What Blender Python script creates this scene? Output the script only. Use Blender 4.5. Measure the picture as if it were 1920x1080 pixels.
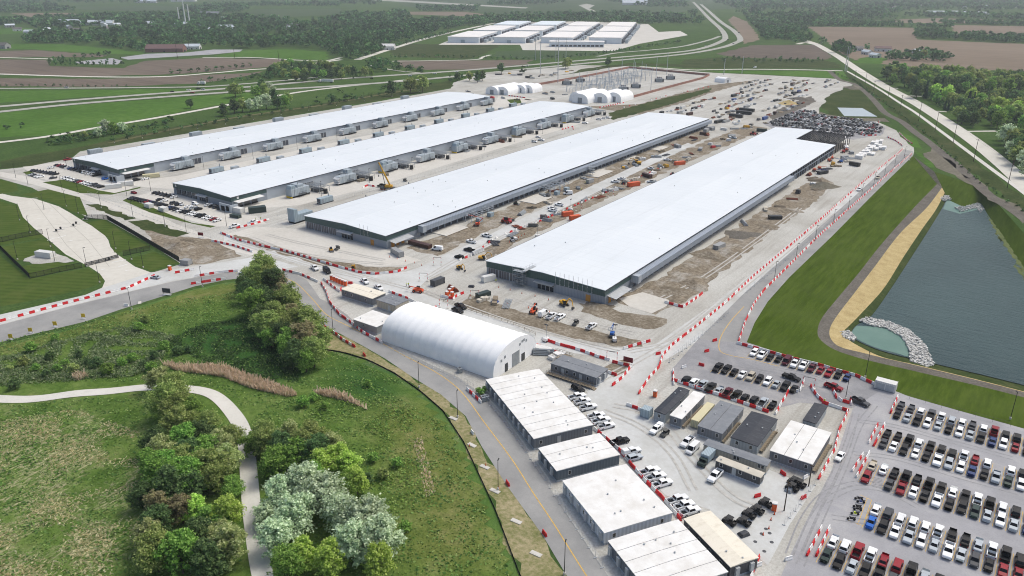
import bpy, bmesh, math, random
import numpy as np
from mathutils import Vector, Matrix
from mathutils.geometry import tessellate_polygon

for o in list(bpy.data.objects):
    bpy.data.objects.remove(o, do_unlink=True)
SC = bpy.context.scene
COL = SC.collection
RND = random.Random(7)
PI = math.pi
R = math.radians

# ------------------------------------------------------------------ camera
CAM_H = 122.0                      # the drone flies 400 ft above the site
YAW, PITCH, FOC = R(-35.3587), R(-21.9785), 1452.64
cd = bpy.data.cameras.new('camera')
cd.sensor_width = 36.0
cd.lens = 36.0 * FOC / 1920.0
cd.clip_start, cd.clip_end = 1.0, 40000.0
cam = bpy.data.objects.new('camera', cd)
cam.location = (0, 0, CAM_H)
cam.rotation_euler = (PI / 2 + PITCH, 0, -YAW)
COL.objects.link(cam)
SC.camera = cam

# ------------------------------------------------------------------ sky and sun (thin bright overcast)
SUN_AZ, SUN_EL = R(28.0), R(56.0)   # azimuth from +Y towards +X
w = bpy.data.worlds.new('World'); SC.world = w; w.use_nodes = True
nt = w.node_tree; nt.nodes.clear()
sky = nt.nodes.new('ShaderNodeTexSky'); sky.sky_type = 'NISHITA'; sky.sun_disc = False
sky.sun_elevation = SUN_EL; sky.sun_rotation = SUN_AZ
sky.air_density = 1.0; sky.dust_density = 6.0; sky.ozone_density = 0.2; sky.altitude = 300
bg = nt.nodes.new('ShaderNodeBackground'); bg.inputs['Strength'].default_value = 0.15
ow = nt.nodes.new('ShaderNodeOutputWorld')
nt.links.new(sky.outputs[0], bg.inputs[0]); nt.links.new(bg.outputs[0], ow.inputs[0])
sl = bpy.data.lights.new('sun', 'SUN'); sl.energy = 1.25; sl.angle = R(17); sl.color = (0.97, 1.0, 0.93)
so = bpy.data.objects.new('sun', sl); COL.objects.link(so)
sd = Vector((math.sin(SUN_AZ) * math.cos(SUN_EL), math.cos(SUN_AZ) * math.cos(SUN_EL), math.sin(SUN_EL)))
so.rotation_euler = (-sd).to_track_quat('-Z', 'Y').to_euler(); so.location = sd * 500
SC.view_settings.view_transform = 'Standard'; SC.view_settings.look = 'None'
SC.view_settings.gamma = 1.0; SC.view_settings.use_curve_mapping = False
SC.view_settings.exposure = 0.16
SC.cycles.max_bounces = 6; SC.cycles.diffuse_bounces = 3; SC.cycles.glossy_bounces = 2
SC.cycles.transmission_bounces = 2; SC.cycles.transparent_max_bounces = 8; SC.cycles.volume_bounces = 0
SC.cycles.use_denoising = True
SC.cycles.pixel_filter_type = 'BLACKMAN_HARRIS'; SC.cycles.filter_width = 1.05
SC.render.use_persistent_data = False

# ------------------------------------------------------------------ survey helper: a photo pixel -> the point on the ground at height z
_f = Vector((math.sin(YAW) * math.cos(PITCH), math.cos(YAW) * math.cos(PITCH), math.sin(PITCH)))
_r = Vector((math.cos(YAW), -math.sin(YAW), 0)); _u = _r.cross(_f)
def G(x, y, z=0.0):
    d = _f + _r * ((x - 960) / FOC) + _u * ((540 - y) / FOC)
    t = (z - CAM_H) / d.z
    return Vector((d.x * t, d.y * t, z))
def GL(pts, z=0.0):
    return [G(p[0], p[1], z) for p in pts]

# ------------------------------------------------------------------ materials
def S(r, g, b):
    def l(c):
        c /= 255.0
        return c / 12.92 if c <= 0.04045 else ((c + 0.055) / 1.055) ** 2.4
    return (l(r), l(g), l(b), 1.0)
MATS = {}
class NT:
    """small helper around a node tree"""
    def __init__(s, name, rough=0.9, spec=0.2):
        m = bpy.data.materials.new(name); m.use_nodes = True
        s.m = m; s.t = m.node_tree; s.b = s.t.nodes['Principled BSDF']
        s.b.inputs['Roughness'].default_value = rough
        s.b.inputs['Specular IOR Level'].default_value = spec
        MATS[name] = m
    def n(s, typ, **k):
        x = s.t.nodes.new(typ)
        for a, v in k.items(): setattr(x, a, v)
        return x
    def l(s, a, b): s.t.links.new(a, b)
    def pos(s, obj=False):
        if obj: return s.n('ShaderNodeTexCoord').outputs['Object']
        return s.n('ShaderNodeNewGeometry').outputs['Position']
    def scale(s, v, sc, rot=0.0):
        mp = s.n('ShaderNodeMapping'); mp.inputs['Scale'].default_value = sc if hasattr(sc, '__len__') else (sc, sc, sc)
        mp.inputs['Rotation'].default_value = (0, 0, rot)
        s.l(v, mp.inputs['Vector']); return mp.outputs[0]
    def noise(s, v, sc, det=4, rough=0.55, dist=0.0):
        t = s.n('ShaderNodeTexNoise'); t.inputs['Scale'].default_value = sc; t.inputs['Detail'].default_value = det
        t.inputs['Roughness'].default_value = rough; t.inputs['Distortion'].default_value = dist
        s.l(v, t.inputs['Vector']); return t.outputs['Fac']
    def ramp(s, fac, stops):
        r = s.n('ShaderNodeValToRGB'); e = r.color_ramp.elements
        while len(e) < len(stops): e.new(0.5)
        for q, (p, c) in zip(e, stops): q.position = p; q.color = c
        s.l(fac, r.inputs[0]); return r.outputs[0]
    def mix(s, fac, a, b, mode='MIX'):
        x = s.n('ShaderNodeMix', data_type='RGBA', blend_type=mode)
        for v, i in ((fac, 0), (a, 6), (b, 7)):
            if hasattr(v, 'is_linked') or hasattr(v, 'links'): s.l(v, x.inputs[i])
            else: x.inputs[i].default_value = v
        return x.outputs[2]
    def col(s, c):
        if hasattr(c, 'links'): s.l(c, s.b.inputs['Base Color'])
        else: s.b.inputs['Base Color'].default_value = c
        return s
    def bump(s, h, st=0.3, dist=0.1):
        b = s.n('ShaderNodeBump'); b.inputs['Strength'].default_value = st; b.inputs['Distance'].default_value = dist
        s.l(h, b.inputs['Height']); s.l(b.outputs[0], s.b.inputs['Normal']); return s
def bw(a): return (a, a, a, 1)
def simple(name, c, rough=0.7, spec=0.3, var=0.12, sc=0.6, obj=True, metal=0.0):
    """paint, steel, cloth: one colour with slight uneven soiling"""
    t = NT(name, rough, spec); t.b.inputs['Metallic'].default_value = metal
    p = t.pos(obj)
    f = t.noise(p, sc, 5, 0.6)
    lo = tuple(v * (1 - var) for v in c[:3]) + (1,); hi = tuple(min(1, v * (1 + var)) for v in c[:3]) + (1,)
    t.col(t.ramp(f, [(0.3, lo), (0.7, hi)])); return t.m
def patchy(name, stops, scales, rough=0.95, bump=0.0, bumpsc=1.0, stretch=None, rot=0.0):
    """ground: several noise octaves blended through a colour ramp"""
    t = NT(name, rough, 0.0); p = t.pos()
    if stretch: p = t.scale(p, stretch, rot)
    f = t.noise(p, scales[0], 8, 0.62)
    for sc in scales[1:]:
        g = t.noise(p, sc, 5, 0.6)
        mm = t.n('ShaderNodeMath', operation='ADD'); t.l(f, mm.inputs[0]); t.l(g, mm.inputs[1])
        m2 = t.n('ShaderNodeMath', operation='MULTIPLY'); t.l(mm.outputs[0], m2.inputs[0]); m2.inputs[1].default_value = 0.5
        f = m2.outputs[0]
    t.col(t.ramp(f, stops))
    if bump: t.bump(t.noise(p, bumpsc, 4, 0.6), bump, 0.3)
    return t.m
def leafmat(name, cols, thru=0.45, gain=2.1, tint=False):
    """foliage: every leaf clump takes its own shade"""
    t = NT(name, 0.75, 0.25)
    g = t.n('ShaderNodeNewGeometry'); oi = t.n('ShaderNodeObjectInfo')
    c = t.ramp(g.outputs['Random Per Island'], [(i / (len(cols) - 1), x) for i, x in enumerate(cols)])
    h = t.n('ShaderNodeHueSaturation')
    mr = t.n('ShaderNodeMapRange'); mr.inputs['To Min'].default_value = 0.8 * gain; mr.inputs['To Max'].default_value = 1.2 * gain
    t.l(oi.outputs['Random'], mr.inputs[0]); t.l(mr.outputs[0], h.inputs['Value'])
    mh = t.n('ShaderNodeMapRange'); mh.inputs['To Min'].default_value = 0.485; mh.inputs['To Max'].default_value = 0.512
    t.l(oi.outputs['Random'], mh.inputs[0]); t.l(mh.outputs[0], h.inputs['Hue'])
    if tint:       # the trees of a wood differ in shade
        at_ = t.n('ShaderNodeAttribute'); at_.attribute_name = 'tint'
        mr.inputs['To Min'].default_value = 0.55 * gain; mr.inputs['To Max'].default_value = 1.5 * gain; t.l(at_.outputs['Fac'], mr.inputs[0]); t.l(at_.outputs['Fac'], mh.inputs[0])
    t.l(c, h.inputs['Color']); t.col(h.outputs[0])
    # thin leaves pass light through
    tr = t.n('ShaderNodeBsdfTranslucent'); mx = t.n('ShaderNodeMixShader'); mx.inputs[0].default_value = thru
    t.l(h.outputs[0], tr.inputs['Color']); t.l(t.b.outputs[0], mx.inputs[1]); t.l(tr.outputs[0], mx.inputs[2])
    t.l(mx.outputs[0], t.t.nodes['Material Output'].inputs['Surface'])
    return t.m

# ------------------------------------------------------------------ mesh builder
class MB:
    def __init__(s): s.v = []; s.f = []; s.mi = []
    def add(s, vs, fs, mi=0):
        o = len(s.v); s.v.extend([tuple(v) for v in vs]); s.f.extend([tuple(i + o for i in f) for f in fs]); s.mi.extend([mi] * len(fs)); return s
    def box(s, x0, x1, y0, y1, z0, z1, mi=0):
        return s.add([(x0,y0,z0),(x1,y0,z0),(x1,y1,z0),(x0,y1,z0),(x0,y0,z1),(x1,y0,z1),(x1,y1,z1),(x0,y1,z1)],
                     [(0,3,2,1),(4,5,6,7),(0,1,5,4),(1,2,6,5),(2,3,7,6),(3,0,4,7)], mi)
    def hexa(s, bot, top, mi=0):
        """eight-corner solid: bottom quad and top quad, both counter-clockwise from above"""
        return s.add(list(bot) + list(top), [(0,3,2,1),(4,5,6,7),(0,1,5,4),(1,2,6,5),(2,3,7,6),(3,0,4,7)], mi)
    def prism(s, poly, axis, a, b, mi=0):
        """extrude a 2-D outline; axis 'x': outline is (y,z), 'y': (x,z), 'z': (x,y)"""
        n = len(poly)
        def P(p, t): return (t, p[0], p[1]) if axis == 'x' else ((p[0], t, p[1]) if axis == 'y' else (p[0], p[1], t))
        vs = [P(p, a) for p in poly] + [P(p, b) for p in poly]
        fs = [tuple(range(n))[::-1], tuple(range(n, 2 * n))] + [(i, (i + 1) % n, n + (i + 1) % n, n + i) for i in range(n)]
        return s.add(vs, fs, mi)
    def bar(s, p0, p1, r, n=4, r1=None, mi=0):
        p0, p1 = Vector(p0), Vector(p1); d = (p1 - p0)
        if d.length < 1e-6: return s
        q = d.to_track_quat('Z', 'Y'); r1 = r if r1 is None else r1
        vs = []
        for p, rr in ((p0, r), (p1, r1)):
            for k in range(n):
                a = 2 * PI * (k + 0.5) / n
                vs.append(p + q @ Vector((rr * math.cos(a), rr * math.sin(a), 0)))
        fs = [tuple(range(n))[::-1], tuple(range(n, 2 * n))] + [(i, (i + 1) % n, n + (i + 1) % n, n + i) for i in range(n)]
        return s.add(vs, fs, mi)
    def quad(s, a, b, c, d, mi=0): return s.add([a, b, c, d], [(0, 1, 2, 3)], mi)
    def mesh(s, name, mats, smooth=False, bevel=0.0):
        me = bpy.data.meshes.new(name); me.from_pydata(s.v, [], s.f)
        for m in (mats if isinstance(mats, (list, tuple)) else [mats]): me.materials.append(MATS[m] if isinstance(m, str) else m)
        me.polygons.foreach_set('material_index', s.mi)
        if bevel or True:
            bm = bmesh.new(); bm.from_mesh(me); bmesh.ops.recalc_face_normals(bm, faces=bm.faces)
            if bevel:
                bmesh.ops.bevel(bm, geom=[e for e in bm.edges if e.is_manifold and e.calc_face_angle(0) > 0.5], offset=bevel, segments=1, affect='EDGES')
            bm.to_mesh(me); bm.free()
        if smooth:
            me.polygons.foreach_set('use_smooth', [True] * len(me.polygons))
        me.update(); return me
    def build(s, name, mats, parent=None, loc=None, rz=0.0, smooth=False, bevel=0.0):
        return ob(name, s.mesh(name, mats, smooth, bevel), parent, loc, rz)
def ob(name, data, parent=None, loc=None, rz=0.0, scale=None):
    o = bpy.data.objects.new(name, data); COL.objects.link(o)
    if parent is not None: o.parent = parent
    if loc is not None: o.location = loc
    if rz: o.rotation_euler = (0, 0, rz)
    if scale is not None: o.scale = scale if hasattr(scale, '__len__') else (scale,) * 3
    return o
def tag(o, label, cat, group=None):
    o['label'] = label; o['category'] = cat
    if group: o['group'] = group
    return o
def thing(name, label, cat, loc=(0, 0, 0), rz=0.0, group=None):
    o = bpy.data.objects.new(name, None); COL.objects.link(o); o.empty_display_size = 0.5
    o.location = loc; o.rotation_euler = (0, 0, rz)
    return tag(o, label, cat, group)
def kind(o, k): o['kind'] = k; return o
ORD = ['zeroth','first','second','third','fourth','fifth','sixth','seventh','eighth','ninth','tenth','eleventh','twelfth','thirteenth','fourteenth','fifteenth','sixteenth','seventeenth','eighteenth','nineteenth','twentieth']
def scrx(x, y):
    """how far right a place lies as seen from the air"""
    return (x * _r.x + y * _r.y) / max(1.0, x * _f.x + y * _f.y)
def nth(i):
    if i < len(ORD): return ORD[i]
    return '%d%s' % (i, {1: 'st', 2: 'nd', 3: 'rd'}.get(i % 10 if i % 100 not in (11, 12, 13) else 0, 'th'))

def smoothline(pts, n=6):
    """Catmull-Rom through the points"""
    P = [Vector(p) for p in pts]
    if len(P) < 3 or n < 2: return P
    out = []
    Q = [P[0] * 2 - P[1]] + P + [P[-1] * 2 - P[-2]]
    for i in range(1, len(Q) - 2):
        a, b, c, d = Q[i - 1], Q[i], Q[i + 1], Q[i + 2]
        for k in range(n):
            t = k / n
            out.append(0.5 * ((2 * b) + (c - a) * t + (2 * a - 5 * b + 4 * c - d) * t * t + (3 * b - a - 3 * c + d) * t ** 3))
    out.append(P[-1]); return out
def resample(pts, step):
    out = []; acc = 0.0; P = [Vector(p) for p in pts]
    for a, b in zip(P, P[1:]):
        L = (b - a).length
        if L < 1e-6: continue
        t = -acc if out else 0.0
        t = (step - acc) if out else 0.0
        while t <= L:
            out.append((a + (b - a) * (t / L), (b - a).normalized())); t += step
        acc = L - (t - step)
    return out
def sheet(name, pts, z, m, parent=None, holes=(), st=True, thick=0.0):
    """flat ground sheet from an outline of world points"""
    loops = [[Vector((p[0], p[1], 0)) for p in L] for L in ([pts] + list(holes))]
    flat = [p for L in loops for p in L]
    tris = tessellate_polygon(loops)
    me = bpy.data.meshes.new(name); me.from_pydata([(p.x, p.y, z) for p in flat], [], [tuple(t) for t in tris])
    me.materials.append(MATS[m])
    bm = bmesh.new(); bm.from_mesh(me)
    for f in bm.faces:
        f.normal_update()
        if f.normal.z < 0: f.normal_flip()
    bm.to_mesh(me); bm.free()
    o = ob(name, me, parent)
    if st and parent is None: kind(o, 'structure')
    return o
def strip(name, line, width, z, m, parent=None, sm=6, st=True):
    """ribbon of constant width along a line of world points"""
    P = smoothline([Vector((p[0], p[1], 0)) for p in line], sm)
    vs = []; fs = []
    for i, p in enumerate(P):
        d = (P[min(i + 1, len(P) - 1)] - P[max(i - 1, 0)]).normalized(); n = Vector((-d.y, d.x, 0)) * (width / 2)
        vs += [(p.x + n.x, p.y + n.y, z), (p.x - n.x, p.y - n.y, z)]
    for i in range(len(P) - 1): fs.append((2 * i, 2 * i + 1, 2 * i + 3, 2 * i + 2))
    me = bpy.data.meshes.new(name); me.from_pydata(vs, [], fs); me.materials.append(MATS[m])
    o = ob(name, me, parent)
    if st and parent is None: kind(o, 'structure')
    return o

def rough_outline(pts, step=4.0, amp=1.4):
    """natural edge: subdivide a closed outline and jitter it"""
    P = [Vector((p[0], p[1], 0)) for p in pts]; out = []
    for a, b in zip(P, P[1:] + P[:1]):
        n = max(1, min(60, int((b - a).length / step))); d = (b - a); nrm = Vector((-d.y, d.x, 0)); nrm = nrm.normalized() if nrm.length > 0 else nrm
        for k in range(n):
            k_ = amp * (0.6 * math.sin(a.x * 0.7 + k * 1.3) + RND.uniform(-0.7, 0.7)); out.append(a + d * (k / n) + nrm * k_ * (1 if k else 0.3))
    return out
# ================================================================== GROUND MATERIALS
patchy('grass_open', [(0.32, S(50,68,38)), (0.45, S(62,84,44)), (0.55, S(76,98,52)), (0.68, S(100,108,72))], (0.006, 0.05, 0.6))
patchy('grass_bright', [(0.3, S(62,88,36)), (0.5, S(76,108,46)), (0.7, S(94,122,60))], (0.012, 0.15))
patchy('grass_dry', [(0.3, S(78,84,56)), (0.5, S(100,100,72)), (0.7, S(122,116,90))], (0.03, 0.4))
patchy('grass_rough', [(0.3, S(46,60,36)), (0.5, S(64,76,44)), (0.7, S(94,94,66))], (0.05, 0.5))
def lawnmat(name, c1, c2, c3, rot, wid):
    t = NT(name, 0.95, 0.0); p = t.pos()
    wv = t.n('ShaderNodeTexWave'); wv.inputs['Scale'].default_value = wid; wv.inputs['Distortion'].default_value = 1.2; wv.inputs['Detail'].default_value = 2
    t.l(t.scale(p, 1.0, rot), wv.inputs['Vector'])
    a = t.ramp(wv.outputs['Fac'], [(0.15, c1), (0.85, c2)])
    n = t.noise(p, 0.12, 6, 0.6)
    t.col(t.mix(t.ramp(n, [(0.45, bw(0)), (0.75, bw(0.7))]), a, c3))
    t.bump(t.noise(p, 2.2, 4), 0.4, 0.2)
lawnmat('lawn', S(66,84,36), S(74,92,42), S(94,102,56), R(62), 0.09)
# the mown bank by the pond
t = NT('bank_grass', 0.95, 0.0); p = t.pos()
st = t.noise(t.scale(p, (0.5, 0.05, 0.3), R(-12)), 1.0, 6, 0.7)
a = t.ramp(st, [(0.3, S(52,68,20)), (0.5, S(66,84,26)), (0.7, S(82,98,38))])
n = t.noise(p, 0.03, 5, 0.6)
t.col(t.mix(t.ramp(n, [(0.35, bw(0)), (0.65, bw(0.5))]), a, S(82,96,46))); t.bump(t.noise(p, 1.5, 4), 0.4, 0.3)
def fieldmat(name, c1, c2, rot, rows=0.35):
    t = NT(name, 0.97, 0.05); p = t.pos()
    n1 = t.noise(p, 0.004, 6, 0.65); n2 = t.noise(t.scale(p, (0.004, 0.12, 1), rot), 1.0, 4, 0.6)
    m = t.n('ShaderNodeMath', operation='ADD'); t.l(n1, m.inputs[0]); t.l(n2, m.inputs[1])
    h = t.n('ShaderNodeMath', operation='MULTIPLY'); t.l(m.outputs[0], h.inputs[0]); h.inputs[1].default_value = 0.5
    t.col(t.ramp(h.outputs[0], [(0.38, c1), (0.62, c2)]))
fieldmat('field_brown', S(98,88,78), S(120,109,97), R(10))
fieldmat('field_tan', S(114,101,86), S(132,118,102), R(-12))
fieldmat('field_dark', S(86,77,68), S(112,101,90), R(72))
fieldmat('field_green', S(58,76,46), S(72,90,54), R(20))
# compacted stone of the yard: pale, with grey tracks and dusty patches
t = NT('yard_gravel', 0.95, 0.1); p = t.pos()
big = t.noise(p, 0.02, 8, 0.65); tr = t.noise(t.scale(p, (0.35, 0.018, 1), R(3)), 1.0, 5, 0.6); fine = t.noise(p, 1.4, 5, 0.7)
c = t.ramp(big, [(0.3, S(160,157,148)), (0.45, S(184,183,176)), (0.6, S(198,198,192)), (0.75, S(172,166,152))])
c = t.mix(t.ramp(tr, [(0.5, bw(0)), (0.7, bw(0.55))]), c, S(148,143,134))
t.col(t.mix(t.ramp(fine, [(0.35, bw(0.45)), (0.6, bw(0))]), c, S(132,126,116))); t.bump(fine, 0.25, 0.08)
t = NT('haul_road', 0.95, 0.1); p = t.pos()
c = t.ramp(t.noise(p, 0.05, 7, 0.65), [(0.3, S(178,179,174)), (0.55, S(198,200,198)), (0.75, S(206,209,208))])
t.col(t.mix(t.ramp(t.noise(p, 0.7, 5, 0.7), [(0.35, bw(0.25)), (0.6, bw(0))]), c, S(166,162,154)))
patchy('concrete', [(0.3, S(184,181,172)), (0.5, S(198,195,187)), (0.7, S(208,206,200))], (0.04, 0.6), 0.85)
patchy('concrete_road', [(0.3, S(190,186,176)), (0.5, S(203,200,190)), (0.7, S(211,208,200))], (0.03, 0.4), 0.85)
t = NT('asphalt_lot', 0.9, 0.2); p = t.pos()
c = t.ramp(t.noise(p, 0.06, 8, 0.68), [(0.3, S(146,146,148)), (0.5, S(160,160,163)), (0.7, S(178,177,176))])
c = t.mix(t.ramp(t.noise(t.scale(p, (0.03, 0.4, 1)), 1.0, 5, 0.65), [(0.55, bw(0)), (0.72, bw(0.35))]), c, S(188,186,182))
t.col(t.mix(t.ramp(t.noise(p, 2.5, 4, 0.7), [(0.35, bw(0.25)), (0.55, bw(0))]), c, S(126,126,128)))
t = NT('asphalt_dark_lot', 0.9, 0.2); p = t.pos()
c = t.ramp(t.noise(p, 0.08, 8, 0.68), [(0.3, S(128,128,130)), (0.5, S(146,146,148)), (0.7, S(170,168,166))])
t.col(t.mix(t.ramp(t.noise(p, 2.0, 4, 0.7), [(0.35, bw(0.25)), (0.55, bw(0))]), c, S(112,112,114)))
t = NT('asphalt_road', 0.9, 0.2); p = t.pos()
c = t.ramp(t.noise(p, 0.07, 8, 0.66), [(0.3, S(132,132,131)), (0.5, S(148,148,146)), (0.7, S(162,161,158))])
t.col(t.mix(t.ramp(t.noise(p, 1.6, 4, 0.7), [(0.38, bw(0.2)), (0.55, bw(0))]), c, S(134,134,133)))
patchy('highway', [(0.3, S(150,150,142)), (0.5, S(166,166,158)), (0.7, S(178,177,168))], (0.02, 0.3), 0.9)
patchy('gravel_track', [(0.3, S(88,84,78)), (0.5, S(106,102,95)), (0.7, S(128,124,116))], (0.15, 1.2), 0.97, 0.3, 2.0)
patchy('straw', [(0.3, S(150,132,92)), (0.5, S(178,160,116)), (0.7, S(198,182,140))], (0.25, 2.0), 0.97, 0.4, 2.5)
t = NT('dirt', 0.97, 0.0); p = t.pos(); n1 = t.noise(p, 0.07, 9, 0.68); n2 = t.noise(p, 0.6, 6, 0.7); n3 = t.noise(t.scale(p, (0.5, 0.06, 1), R(4)), 1.0, 5, 0.6)
c = t.ramp(n2, [(0.3, S(98,89,76)), (0.5, S(134,124,108)), (0.7, S(160,151,136))])
c = t.mix(t.ramp(n1, [(0.5, bw(0)), (0.62, bw(0.85))]), c, t.ramp(n2, [(0.3, S(146,141,130)), (0.7, S(184,180,172))]))
t.col(t.mix(t.ramp(n3, [(0.54, bw(0)), (0.66, bw(0.5))]), c, S(92,84,72))); t.bump(n2, 0.8, 0.6)
patchy('dirt_dark', [(0.3, S(90,82,70)), (0.5, S(126,117,102)), (0.7, S(168,161,148))], (0.1, 0.8), 0.97, 0.5, 0.8)
patchy('muddy', [(0.3, S(86,84,72)), (0.5, S(112,108,96)), (0.7, S(140,134,122))], (0.05, 0.5), 0.97, 0.3, 0.8)
patchy('path_concrete', [(0.3, S(190,188,180)), (0.5, S(204,202,194)), (0.7, S(210,208,202))], (0.2, 1.5), 0.85)
patchy('verge', [(0.3, S(92,104,58)), (0.45, S(124,124,84)), (0.58, S(158,148,116)), (0.72, S(182,172,146))], (0.12, 0.9), 0.97, 0.4, 1.5)
simple('yellow_paint', S(208,172,92), 0.8, 0.2, 0.2, 1.5, False)
simple('white_paint', S(214,214,210), 0.8, 0.2, 0.15, 1.5, False)
# foreground meadow: lush green with bleached dry tussocks lying one way
t = NT('meadow', 0.95, 0.1); p = t.pos()
c = t.ramp(t.noise(p, 0.035, 8, 0.65), [(0.3, S(62,90,44)), (0.45, S(80,110,50)), (0.58, S(96,122,62)), (0.72, S(116,128,78))])
c = t.mix(t.ramp(t.noise(p, 0.012, 4, 0.5, 1.0), [(0.46, bw(0)), (0.62, bw(0.75))]), c, S(66,100,52))
streak = t.noise(t.scale(p, (1.4, 0.5, 1), R(38)), 1.0, 6, 0.7)
zone = t.noise(p, 0.022, 5, 0.6)
mm = t.n('ShaderNodeMath', operation='MULTIPLY')
t.l(t.ramp(streak, [(0.5, bw(0)), (0.66, bw(1))]), mm.inputs[0]); t.l(t.ramp(zone, [(0.46, bw(0)), (0.6, bw(0.85))]), mm.inputs[1])
c = t.mix(mm.outputs[0], c, S(164,160,128)); t.col(c)
t.bump(t.noise(p, 1.1, 6, 0.7), 0.7, 0.6)
# pond water
t = NT('pond_water', 0.3, 0.1); p = t.pos()
rp = t.noise(t.scale(p, (0.12, 0.5, 1), R(25)), 1.0, 7, 0.75)
t.col(t.mix(t.ramp(rp, [(0.42, bw(0)), (0.66, bw(0.4))]), t.ramp(t.noise(p, 0.02, 4, 0.6), [(0.3, S(64,86,90)), (0.7, S(76,100,102))]), S(92,110,112)))  # ripple glints painted as paler streaks into the water colour
t.bump(t.noise(t.scale(p, (0.16, 0.55, 1), R(25)), 1.0, 7, 0.75), 1.0, 1.6)
t = NT('shallow_water', 0.3, 0.1); p = t.pos()
t.col(t.ramp(t.noise(p, 0.05, 4, 0.6), [(0.3, S(86,118,108)), (0.7, S(106,134,122))])); t.bump(t.noise(p, 1.2, 4, 0.6), 0.2, 0.2)
t = NT('lake_water', 0.25, 0.5); t.col(S(158,172,180))

# ================================================================== GROUND, WITH A HOLLOW FOR THE POND
# lines round the pond, from the top of the bank down to the water
L0 = [(1712,292),(1640,362),(1560,443),(1480,520),(1440,565),(1415,605),(1400,642),(1480,668),(1560,690),(1640,718),(1700,742),(1800,771),(1920,804),(2300,908)]
L1 = [(1757,345),(1715,388),(1655,455),(1610,512),(1568,562),(1540,598),(1533,626),(1545,643),(1566,656),(1600,668),(1650,681),(1720,697),(1920,745),(2300,850)]
L2 = [(1766,352),(1737,390),(1688,437),(1640,500),(1600,552),(1566,597),(1555,622),(1562,641),(1580,652),(1612,660),(1660,672),(1730,688),(1920,735),(2300,838)]
L3 = [(1772,360),(1755,393),(1730,428),(1694,482),(1659,538),(1622,580),(1597,606),(1580,624),(1588,635),(1616,652),(1658,670.5),(1730,687),(1920,734),(2300,837)]
L4 = [(1776,372),(1762,398),(1736,440),(1702,493),(1668,545),(1634,592),(1606,610),(1596,624),(1600,634),(1632,650),(1675,664),(1745,680),(1920,722),(2300,822)]
R0 = [(1752,322),(1800,338),(1850,362),(1885,398),(1930,448),(2000,520),(2100,600),(2350,760)]
R4 = [(1778,374),(1806,388),(1836,380),(1852,402),(1884,452),(1924,510),(2010,600),(2200,745)]
ZB, ZS, ZW = -3.2, -4.2, -4.9
w0 = smoothline(GL(L0), 5); r0 = smoothline(GL(R0), 5)
ground = sheet('ground', [(-6500,-700),(2600,-700),(2600,7200),(-6500,7200)], 0.0, 'grass_open', holes=[[p for p in w0] + [p for p in reversed(r0)]])
def loft(name, A, za, B, zb, m, n=5, rows=4, kindv='structure'):
    a = smoothline(GL(A, za), n); b = smoothline(GL(B, zb), n); N = 160
    def samp(P):
        d = [0.0]
        for p, q in zip(P, P[1:]): d.append(d[-1] + (q - p).length)
        return d
    vs = []; fs = []
    for i in range(len(a)):
        for k in range(rows + 1):
            q = a[i].lerp(b[i], k / rows); vs.append(q)
    for i in range(len(a) - 1):
        for k in range(rows):
            o = i * (rows + 1) + k; fs.append((o, o + 1, o + rows + 2, o + rows + 1))
    mb = MB(); mb.add(vs, fs); o = mb.build(name, m, smooth=True)
    for pl in o.data.polygons:
        pass
    return kind(o, kindv)
loft('pond_bank', L0, 0.0, L1, ZB, 'bank_grass')
loft('pond_track', L1, ZB, L2, ZB, 'gravel_track', rows=1)
loft('straw_strip', L2, ZB, L3, ZS, 'straw', rows=2)
loft('pond_shore', L3, ZS, L4, ZW - 0.4, 'grass_rough', rows=2)
loft('pond_far_bank', R0, 0.0, R4, ZW - 0.4, 'bank_grass')
hd = [G(*L0[0]), G(*L1[0], ZB), G(*L2[0], ZB), G(*L3[0], ZS), G(*L4[0], ZW - 0.4), G(*R4[0], ZW - 0.4), G(*R0[0])]
kind(MB().add(hd, [(6, i, i + 1) for i in range(5)]).build('pond_head', 'muddy'), 'structure')
wl = smoothline(GL(L4, ZW), 5); wr = smoothline(GL(R4, ZW), 5)
sheet('pond', [p for p in wl] + [p for p in reversed(wr)], ZW, 'pond_water')
sheet('pond_inlet', GL([(1768,392),(1776,374),(1806,388),(1836,381),(1842,391),(1800,401)], ZW), ZW + 0.03, 'shallow_water')
sheet('silt_basin', smoothline(GL([(1606,611),(1630,612),(1660,616),(1690,632),(1702,652),(1704,668),(1680,662),(1640,651),(1604,634),(1597,624),(1606,611)], ZW), 4)[:-1], ZW + 0.03, 'shallow_water')

patchy('algae', [(0.3, S(70,84,60)), (0.5, S(96,106,70)), (0.7, S(128,130,78))], (0.2, 1.2))
for px in ([(1852,404),(1864,418),(1888,452),(1908,482),(1924,508),(1920,512),(1900,484),(1874,446),(1858,420)], [(1866,436),(1880,452),(1876,456)], [(1902,492),(1925,520),(1922,528),(1900,500)]):
    sheet('algae_mat', rough_outline(GL(px, ZW), 2.0, 0.8), ZW + 0.03, 'algae')
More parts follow.
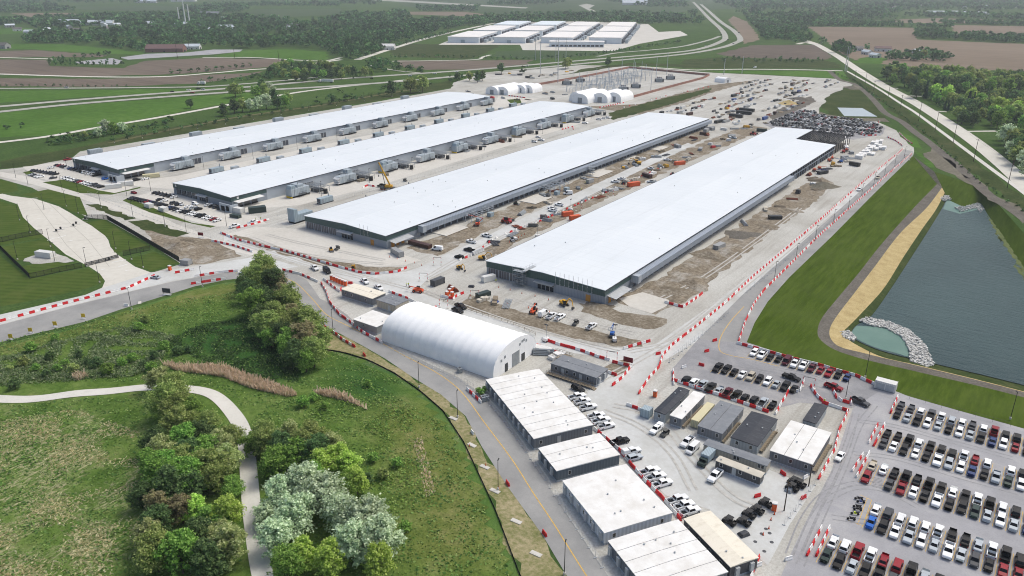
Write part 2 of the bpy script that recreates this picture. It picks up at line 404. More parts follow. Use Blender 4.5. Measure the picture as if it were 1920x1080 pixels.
# ================================================================== FAR FIELDS AND OPEN LAND
def far(name, px, m, z=0.05):
    P = GL(px)
    if m in ('grass_rough', 'grass_bright', 'muddy', 'field_tan', 'field_brown', 'field_green', 'field_dark'): P = rough_outline(P, 12, 3.0)
    return sheet(name, P, z, m)
far('field', [(-80,111),(90,112),(95,124),(230,128),(275,114),(380,109),(530,110),(525,123),(430,132),(330,139),(180,143),(-80,138)], 'field_brown')
far('field', [(-80,146),(200,148),(470,137),(500,132),(460,143),(380,156),(200,163),(-80,161)], 'field_brown')
far('field', [(-80,98),(60,94),(200,103),(195,107),(-80,107)], 'field_brown')
far('field', [(-80,90),(30,82),(120,83),(270,98),(268,103),(200,101),(60,92),(-80,96)], 'grass_bright')
far('field', [(-80,171),(360,167),(440,163),(420,168),(200,180),(-80,199)], 'grass_bright')
far('field', [(-80,217),(170,195),(430,176),(500,173),(470,188),(400,198),(300,217),(180,238),(90,254),(-80,264)], 'grass_bright')
far('field', [(400,105),(455,95),(540,92),(615,98),(612,112),(540,111),(440,110)], 'grass_bright')
far('field', [(0,55),(62,52),(60,62),(-60,66)], 'grass_bright')
far('field', [(20,25),(140,24),(145,31),(60,32)], 'field_tan')
far('field', [(480,17),(640,16),(640,27),(520,33),(440,30)], 'field_green')
far('field', [(110,13),(300,11),(400,16),(300,22),(160,18)], 'field_green')
far('field', [(745,113),(800,114),(1000,112),(985,121),(890,130),(800,131),(750,125)], 'field_brown')
far('field', [(760,82),(940,84),(920,95),(900,104),(880,110),(740,106),(730,96)], 'grass_rough')
far('field', [(930,96),(1010,93),(1130,98),(1120,103),(1000,112),(925,106)], 'field_green')
far('field', [(1343,101),(1410,85),(1530,84),(1562,108),(1545,112),(1380,108)], 'field_dark')
far('field', [(1280,112),(1345,108),(1545,113),(1570,118),(1578,128),(1280,128)], 'grass_rough')
far('field', [(1515,50),(1712,52),(1720,74),(1880,81),(2000,84),(2000,134),(1760,130),(1655,120),(1600,112),(1570,95),(1545,72)], 'field_tan')
far('field', [(1785,47),(2000,50),(2000,62),(1790,68)], 'field_tan')
far('field', [(1640,38),(1760,34),(2000,41),(2000,45),(1700,43)], 'field_tan')
far('field', [(1440,22),(1560,23),(1560,27),(1440,25)], 'field_tan')
far('field', [(1610,110),(1640,105),(1665,110),(1650,120),(1600,118)], 'grass_bright', 0.08)
far('field', [(740,0),(1600,-12),(1500,10),(1300,20),(1240,26),(1000,30),(880,22),(760,12)], 'field_green')
far('field', [(750,22),(870,22),(930,29),(900,31),(760,27)], 'field_tan', 0.08)
far('field', [(1375,30),(1400,40),(1420,65),(1425,75),(1395,82),(1385,60),(1365,38)], 'field_tan', 0.08)
far('field', [(990,150),(1060,140),(1100,128),(1180,118),(1320,122),(1322,127),(1180,122),(1100,134)], 'grass_rough', 0.06)
far('airfield_runway', [(740,0),(800,3),(990,14),(985,16),(780,5),(690,0)], 'highway', 0.1)
far('airfield_runway', [(1085,10),(1100,7),(1115,10),(1105,16),(1120,22),(1105,20),(1093,14)], 'highway', 0.1)
far('lake', [(1737,20),(1800,20),(1850,22),(1857,27),(1800,28),(1750,24)], 'lake_water', 0.1)
for pts, wd in (([(-60,206),(0,200),(200,183),(467,163),(640,148),(873,132),(1073,115),(1180,106),(1280,96),(1323,90)], 9),
                ([(-60,216),(0,210),(167,193),(433,173),(640,161),(807,148),(973,131),(1140,115),(1280,101),(1340,92)], 9)):
    pass
HW1 = GL([(-60,206),(0,200),(200,183),(467,163),(640,148),(873,132),(1073,115),(1180,106),(1280,97),(1323,89),(1352,78),(1360,70),(1352,55),(1330,35),(1310,14),(1300,4)])
HW2 = GL([(-60,216),(0,210),(167,193),(433,173),(640,161),(807,148),(973,131),(1140,115),(1280,102),(1350,90),(1380,80),(1388,73),(1376,58),(1350,40),(1328,20),(1314,8)])
strip('highway', HW1, 12, 0.25, 'highway'); strip('highway', HW2, 12, 0.3, 'highway')
strip('highway_ramp', GL([(-60,166),(0,166),(200,165),(367,163),(450,158),(520,152),(640,141)]), 8, 0.2, 'highway')
strip('highway_ramp', GL([(1120,106),(1160,99),(1220,94),(1280,87),(1330,75),(1350,68)]), 8, 0.2, 'highway')
strip('county_road', GL([(-60,138),(0,139),(167,144),(300,144),(400,137),(467,131),(533,127),(590,119),(640,112)]), 9, 0.2, 'concrete_road')
strip('county_road', GL([(-60,107),(0,108),(107,111)]), 8, 0.2, 'concrete_road')
strip('county_road', GL([(380,108),(470,108),(560,113),(610,114),(640,108)]), 7, 0.2, 'concrete_road')
strip('frontage_road', GL([(-60,273),(0,267),(90,256),(180,240),(300,220),(410,200),(480,187),(560,173),(640,163),(700,157),(760,150)]), 7, 0.15, 'concrete_road')
strip('frontage_road', GL([(205,268),(333,241),(433,222),(520,209),(600,198),(700,180),(760,170),(800,163)]), 5, 0.15, 'grass_dry')
strip('county_road', GL([(670,112),(745,88),(800,72),(850,60),(920,45),(955,38)]), 12, 0.2, 'concrete_road')
strip('farm_track', GL([(735,115),(800,114),(890,112),(905,107),(920,103)]), 6, 0.2, 'concrete_road')
strip('farm_track', GL([(690,122),(740,132),(790,137)]), 4, 0.2, 'concrete_road')
strip('county_road', GL([(1200,125),(1290,131),(1330,131),(1400,130),(1500,131),(1580,133)]), 8, 0.2, 'concrete_road')
ROADE = GL([(1510,76),(1530,83),(1552,95),(1573,107),(1592,120),(1613,134),(1660,163),(1715,192),(1780,233),(1833,270),(1880,308),(1925,348),(2050,460)])
strip('county_road', ROADE, 13, 0.22, 'concrete_road')
strip('county_road', GL([(1495,83),(1510,80),(1530,84)]), 10, 0.2, 'concrete_road')
WALK = GL([(1587,133),(1610,146),(1647,167),(1690,195),(1720,214),(1793,268),(1860,318),(1925,366),(2050,470)])
strip('sidewalk', WALK, 3.4, 0.2, 'path_concrete')
TRACK = GL([(1555,133),(1575,150),(1600,157),(1622,172),(1640,190),(1660,212),(1690,228),(1715,248),(1735,262),(1760,282),(1800,315),(1850,362),(1900,395),(1960,440)])
strip('gravel_track', TRACK, 6.5, 0.12, 'gravel_track')
for px in ([(1708,180),(1735,181)], [(1697,180),(1725,181)], [(1740,208),(1775,210)], [(1795,247),(1868,246)], [(1900,322),(1960,324)], [(1670,165),(1684,166)]):
    strip('driveway', GL(px), 4.5, 0.18, 'concrete_road')
far('verge', [(1560,133),(1590,137),(1650,172),(1720,220),(1790,272),(1860,325),(1920,372),(1920,394),(1850,348),(1790,297),(1740,256),(1690,224),(1640,180),(1605,155),(1575,146)], 'grass_rough', 0.06)
far('verge', [(1750,270),(1790,300),(1850,350),(1920,396),(1920,420),(1850,365),(1790,325),(1745,285)], 'muddy', 0.08)
# basin by the far lot
far('drainage_basin', [(1540,200),(1555,180),(1580,165),(1605,163),(1625,178),(1640,195),(1662,218),(1670,228),(1600,228),(1552,215)], 'grass_rough', 0.1)
far('drainage_basin', [(1533,205),(1552,215),(1600,222),(1660,222),(1668,229),(1600,227),(1548,222)], 'muddy', 0.14)
far('basin_pond', [(1570,202),(1617,203),(1645,219),(1583,218)], 'lake_water', 0.18)
far('lawn', [(1680,245),(1695,250),(1722,268),(1730,280),(1712,276)], 'grass_bright', 0.1)
far('lawn', [(1714,282),(1728,288),(1752,314),(1745,314),(1718,292)], 'grass_bright', 0.1)
far('muddy_ground', [(1732,288),(1750,283),(1780,300),(1820,336),(1798,331),(1772,322),(1754,315)], 'muddy', 0.12)

# ================================================================== THE SITE
SITE = [(-120,322),(0,318),(60,312),(90,303),(133,298),(150,284),(300,259),(520,222),(700,192),(845,166),(850,155),(905,138),(1000,130),(1090,122),(1180,124),(1330,136),(1420,140),(1570,148),(1603,156),(1590,165),(1560,182),(1536,202),(1536,216),(1640,226),(1682,245),(1712,264),(1714,284),(1712,292),(1640,362),(1560,443),(1480,520),(1440,565),(1415,605),(1400,642),(1480,668),(1560,690),(1640,718),(1700,742),(1800,771),(1920,804),(2300,908),(2300,1400),(1250,1400),(1063,1080),(1017,1003),(950,910),(903,837),(873,780),(827,740),(773,707),(723,673),(683,650),(640,627),(600,608),(578,590),(560,562),(545,540),(520,525),(470,520),(423,525),(365,537),(333,547),(227,580),(160,603),(60,627),(0,642),(-120,672),(-120,615),(0,590),(83,571),(160,553),(190,540),(225,527),(283,512),(340,495),(290,463),(200,412),(165,408),(120,385),(60,352),(0,335),(-120,330)]
site = sheet('site_yard', GL(SITE), 0.02, 'yard_gravel')
def on(name, px, z, m):
    P = GL(px)
    if m in ('dirt', 'dirt_dark', 'verge', 'grass_rough', 'muddy', 'gravel_track', 'yard_gravel'): P = rough_outline(P, 3.5, 1.3)
    return sheet(name, P, z, m)
on('gate_road', [(-120,360),(0,362),(20,367),(67,373),(110,387),(133,400),(160,417),(190,433),(203,450),(207,463),(220,477),(253,500),(283,511),(250,524),(190,543),(197,527),(187,513),(167,500),(123,477),(100,457),(63,427),(43,407),(33,383),(0,372),(-120,375)], 0.03, 'concrete_road')
# perimeter road, dark asphalt, curving past the tent and down the left of the trailers
ROADA = GL([(-120,640),(0,615),(150,577),(300,540),(380,522),(440,513),(500,512),(550,528),(585,560),(612,590),(650,610),(700,635),(760,668),(820,700),(865,735),(910,795),(960,862),(1000,925),(1040,985),(1090,1065),(1140,1140),(1250,1300)])
on('perimeter_road', [(545,541),(560,562),(578,590),(600,608),(640,627),(683,650),(723,673),(773,707),(827,740),(873,780),(903,837),(950,910),(1017,1003),(1063,1080),(1250,1400),(1340,1400),(1140,1080),(1053,950),(985,845),(945,790),(905,740),(860,708),(810,685),(760,662),(715,640),(680,617),(650,590),(625,572),(600,560),(590,545),(575,525),(550,512),(525,508),(520,525)], 0.05, 'asphalt_road')
on('perimeter_road', [(-120,640),(0,610),(130,575),(240,548),(330,527),(420,512),(470,505),(525,508),(520,525),(470,520),(423,525),(365,537),(333,547),(227,580),(160,603),(60,627),(0,642),(-120,672)], 0.04, 'asphalt_road')
on('perimeter_road', [(-120,612),(0,590),(83,571),(160,553),(190,541),(283,511),(400,494),(470,483),(525,490),(560,500),(525,506),(470,504),(420,511),(330,526),(240,547),(130,574),(0,609),(-120,638)], 0.035, 'haul_road')
# haul roads
on('haul_road', [(420,440),(460,452),(520,470),(590,490),(640,505),(700,514),(760,510),(790,500),(830,480),(870,462),(905,447),(960,418),(1010,395),(1080,362),(1150,330),(1230,292),(1290,268),(1300,272),(1230,305),(1160,340),(1090,375),(1000,420),(930,455),(880,480),(840,505),(800,525),(780,545),(840,570),(900,588),(960,605),(1040,630),(1110,648),(1180,655),(1230,645),(1280,610),(1330,575),(1370,545),(1420,505),(1500,440),(1580,375),(1640,325),(1690,285),(1705,285),(1640,345),(1560,420),(1480,490),(1400,570),(1350,620),(1290,650),(1240,680),(1200,740),(1190,775),(1130,780),(1100,735),(1130,700),(1160,690),(1140,672),(1060,660),(960,635),(870,600),(780,575),(700,545),(620,512),(560,495),(500,475),(420,452)], 0.045, 'haul_road')
on('right_road', [(1712,284),(1712,292),(1640,362),(1560,443),(1480,520),(1440,565),(1415,605),(1400,642),(1340,640),(1310,635),(1345,600),(1390,555),(1440,510),(1520,440),(1600,370),(1665,310),(1695,280)], 0.055, 'asphalt_road')
on('haul_road', [(420,452),(400,450),(360,430),(330,420),(290,400),(240,385),(180,372),(120,352),(60,332),(0,322),(0,331),(60,345),(150,372),(220,395),(300,425),(360,445),(400,462),(430,470),(480,480),(520,476)], 0.032, 'concrete')
on('upper_lot', [(1400,642),(1480,668),(1560,690),(1640,718),(1660,727),(1600,765),(1500,755),(1440,770),(1270,722),(1262,690),(1310,635),(1340,640)], 0.06, 'asphalt_dark_lot')
on('lower_lot', [(1640,718),(1700,742),(1800,771),(1920,804),(2300,908),(2300,1400),(1700,1400),(1460,1090),(1500,1000),(1560,880),(1590,790),(1600,765),(1660,727)], 0.065, 'asphalt_lot')
on('trailer_yard', [(1190,775),(1240,790),(1440,880),(1500,905),(1530,910),(1480,985),(1440,1060),(1400,1030),(1330,955),(1250,930),(1170,860),(1110,790),(1080,740),(1130,735)], 0.05, 'haul_road')
far('far_lot', [(1452,243),(1430,232),(1500,205),(1530,208),(1536,216),(1640,228),(1660,240),(1655,252),(1600,262)], 'asphalt_dark_lot', 0.05)
# lots in front of the two finished halls
on('hall_lot', [(40,310),(120,305),(170,330),(250,352),(240,358),(200,365),(130,350),(60,330)], 0.04, 'concrete')
on('hall_lot', [(232,375),(290,358),(330,360),(420,400),(480,405),(500,420),(440,425),(400,425),(300,398)], 0.04, 'concrete')
on('hall_yard', [(180,330),(250,340),(330,330),(920,205),(935,180),(1010,185),(420,330),(330,355),(260,350)], 0.028, 'concrete')
on('hall_yard', [(430,395),(560,385),(720,345),(1110,225),(1100,208),(900,270),(500,370)], 0.028, 'concrete')
on('concrete_apron', [(420,440),(480,425),(570,430),(720,468),(790,488),(760,497),(700,500),(600,485),(480,450)], 0.034, 'concrete')
on('concrete_apron', [(1160,560),(1205,548),(1255,563),(1250,574),(1222,588),(1180,575)], 0.07, 'concrete')
# dirt between and beside the halls
on('dirt_ground', [(760,465),(830,440),(900,410),(1000,370),(1100,330),(1200,285),(1290,250),(1325,240),(1330,258),(1260,285),(1180,318),(1090,358),(1000,395),(920,430),(860,462),(820,480)], 0.03, 'dirt')
on('dirt_ground', [(905,455),(1000,410),(1100,362),(1240,300),(1310,270),(1400,235),(1440,240),(1300,300),(1100,390),(960,460),(912,490)], 0.031, 'dirt')
on('dirt_ground', [(1150,560),(1240,520),(1330,460),(1420,400),(1500,350),(1540,330),(1565,345),(1520,385),(1440,440),(1380,490),(1300,555),(1260,575),(1230,590),(1180,575)], 0.033, 'dirt')
on('dirt_ground', [(1085,568),(1130,578),(1200,590),(1250,598),(1240,612),(1210,618),(1150,603),(1090,585)], 0.06, 'dirt_dark')
on('dirt_ground', [(270,430),(330,440),(390,452),(440,470),(455,480),(400,492),(350,497),(320,480),(290,460)], 0.04, 'dirt')
on('dirt_ground', [(880,552),(940,572),(1050,605),(1130,625),(1200,638),(1205,650),(1150,650),(1050,628),(950,600),(870,575)], 0.06, 'dirt_dark')
on('dirt_ground', [(430,445),(520,475),(600,497),(680,508),(740,510),(760,502),(700,500),(600,485),(500,458),(440,440)], 0.05, 'dirt_dark')
on('dirt_ground', [(1100,200),(1200,215),(1290,190),(1330,175),(1420,150),(1330,160),(1200,195)], 0.03, 'dirt_dark')
on('dirt_ground', [(1150,225),(1260,195),(1330,172),(1335,165),(1250,183),(1140,212)], 0.036, 'grass_rough')
on('dirt_ground', [(1130,690),(1180,672),(1185,690),(1150,708)], 0.07, 'dirt_dark')
on('stockpile_ground', [(1440,215),(1480,195),(1520,180),(1530,190),(1480,215),(1450,228)], 0.03, 'gravel_track')
# grass plots inside the site
on('lawn', [(-120,385),(0,378),(33,386),(43,408),(63,430),(85,445),(0,460),(-120,480)], 0.06, 'lawn')
on('lawn', [(0,464),(85,448),(100,460),(103,472),(60,483),(30,490),(20,486)], 0.06, 'lawn')
on('lawn', [(-120,560),(0,575),(90,558),(160,542),(195,530),(190,517),(165,503),(55,523),(0,480),(-120,490)], 0.06, 'lawn')
on('lawn', [(15,485),(40,500),(70,494),(110,490),(160,500),(130,506),(58,520)], 0.07, 'lawn')
on('gravel_pad', [(42,490),(60,480),(100,473),(110,478),(125,482),(140,490),(75,495)], 0.09, 'yard_gravel')
on('lawn', [(163,417),(195,412),(240,440),(285,465),(215,474),(209,463),(205,448)], 0.06, 'lawn')
on('lawn', [(240,486),(290,472),(333,493),(285,508),(256,499)], 0.06, 'lawn')
on('lawn', [(0,337),(30,345),(35,358),(0,364),(-120,360),(-120,338)], 0.06, 'lawn')
on('lawn', [(40,365),(90,355),(150,370),(165,405),(135,397),(110,383),(70,371)], 0.06, 'lawn')
on('lawn_island', [(80,342),(118,337),(150,345),(185,357),(180,363),(150,362),(110,350)], 0.06, 'lawn')
on('lawn_island', [(185,357),(215,362),(265,350),(262,353),(210,365),(180,364)], 0.07, 'lawn')
on('lawn_island', [(230,376),(240,371),(300,395),(360,418),(405,424),(395,427),(340,415),(280,398)], 0.06, 'lawn')
on('lawn_island', [(43,323),(58,320),(65,326),(55,331)], 0.06, 'lawn')
on('lawn', [(160,382),(190,385),(255,410),(235,413),(180,393)], 0.05, 'grass_rough')
on('lawn', [(240,415),(275,412),(355,438),(330,445),(270,432)], 0.05, 'grass_rough')
on('lawn', [(950,187),(975,185),(978,193),(960,196)], 0.05, 'lawn')
on('lawn', [(1425,133),(1580,133),(1592,148),(1560,147),(1420,139),(1350,137),(1330,133)], 0.1, 'grass_bright')
far('lawn', [(130,298),(150,283),(520,221),(845,164),(850,150),(800,158),(600,194),(330,237),(207,262),(140,278),(60,290),(0,303),(0,316),(60,311)], 'grass_rough', 0.05)
# verge between the perimeter road and the silt fence
on('verge', [(600,609),(640,628),(683,651),(723,674),(773,708),(827,741),(873,781),(903,838),(950,911),(1017,1004),(1063,1081),(1250,1400),(1190,1400),(975,1080),(930,960),(905,905),(870,830),(830,770),(790,735),(740,700),(690,675),(640,660),(605,655),(600,640)], 0.03, 'verge')
# painted lines
cl = strip('centre_line', [p for p in ROADA[6:]], 0.28, 0.075, 'yellow_paint', parent=bpy.data.objects['perimeter_road'])
strip('centre_line', [G(*p) for p in ((1395,575),(1372,600),(1355,625),(1348,645),(1352,660),(1375,668),(1410,674),(1460,687))], 0.25, 0.085, 'yellow_paint', parent=bpy.data.objects['right_road'])
# ================================================================== BUILDING MATERIALS
t = NT('roof_membrane', 0.6, 0.3); p = t.pos()
c = t.ramp(t.noise(p, 0.04, 6, 0.6), [(0.3, (0.66, 0.705, 0.735, 1)), (0.7, (0.71, 0.75, 0.775, 1))])
wv = t.n('ShaderNodeTexWave', bands_direction='Y'); wv.inputs['Scale'].default_value = 0.052; wv.inputs['Distortion'].default_value = 0.0
t.l(p, wv.inputs['Vector'])
c = t.mix(t.ramp(wv.outputs['Fac'], [(0.0, bw(0.3)), (0.03, bw(0))]), c, (0.56, 0.60, 0.63, 1))
c = t.mix(t.ramp(t.noise(t.scale(p, (0.3, 0.02, 1)), 1.0, 5, 0.7), [(0.55, bw(0)), (0.75, bw(0.4))]), c, (0.54, 0.57, 0.58, 1)); t.col(c)
def panelmat(name, c, pitch=0.9, axis='X', var=0.1):
    """ribbed metal wall panels"""
    t = NT(name, 0.5, 0.4); p = t.pos(True)
    wv = t.n('ShaderNodeTexWave', bands_direction='DIAGONAL'); wv.inputs['Scale'].default_value = pitch
    t.l(t.scale(p, (1, 1, 0)), wv.inputs['Vector'])
    lo = tuple(v * (1 - var) for v in c[:3]) + (1,); hi = tuple(v * (1 + var) for v in c[:3]) + (1,)
    a = t.ramp(wv.outputs['Fac'], [(0.2, lo), (0.8, hi)])
    t.col(t.mix(t.ramp(t.noise(p, 0.35, 5, 0.65), [(0.4, bw(0)), (0.75, bw(0.3))]), a, tuple(v * 0.75 for v in c[:3]) + (1,)))
    t.bump(wv.outputs['Fac'], 0.25, 0.05)
panelmat('panel_grey', S(136,144,154)); panelmat('panel_light', S(168,176,184)); panelmat('fascia_green', S(60,84,82), 0.7)
panelmat('plenum_grey', S(142,152,164), 0.5); panelmat('unit_grey', S(164,174,180), 0.6); panelmat('unit_blue_grey', S(152,168,176), 0.6)
panelmat('louvre_dark', S(72,76,84), 1.6, var=0.3); panelmat('louvre_mid', S(104,102,104), 1.6, var=0.25)
panelmat('trailer_grey', S(108,113,120), 0.7); panelmat('trailer_charcoal', S(74,76,80), 0.7); panelmat('trailer_slate', S(84,96,106), 0.7)
panelmat('trailer_tan', S(172,166,152), 0.7); panelmat('trailer_white', S(206,212,218), 0.6); panelmat('trailer_pale', S(148,156,162), 0.7)
panelmat('container_white', S(214,214,210), 1.2); panelmat('container_cream', S(206,198,160), 1.2); panelmat('container_brown', S(70,44,38), 1.0)
panelmat('container_green', S(44,60,56), 1.0); panelmat('container_grey', S(150,152,152), 1.0); panelmat('container_orange', S(214,92,44), 1.0)
panelmat('container_black', S(40,42,42), 1.0); panelmat('container_blue', S(56,82,140), 1.0); panelmat('container_red', S(150,44,40), 1.0)
simple('steel_black', S(42,43,47), 0.6, 0.3); simple('slab_shade', S(92,88,82), 0.95, 0.1); simple('trim_dark', S(58,62,68), 0.5); simple('steel_dark', S(64,66,70), 0.5, 0.4); simple('steel_grey', S(138,144,148), 0.45, 0.5)
simple('steel_light', S(176,180,182), 0.45, 0.5); simple('black_rubber', S(34,34,35), 0.7); simple('opening_dark', S(36,38,42), 0.9, 0.1)
simple('wood_new', S(186,134,66), 0.8); simple('timber', S(138,127,110), 0.9, 0.1, 0.25, 1.0); simple('yellow_safety', S(214,180,46), 0.6)
simple('seam_dark', S(98,98,98), 0.8); simple('white_plain', S(222,222,220), 0.6); simple('sign_blue', S(50,84,150), 0.6); simple('sign_dark_red', S(110,26,34), 0.6)
simple('tan_roof', S(196,190,176), 0.8, 0.2, 0.12, 0.4); simple('tree_bark', S(84,76,66), 0.95, 0.05, 0.3, 2.0); simple('rust_brown', S(120,72,56), 0.9, 0.1, 0.3)
t = NT('trailer_roof_white', 0.7, 0.2); p = t.pos(True)
c = t.ramp(t.noise(p, 0.25, 6, 0.65), [(0.3, S(212,210,204)), (0.6, S(230,230,227))])
st = t.noise(t.scale(p, (1.6, 0.25, 1)), 1.0, 5, 0.75)
t.col(t.mix(t.ramp(st, [(0.62, bw(0)), (0.74, bw(0.5))]), c, S(184,174,156)))
t = NT('trailer_roof_cream', 0.7, 0.2); p = t.pos(True)
t.col(t.mix(t.ramp(t.noise(t.scale(p, (0.8, 0.3, 1)), 1.0, 6, 0.7), [(0.5, bw(0)), (0.72, bw(0.5))]), S(226,220,204), S(190,180,156)))
t = NT('trailer_roof_grey', 0.7, 0.2); p = t.pos(True)
t.col(t.ramp(t.noise(p, 0.5, 6, 0.65), [(0.3, S(116,120,126)), (0.7, S(136,140,144))]))
t = NT('trailer_roof_black', 0.55, 0.3); p = t.pos(True)
t.col(t.mix(t.ramp(t.noise(t.scale(p, (2.0, 0.4, 1)), 1.0, 5, 0.7), [(0.52, bw(0)), (0.75, bw(0.35))]), S(46,50,58), S(110,114,118)))
t = NT('glass_dark', 0.12, 0.6); t.col(S(34,40,48))
t = NT('tent_fabric', 0.55, 0.3); p = t.pos(True)
c = t.ramp(t.noise(p, 0.12, 5, 0.6), [(0.3, S(238,240,240)), (0.7, S(248,249,249))])
st = t.noise(t.scale(p, (1.2, 1.2, 0.2)), 1.0, 5, 0.7)
t.col(t.mix(t.ramp(st, [(0.55, bw(0)), (0.78, bw(0.3))]), c, S(206,206,202)))

# ================================================================== THE FOUR LONG HALLS
EAVE, RISE = 6.8, 1.1
LPOST = MB().box(0, 0.22, 0, 0.25, 0, 4.0).mesh('post', 'steel_light')
def hall(xl, xr, y0, y1, label, style):
    th = thing('data_hall', label, 'hall', ((xl + xr) / 2, y0, 0), 0, 'long white-roofed halls')
    hw = (xr - xl) / 2; L = y1 - y0
    cut = style.get('cut', L)
    # roof: two pitches; on the unfinished hall the right pitch stops short
    m = MB(); e = 0.5
    for s, LL in ((-1, L), (1, cut)):
        a = [(0, -e, EAVE + RISE), (s * (hw + e), -e, EAVE), (s * (hw + e), LL + (e if LL == L else 0), EAVE), (0, LL + (e if LL == L else 0), EAVE + RISE)]
        if s < 0: a = [a[0], a[3], a[2], a[1]]
        m.hexa([(x, y, z - 0.18) for x, y, z in a], a)
    roof = m.build('roof', 'roof_membrane', th)
    m = MB()
    for s, LL in ((-1, L), (1, cut)): m.box(s * (hw + e) - 0.08, s * (hw + e) + 0.08, -e, LL, EAVE - 0.32, EAVE + 0.06)
    m.build('gutter', 'trim_dark', roof)
    for k in range(int(style.get('vents', 16))):            # small roof vents
        x = RND.uniform(-hw + 3, hw - 3); y = RND.uniform(4, (L if x < 0 else cut) * style.get('vspread', 0.9))
        z = EAVE + RISE * (1 - abs(x) / hw); ob('roof_vent', VENT, roof, (x, y, z), RND.uniform(0, 3))
    MB().hexa([(-0.35, 0, EAVE + RISE - 0.06), (0.35, 0, EAVE + RISE - 0.06), (0.35, L, EAVE + RISE - 0.06), (-0.35, L, EAVE + RISE - 0.06)], [(-0.3, 0, EAVE + RISE + 0.05), (0.3, 0, EAVE + RISE + 0.05), (0.3, L, EAVE + RISE + 0.05), (-0.3, L, EAVE + RISE + 0.05)]).build('ridge_cap', 'roof_membrane', roof)
    # core walls
    m = MB(); m.box(-hw, hw - 0.6, 0.35, cut, 0, EAVE - 0.2); m.prism([(-hw, EAVE - 0.2), (hw, EAVE - 0.2), (0, EAVE + RISE - 0.2)], 'y', 0.35, cut)
    if cut < L: m.box(-hw, -0.5, cut + 0.01, L - 0.3, 0, EAVE - 0.2)
    m.build('wall', 'panel_grey', th)
    # front: green fascia over a grey base
    zf = 3.9
    m = MB(); m.prism([(-hw - 0.1, zf), (hw + 0.1, zf), (hw + 0.1, EAVE - 0.2), (0, EAVE + RISE - 0.2), (-hw - 0.1, EAVE - 0.2)], 'y', -0.12, 0.345)
    m.box(hw - 0.59, hw + 0.1, 0.35, 24, 4.3, EAVE - 0.35)
    m.build('fascia', 'fascia_green', th)
    m = MB(); m.box(-hw - 0.05, hw + 0.05, 0, 0.34, 0, zf - 0.02); m.box(hw - 0.59, hw + 0.05, 0.35, 24, 0, 4.28)
    m.build('base_wall', 'panel_grey', th)
    # louvre bays left of the entrance
    nb, bw_, bx = style['bays']
    for k in range(nb):
        x0 = -hw + bx + k * (bw_ + 0.8)
        f = MB().box(x0, x0 + bw_, -0.1, -0.005, 0.35, 3.7).build('louvre_bay', style.get('baymat', 'louvre_mid'), th)
        m = MB()
        for q in range(1, 4): m.box(x0 + bw_ * q / 4 - 0.06, x0 + bw_ * q / 4 + 0.06, -0.17, -0.103, 0.35, 3.7)
        m.box(x0 - 0.3, x0 - 0.02, -0.2, -0.006, 0, 3.85)
        m.build('mullion', 'steel_light', f)
    # entrance canopy, doors
    cx = -hw + style['canopy']
    c = MB().hexa([(cx, -2.6, 3.55), (cx + 9.5, -2.6, 3.55), (cx + 9.5, -0.13, 3.95), (cx, -0.13, 3.95)], [(cx, -2.6, 3.7), (cx + 9.5, -2.6, 3.7), (cx + 9.5, -0.13, 4.15), (cx, -0.13, 4.15)]).build('canopy', style.get('canopymat', 'steel_light'), th)
    for k in range(2):
        x0 = cx + 0.8 + k * 4.2
        d = MB().box(x0, x0 + 3.6, -0.1, -0.006, 0.1, 3.2).build('entrance', 'glass_dark', th)
        MB().box(x0 + 1.7, x0 + 1.9, -0.16, -0.105, 0.1, 3.2).box(x0, x0 + 3.6, -0.16, -0.105, 2.2, 2.35).build('frame', 'steel_light', d)
    for x0 in style.get('doors', ()):
        MB().box(-hw + x0, -hw + x0 + 2.2, -0.09, -0.004, 0.05, 2.9).build('door', style.get('doormat', 'wood_new'), th)
    # right side
    xs = hw
    if style['side'] == 'plenum':
        pe = style['plen']
        m = MB().hexa([(xs, 25, 3.3), (xs + 3.2, 25, 3.3), (xs + 3.2, pe, 3.3), (xs, pe, 3.3)], [(xs, 25, 6.1), (xs + 3.2, 25, 5.8), (xs + 3.2, pe, 5.8), (xs, pe, 6.1)])
        m.build('plenum', 'plenum_grey', th)
        MB().box(xs - 0.59, xs - 0.05, 24.05, pe, 0, EAVE - 0.3).build('louvre_wall', 'louvre_dark', th)
        cm = MB().box(-0.22, 0.22, -0.35, 0.35, 0, 3.29).mesh('column', 'plenum_grey')
        y = 27
        while y < pe: ob('column', cm, th, (xs + 0.3, y, 0)); y += 5.2
        # end box of the plenum with its access stair
        MB().box(xs + 0.02, xs + 3.5, 22.2, 24.9, 2.9, 6.2).build('plenum_box', 'panel_light', th)
        m = MB()
        for k in range(9): m.box(xs + 0.3, xs + 1.5, 18.4 + k * 0.42, 18.75 + k * 0.42, 0.3 * k, 0.3 * k + 0.08)
        for sx_ in (0.25, 1.55): m.bar((xs + sx_, 18.4, 1.0), (xs + sx_, 22.1, 3.8), 0.05); m.bar((xs + sx_, 18.4, 0.1), (xs + sx_, 22.1, 2.8), 0.07)
        m.build('stair', 'steel_grey', th)
        # lean-to canopy by the corner
        k0 = MB().hexa([(xs + 0.12, 1.5, 3.6), (xs + 4.2, 1.5, 3.1), (xs + 4.2, 15, 3.1), (xs + 0.12, 15, 3.6)], [(xs + 0.12, 1.5, 3.8), (xs + 4.2, 1.5, 3.25), (xs + 4.2, 15, 3.25), (xs + 0.12, 15, 3.8)]).build('side_canopy', 'steel_light', th)
        for y in (3, 6.4, 10): MB().box(xs + 0.07, xs + 0.13, y, y + 2.2, 0.05, 2.9).build('door', 'wood_new', th)
    else:
        MB().box(xs - 0.59, xs - 0.02, 24.05, L - 0.3, 0, EAVE - 0.3).build('side_wall', 'panel_light', th)
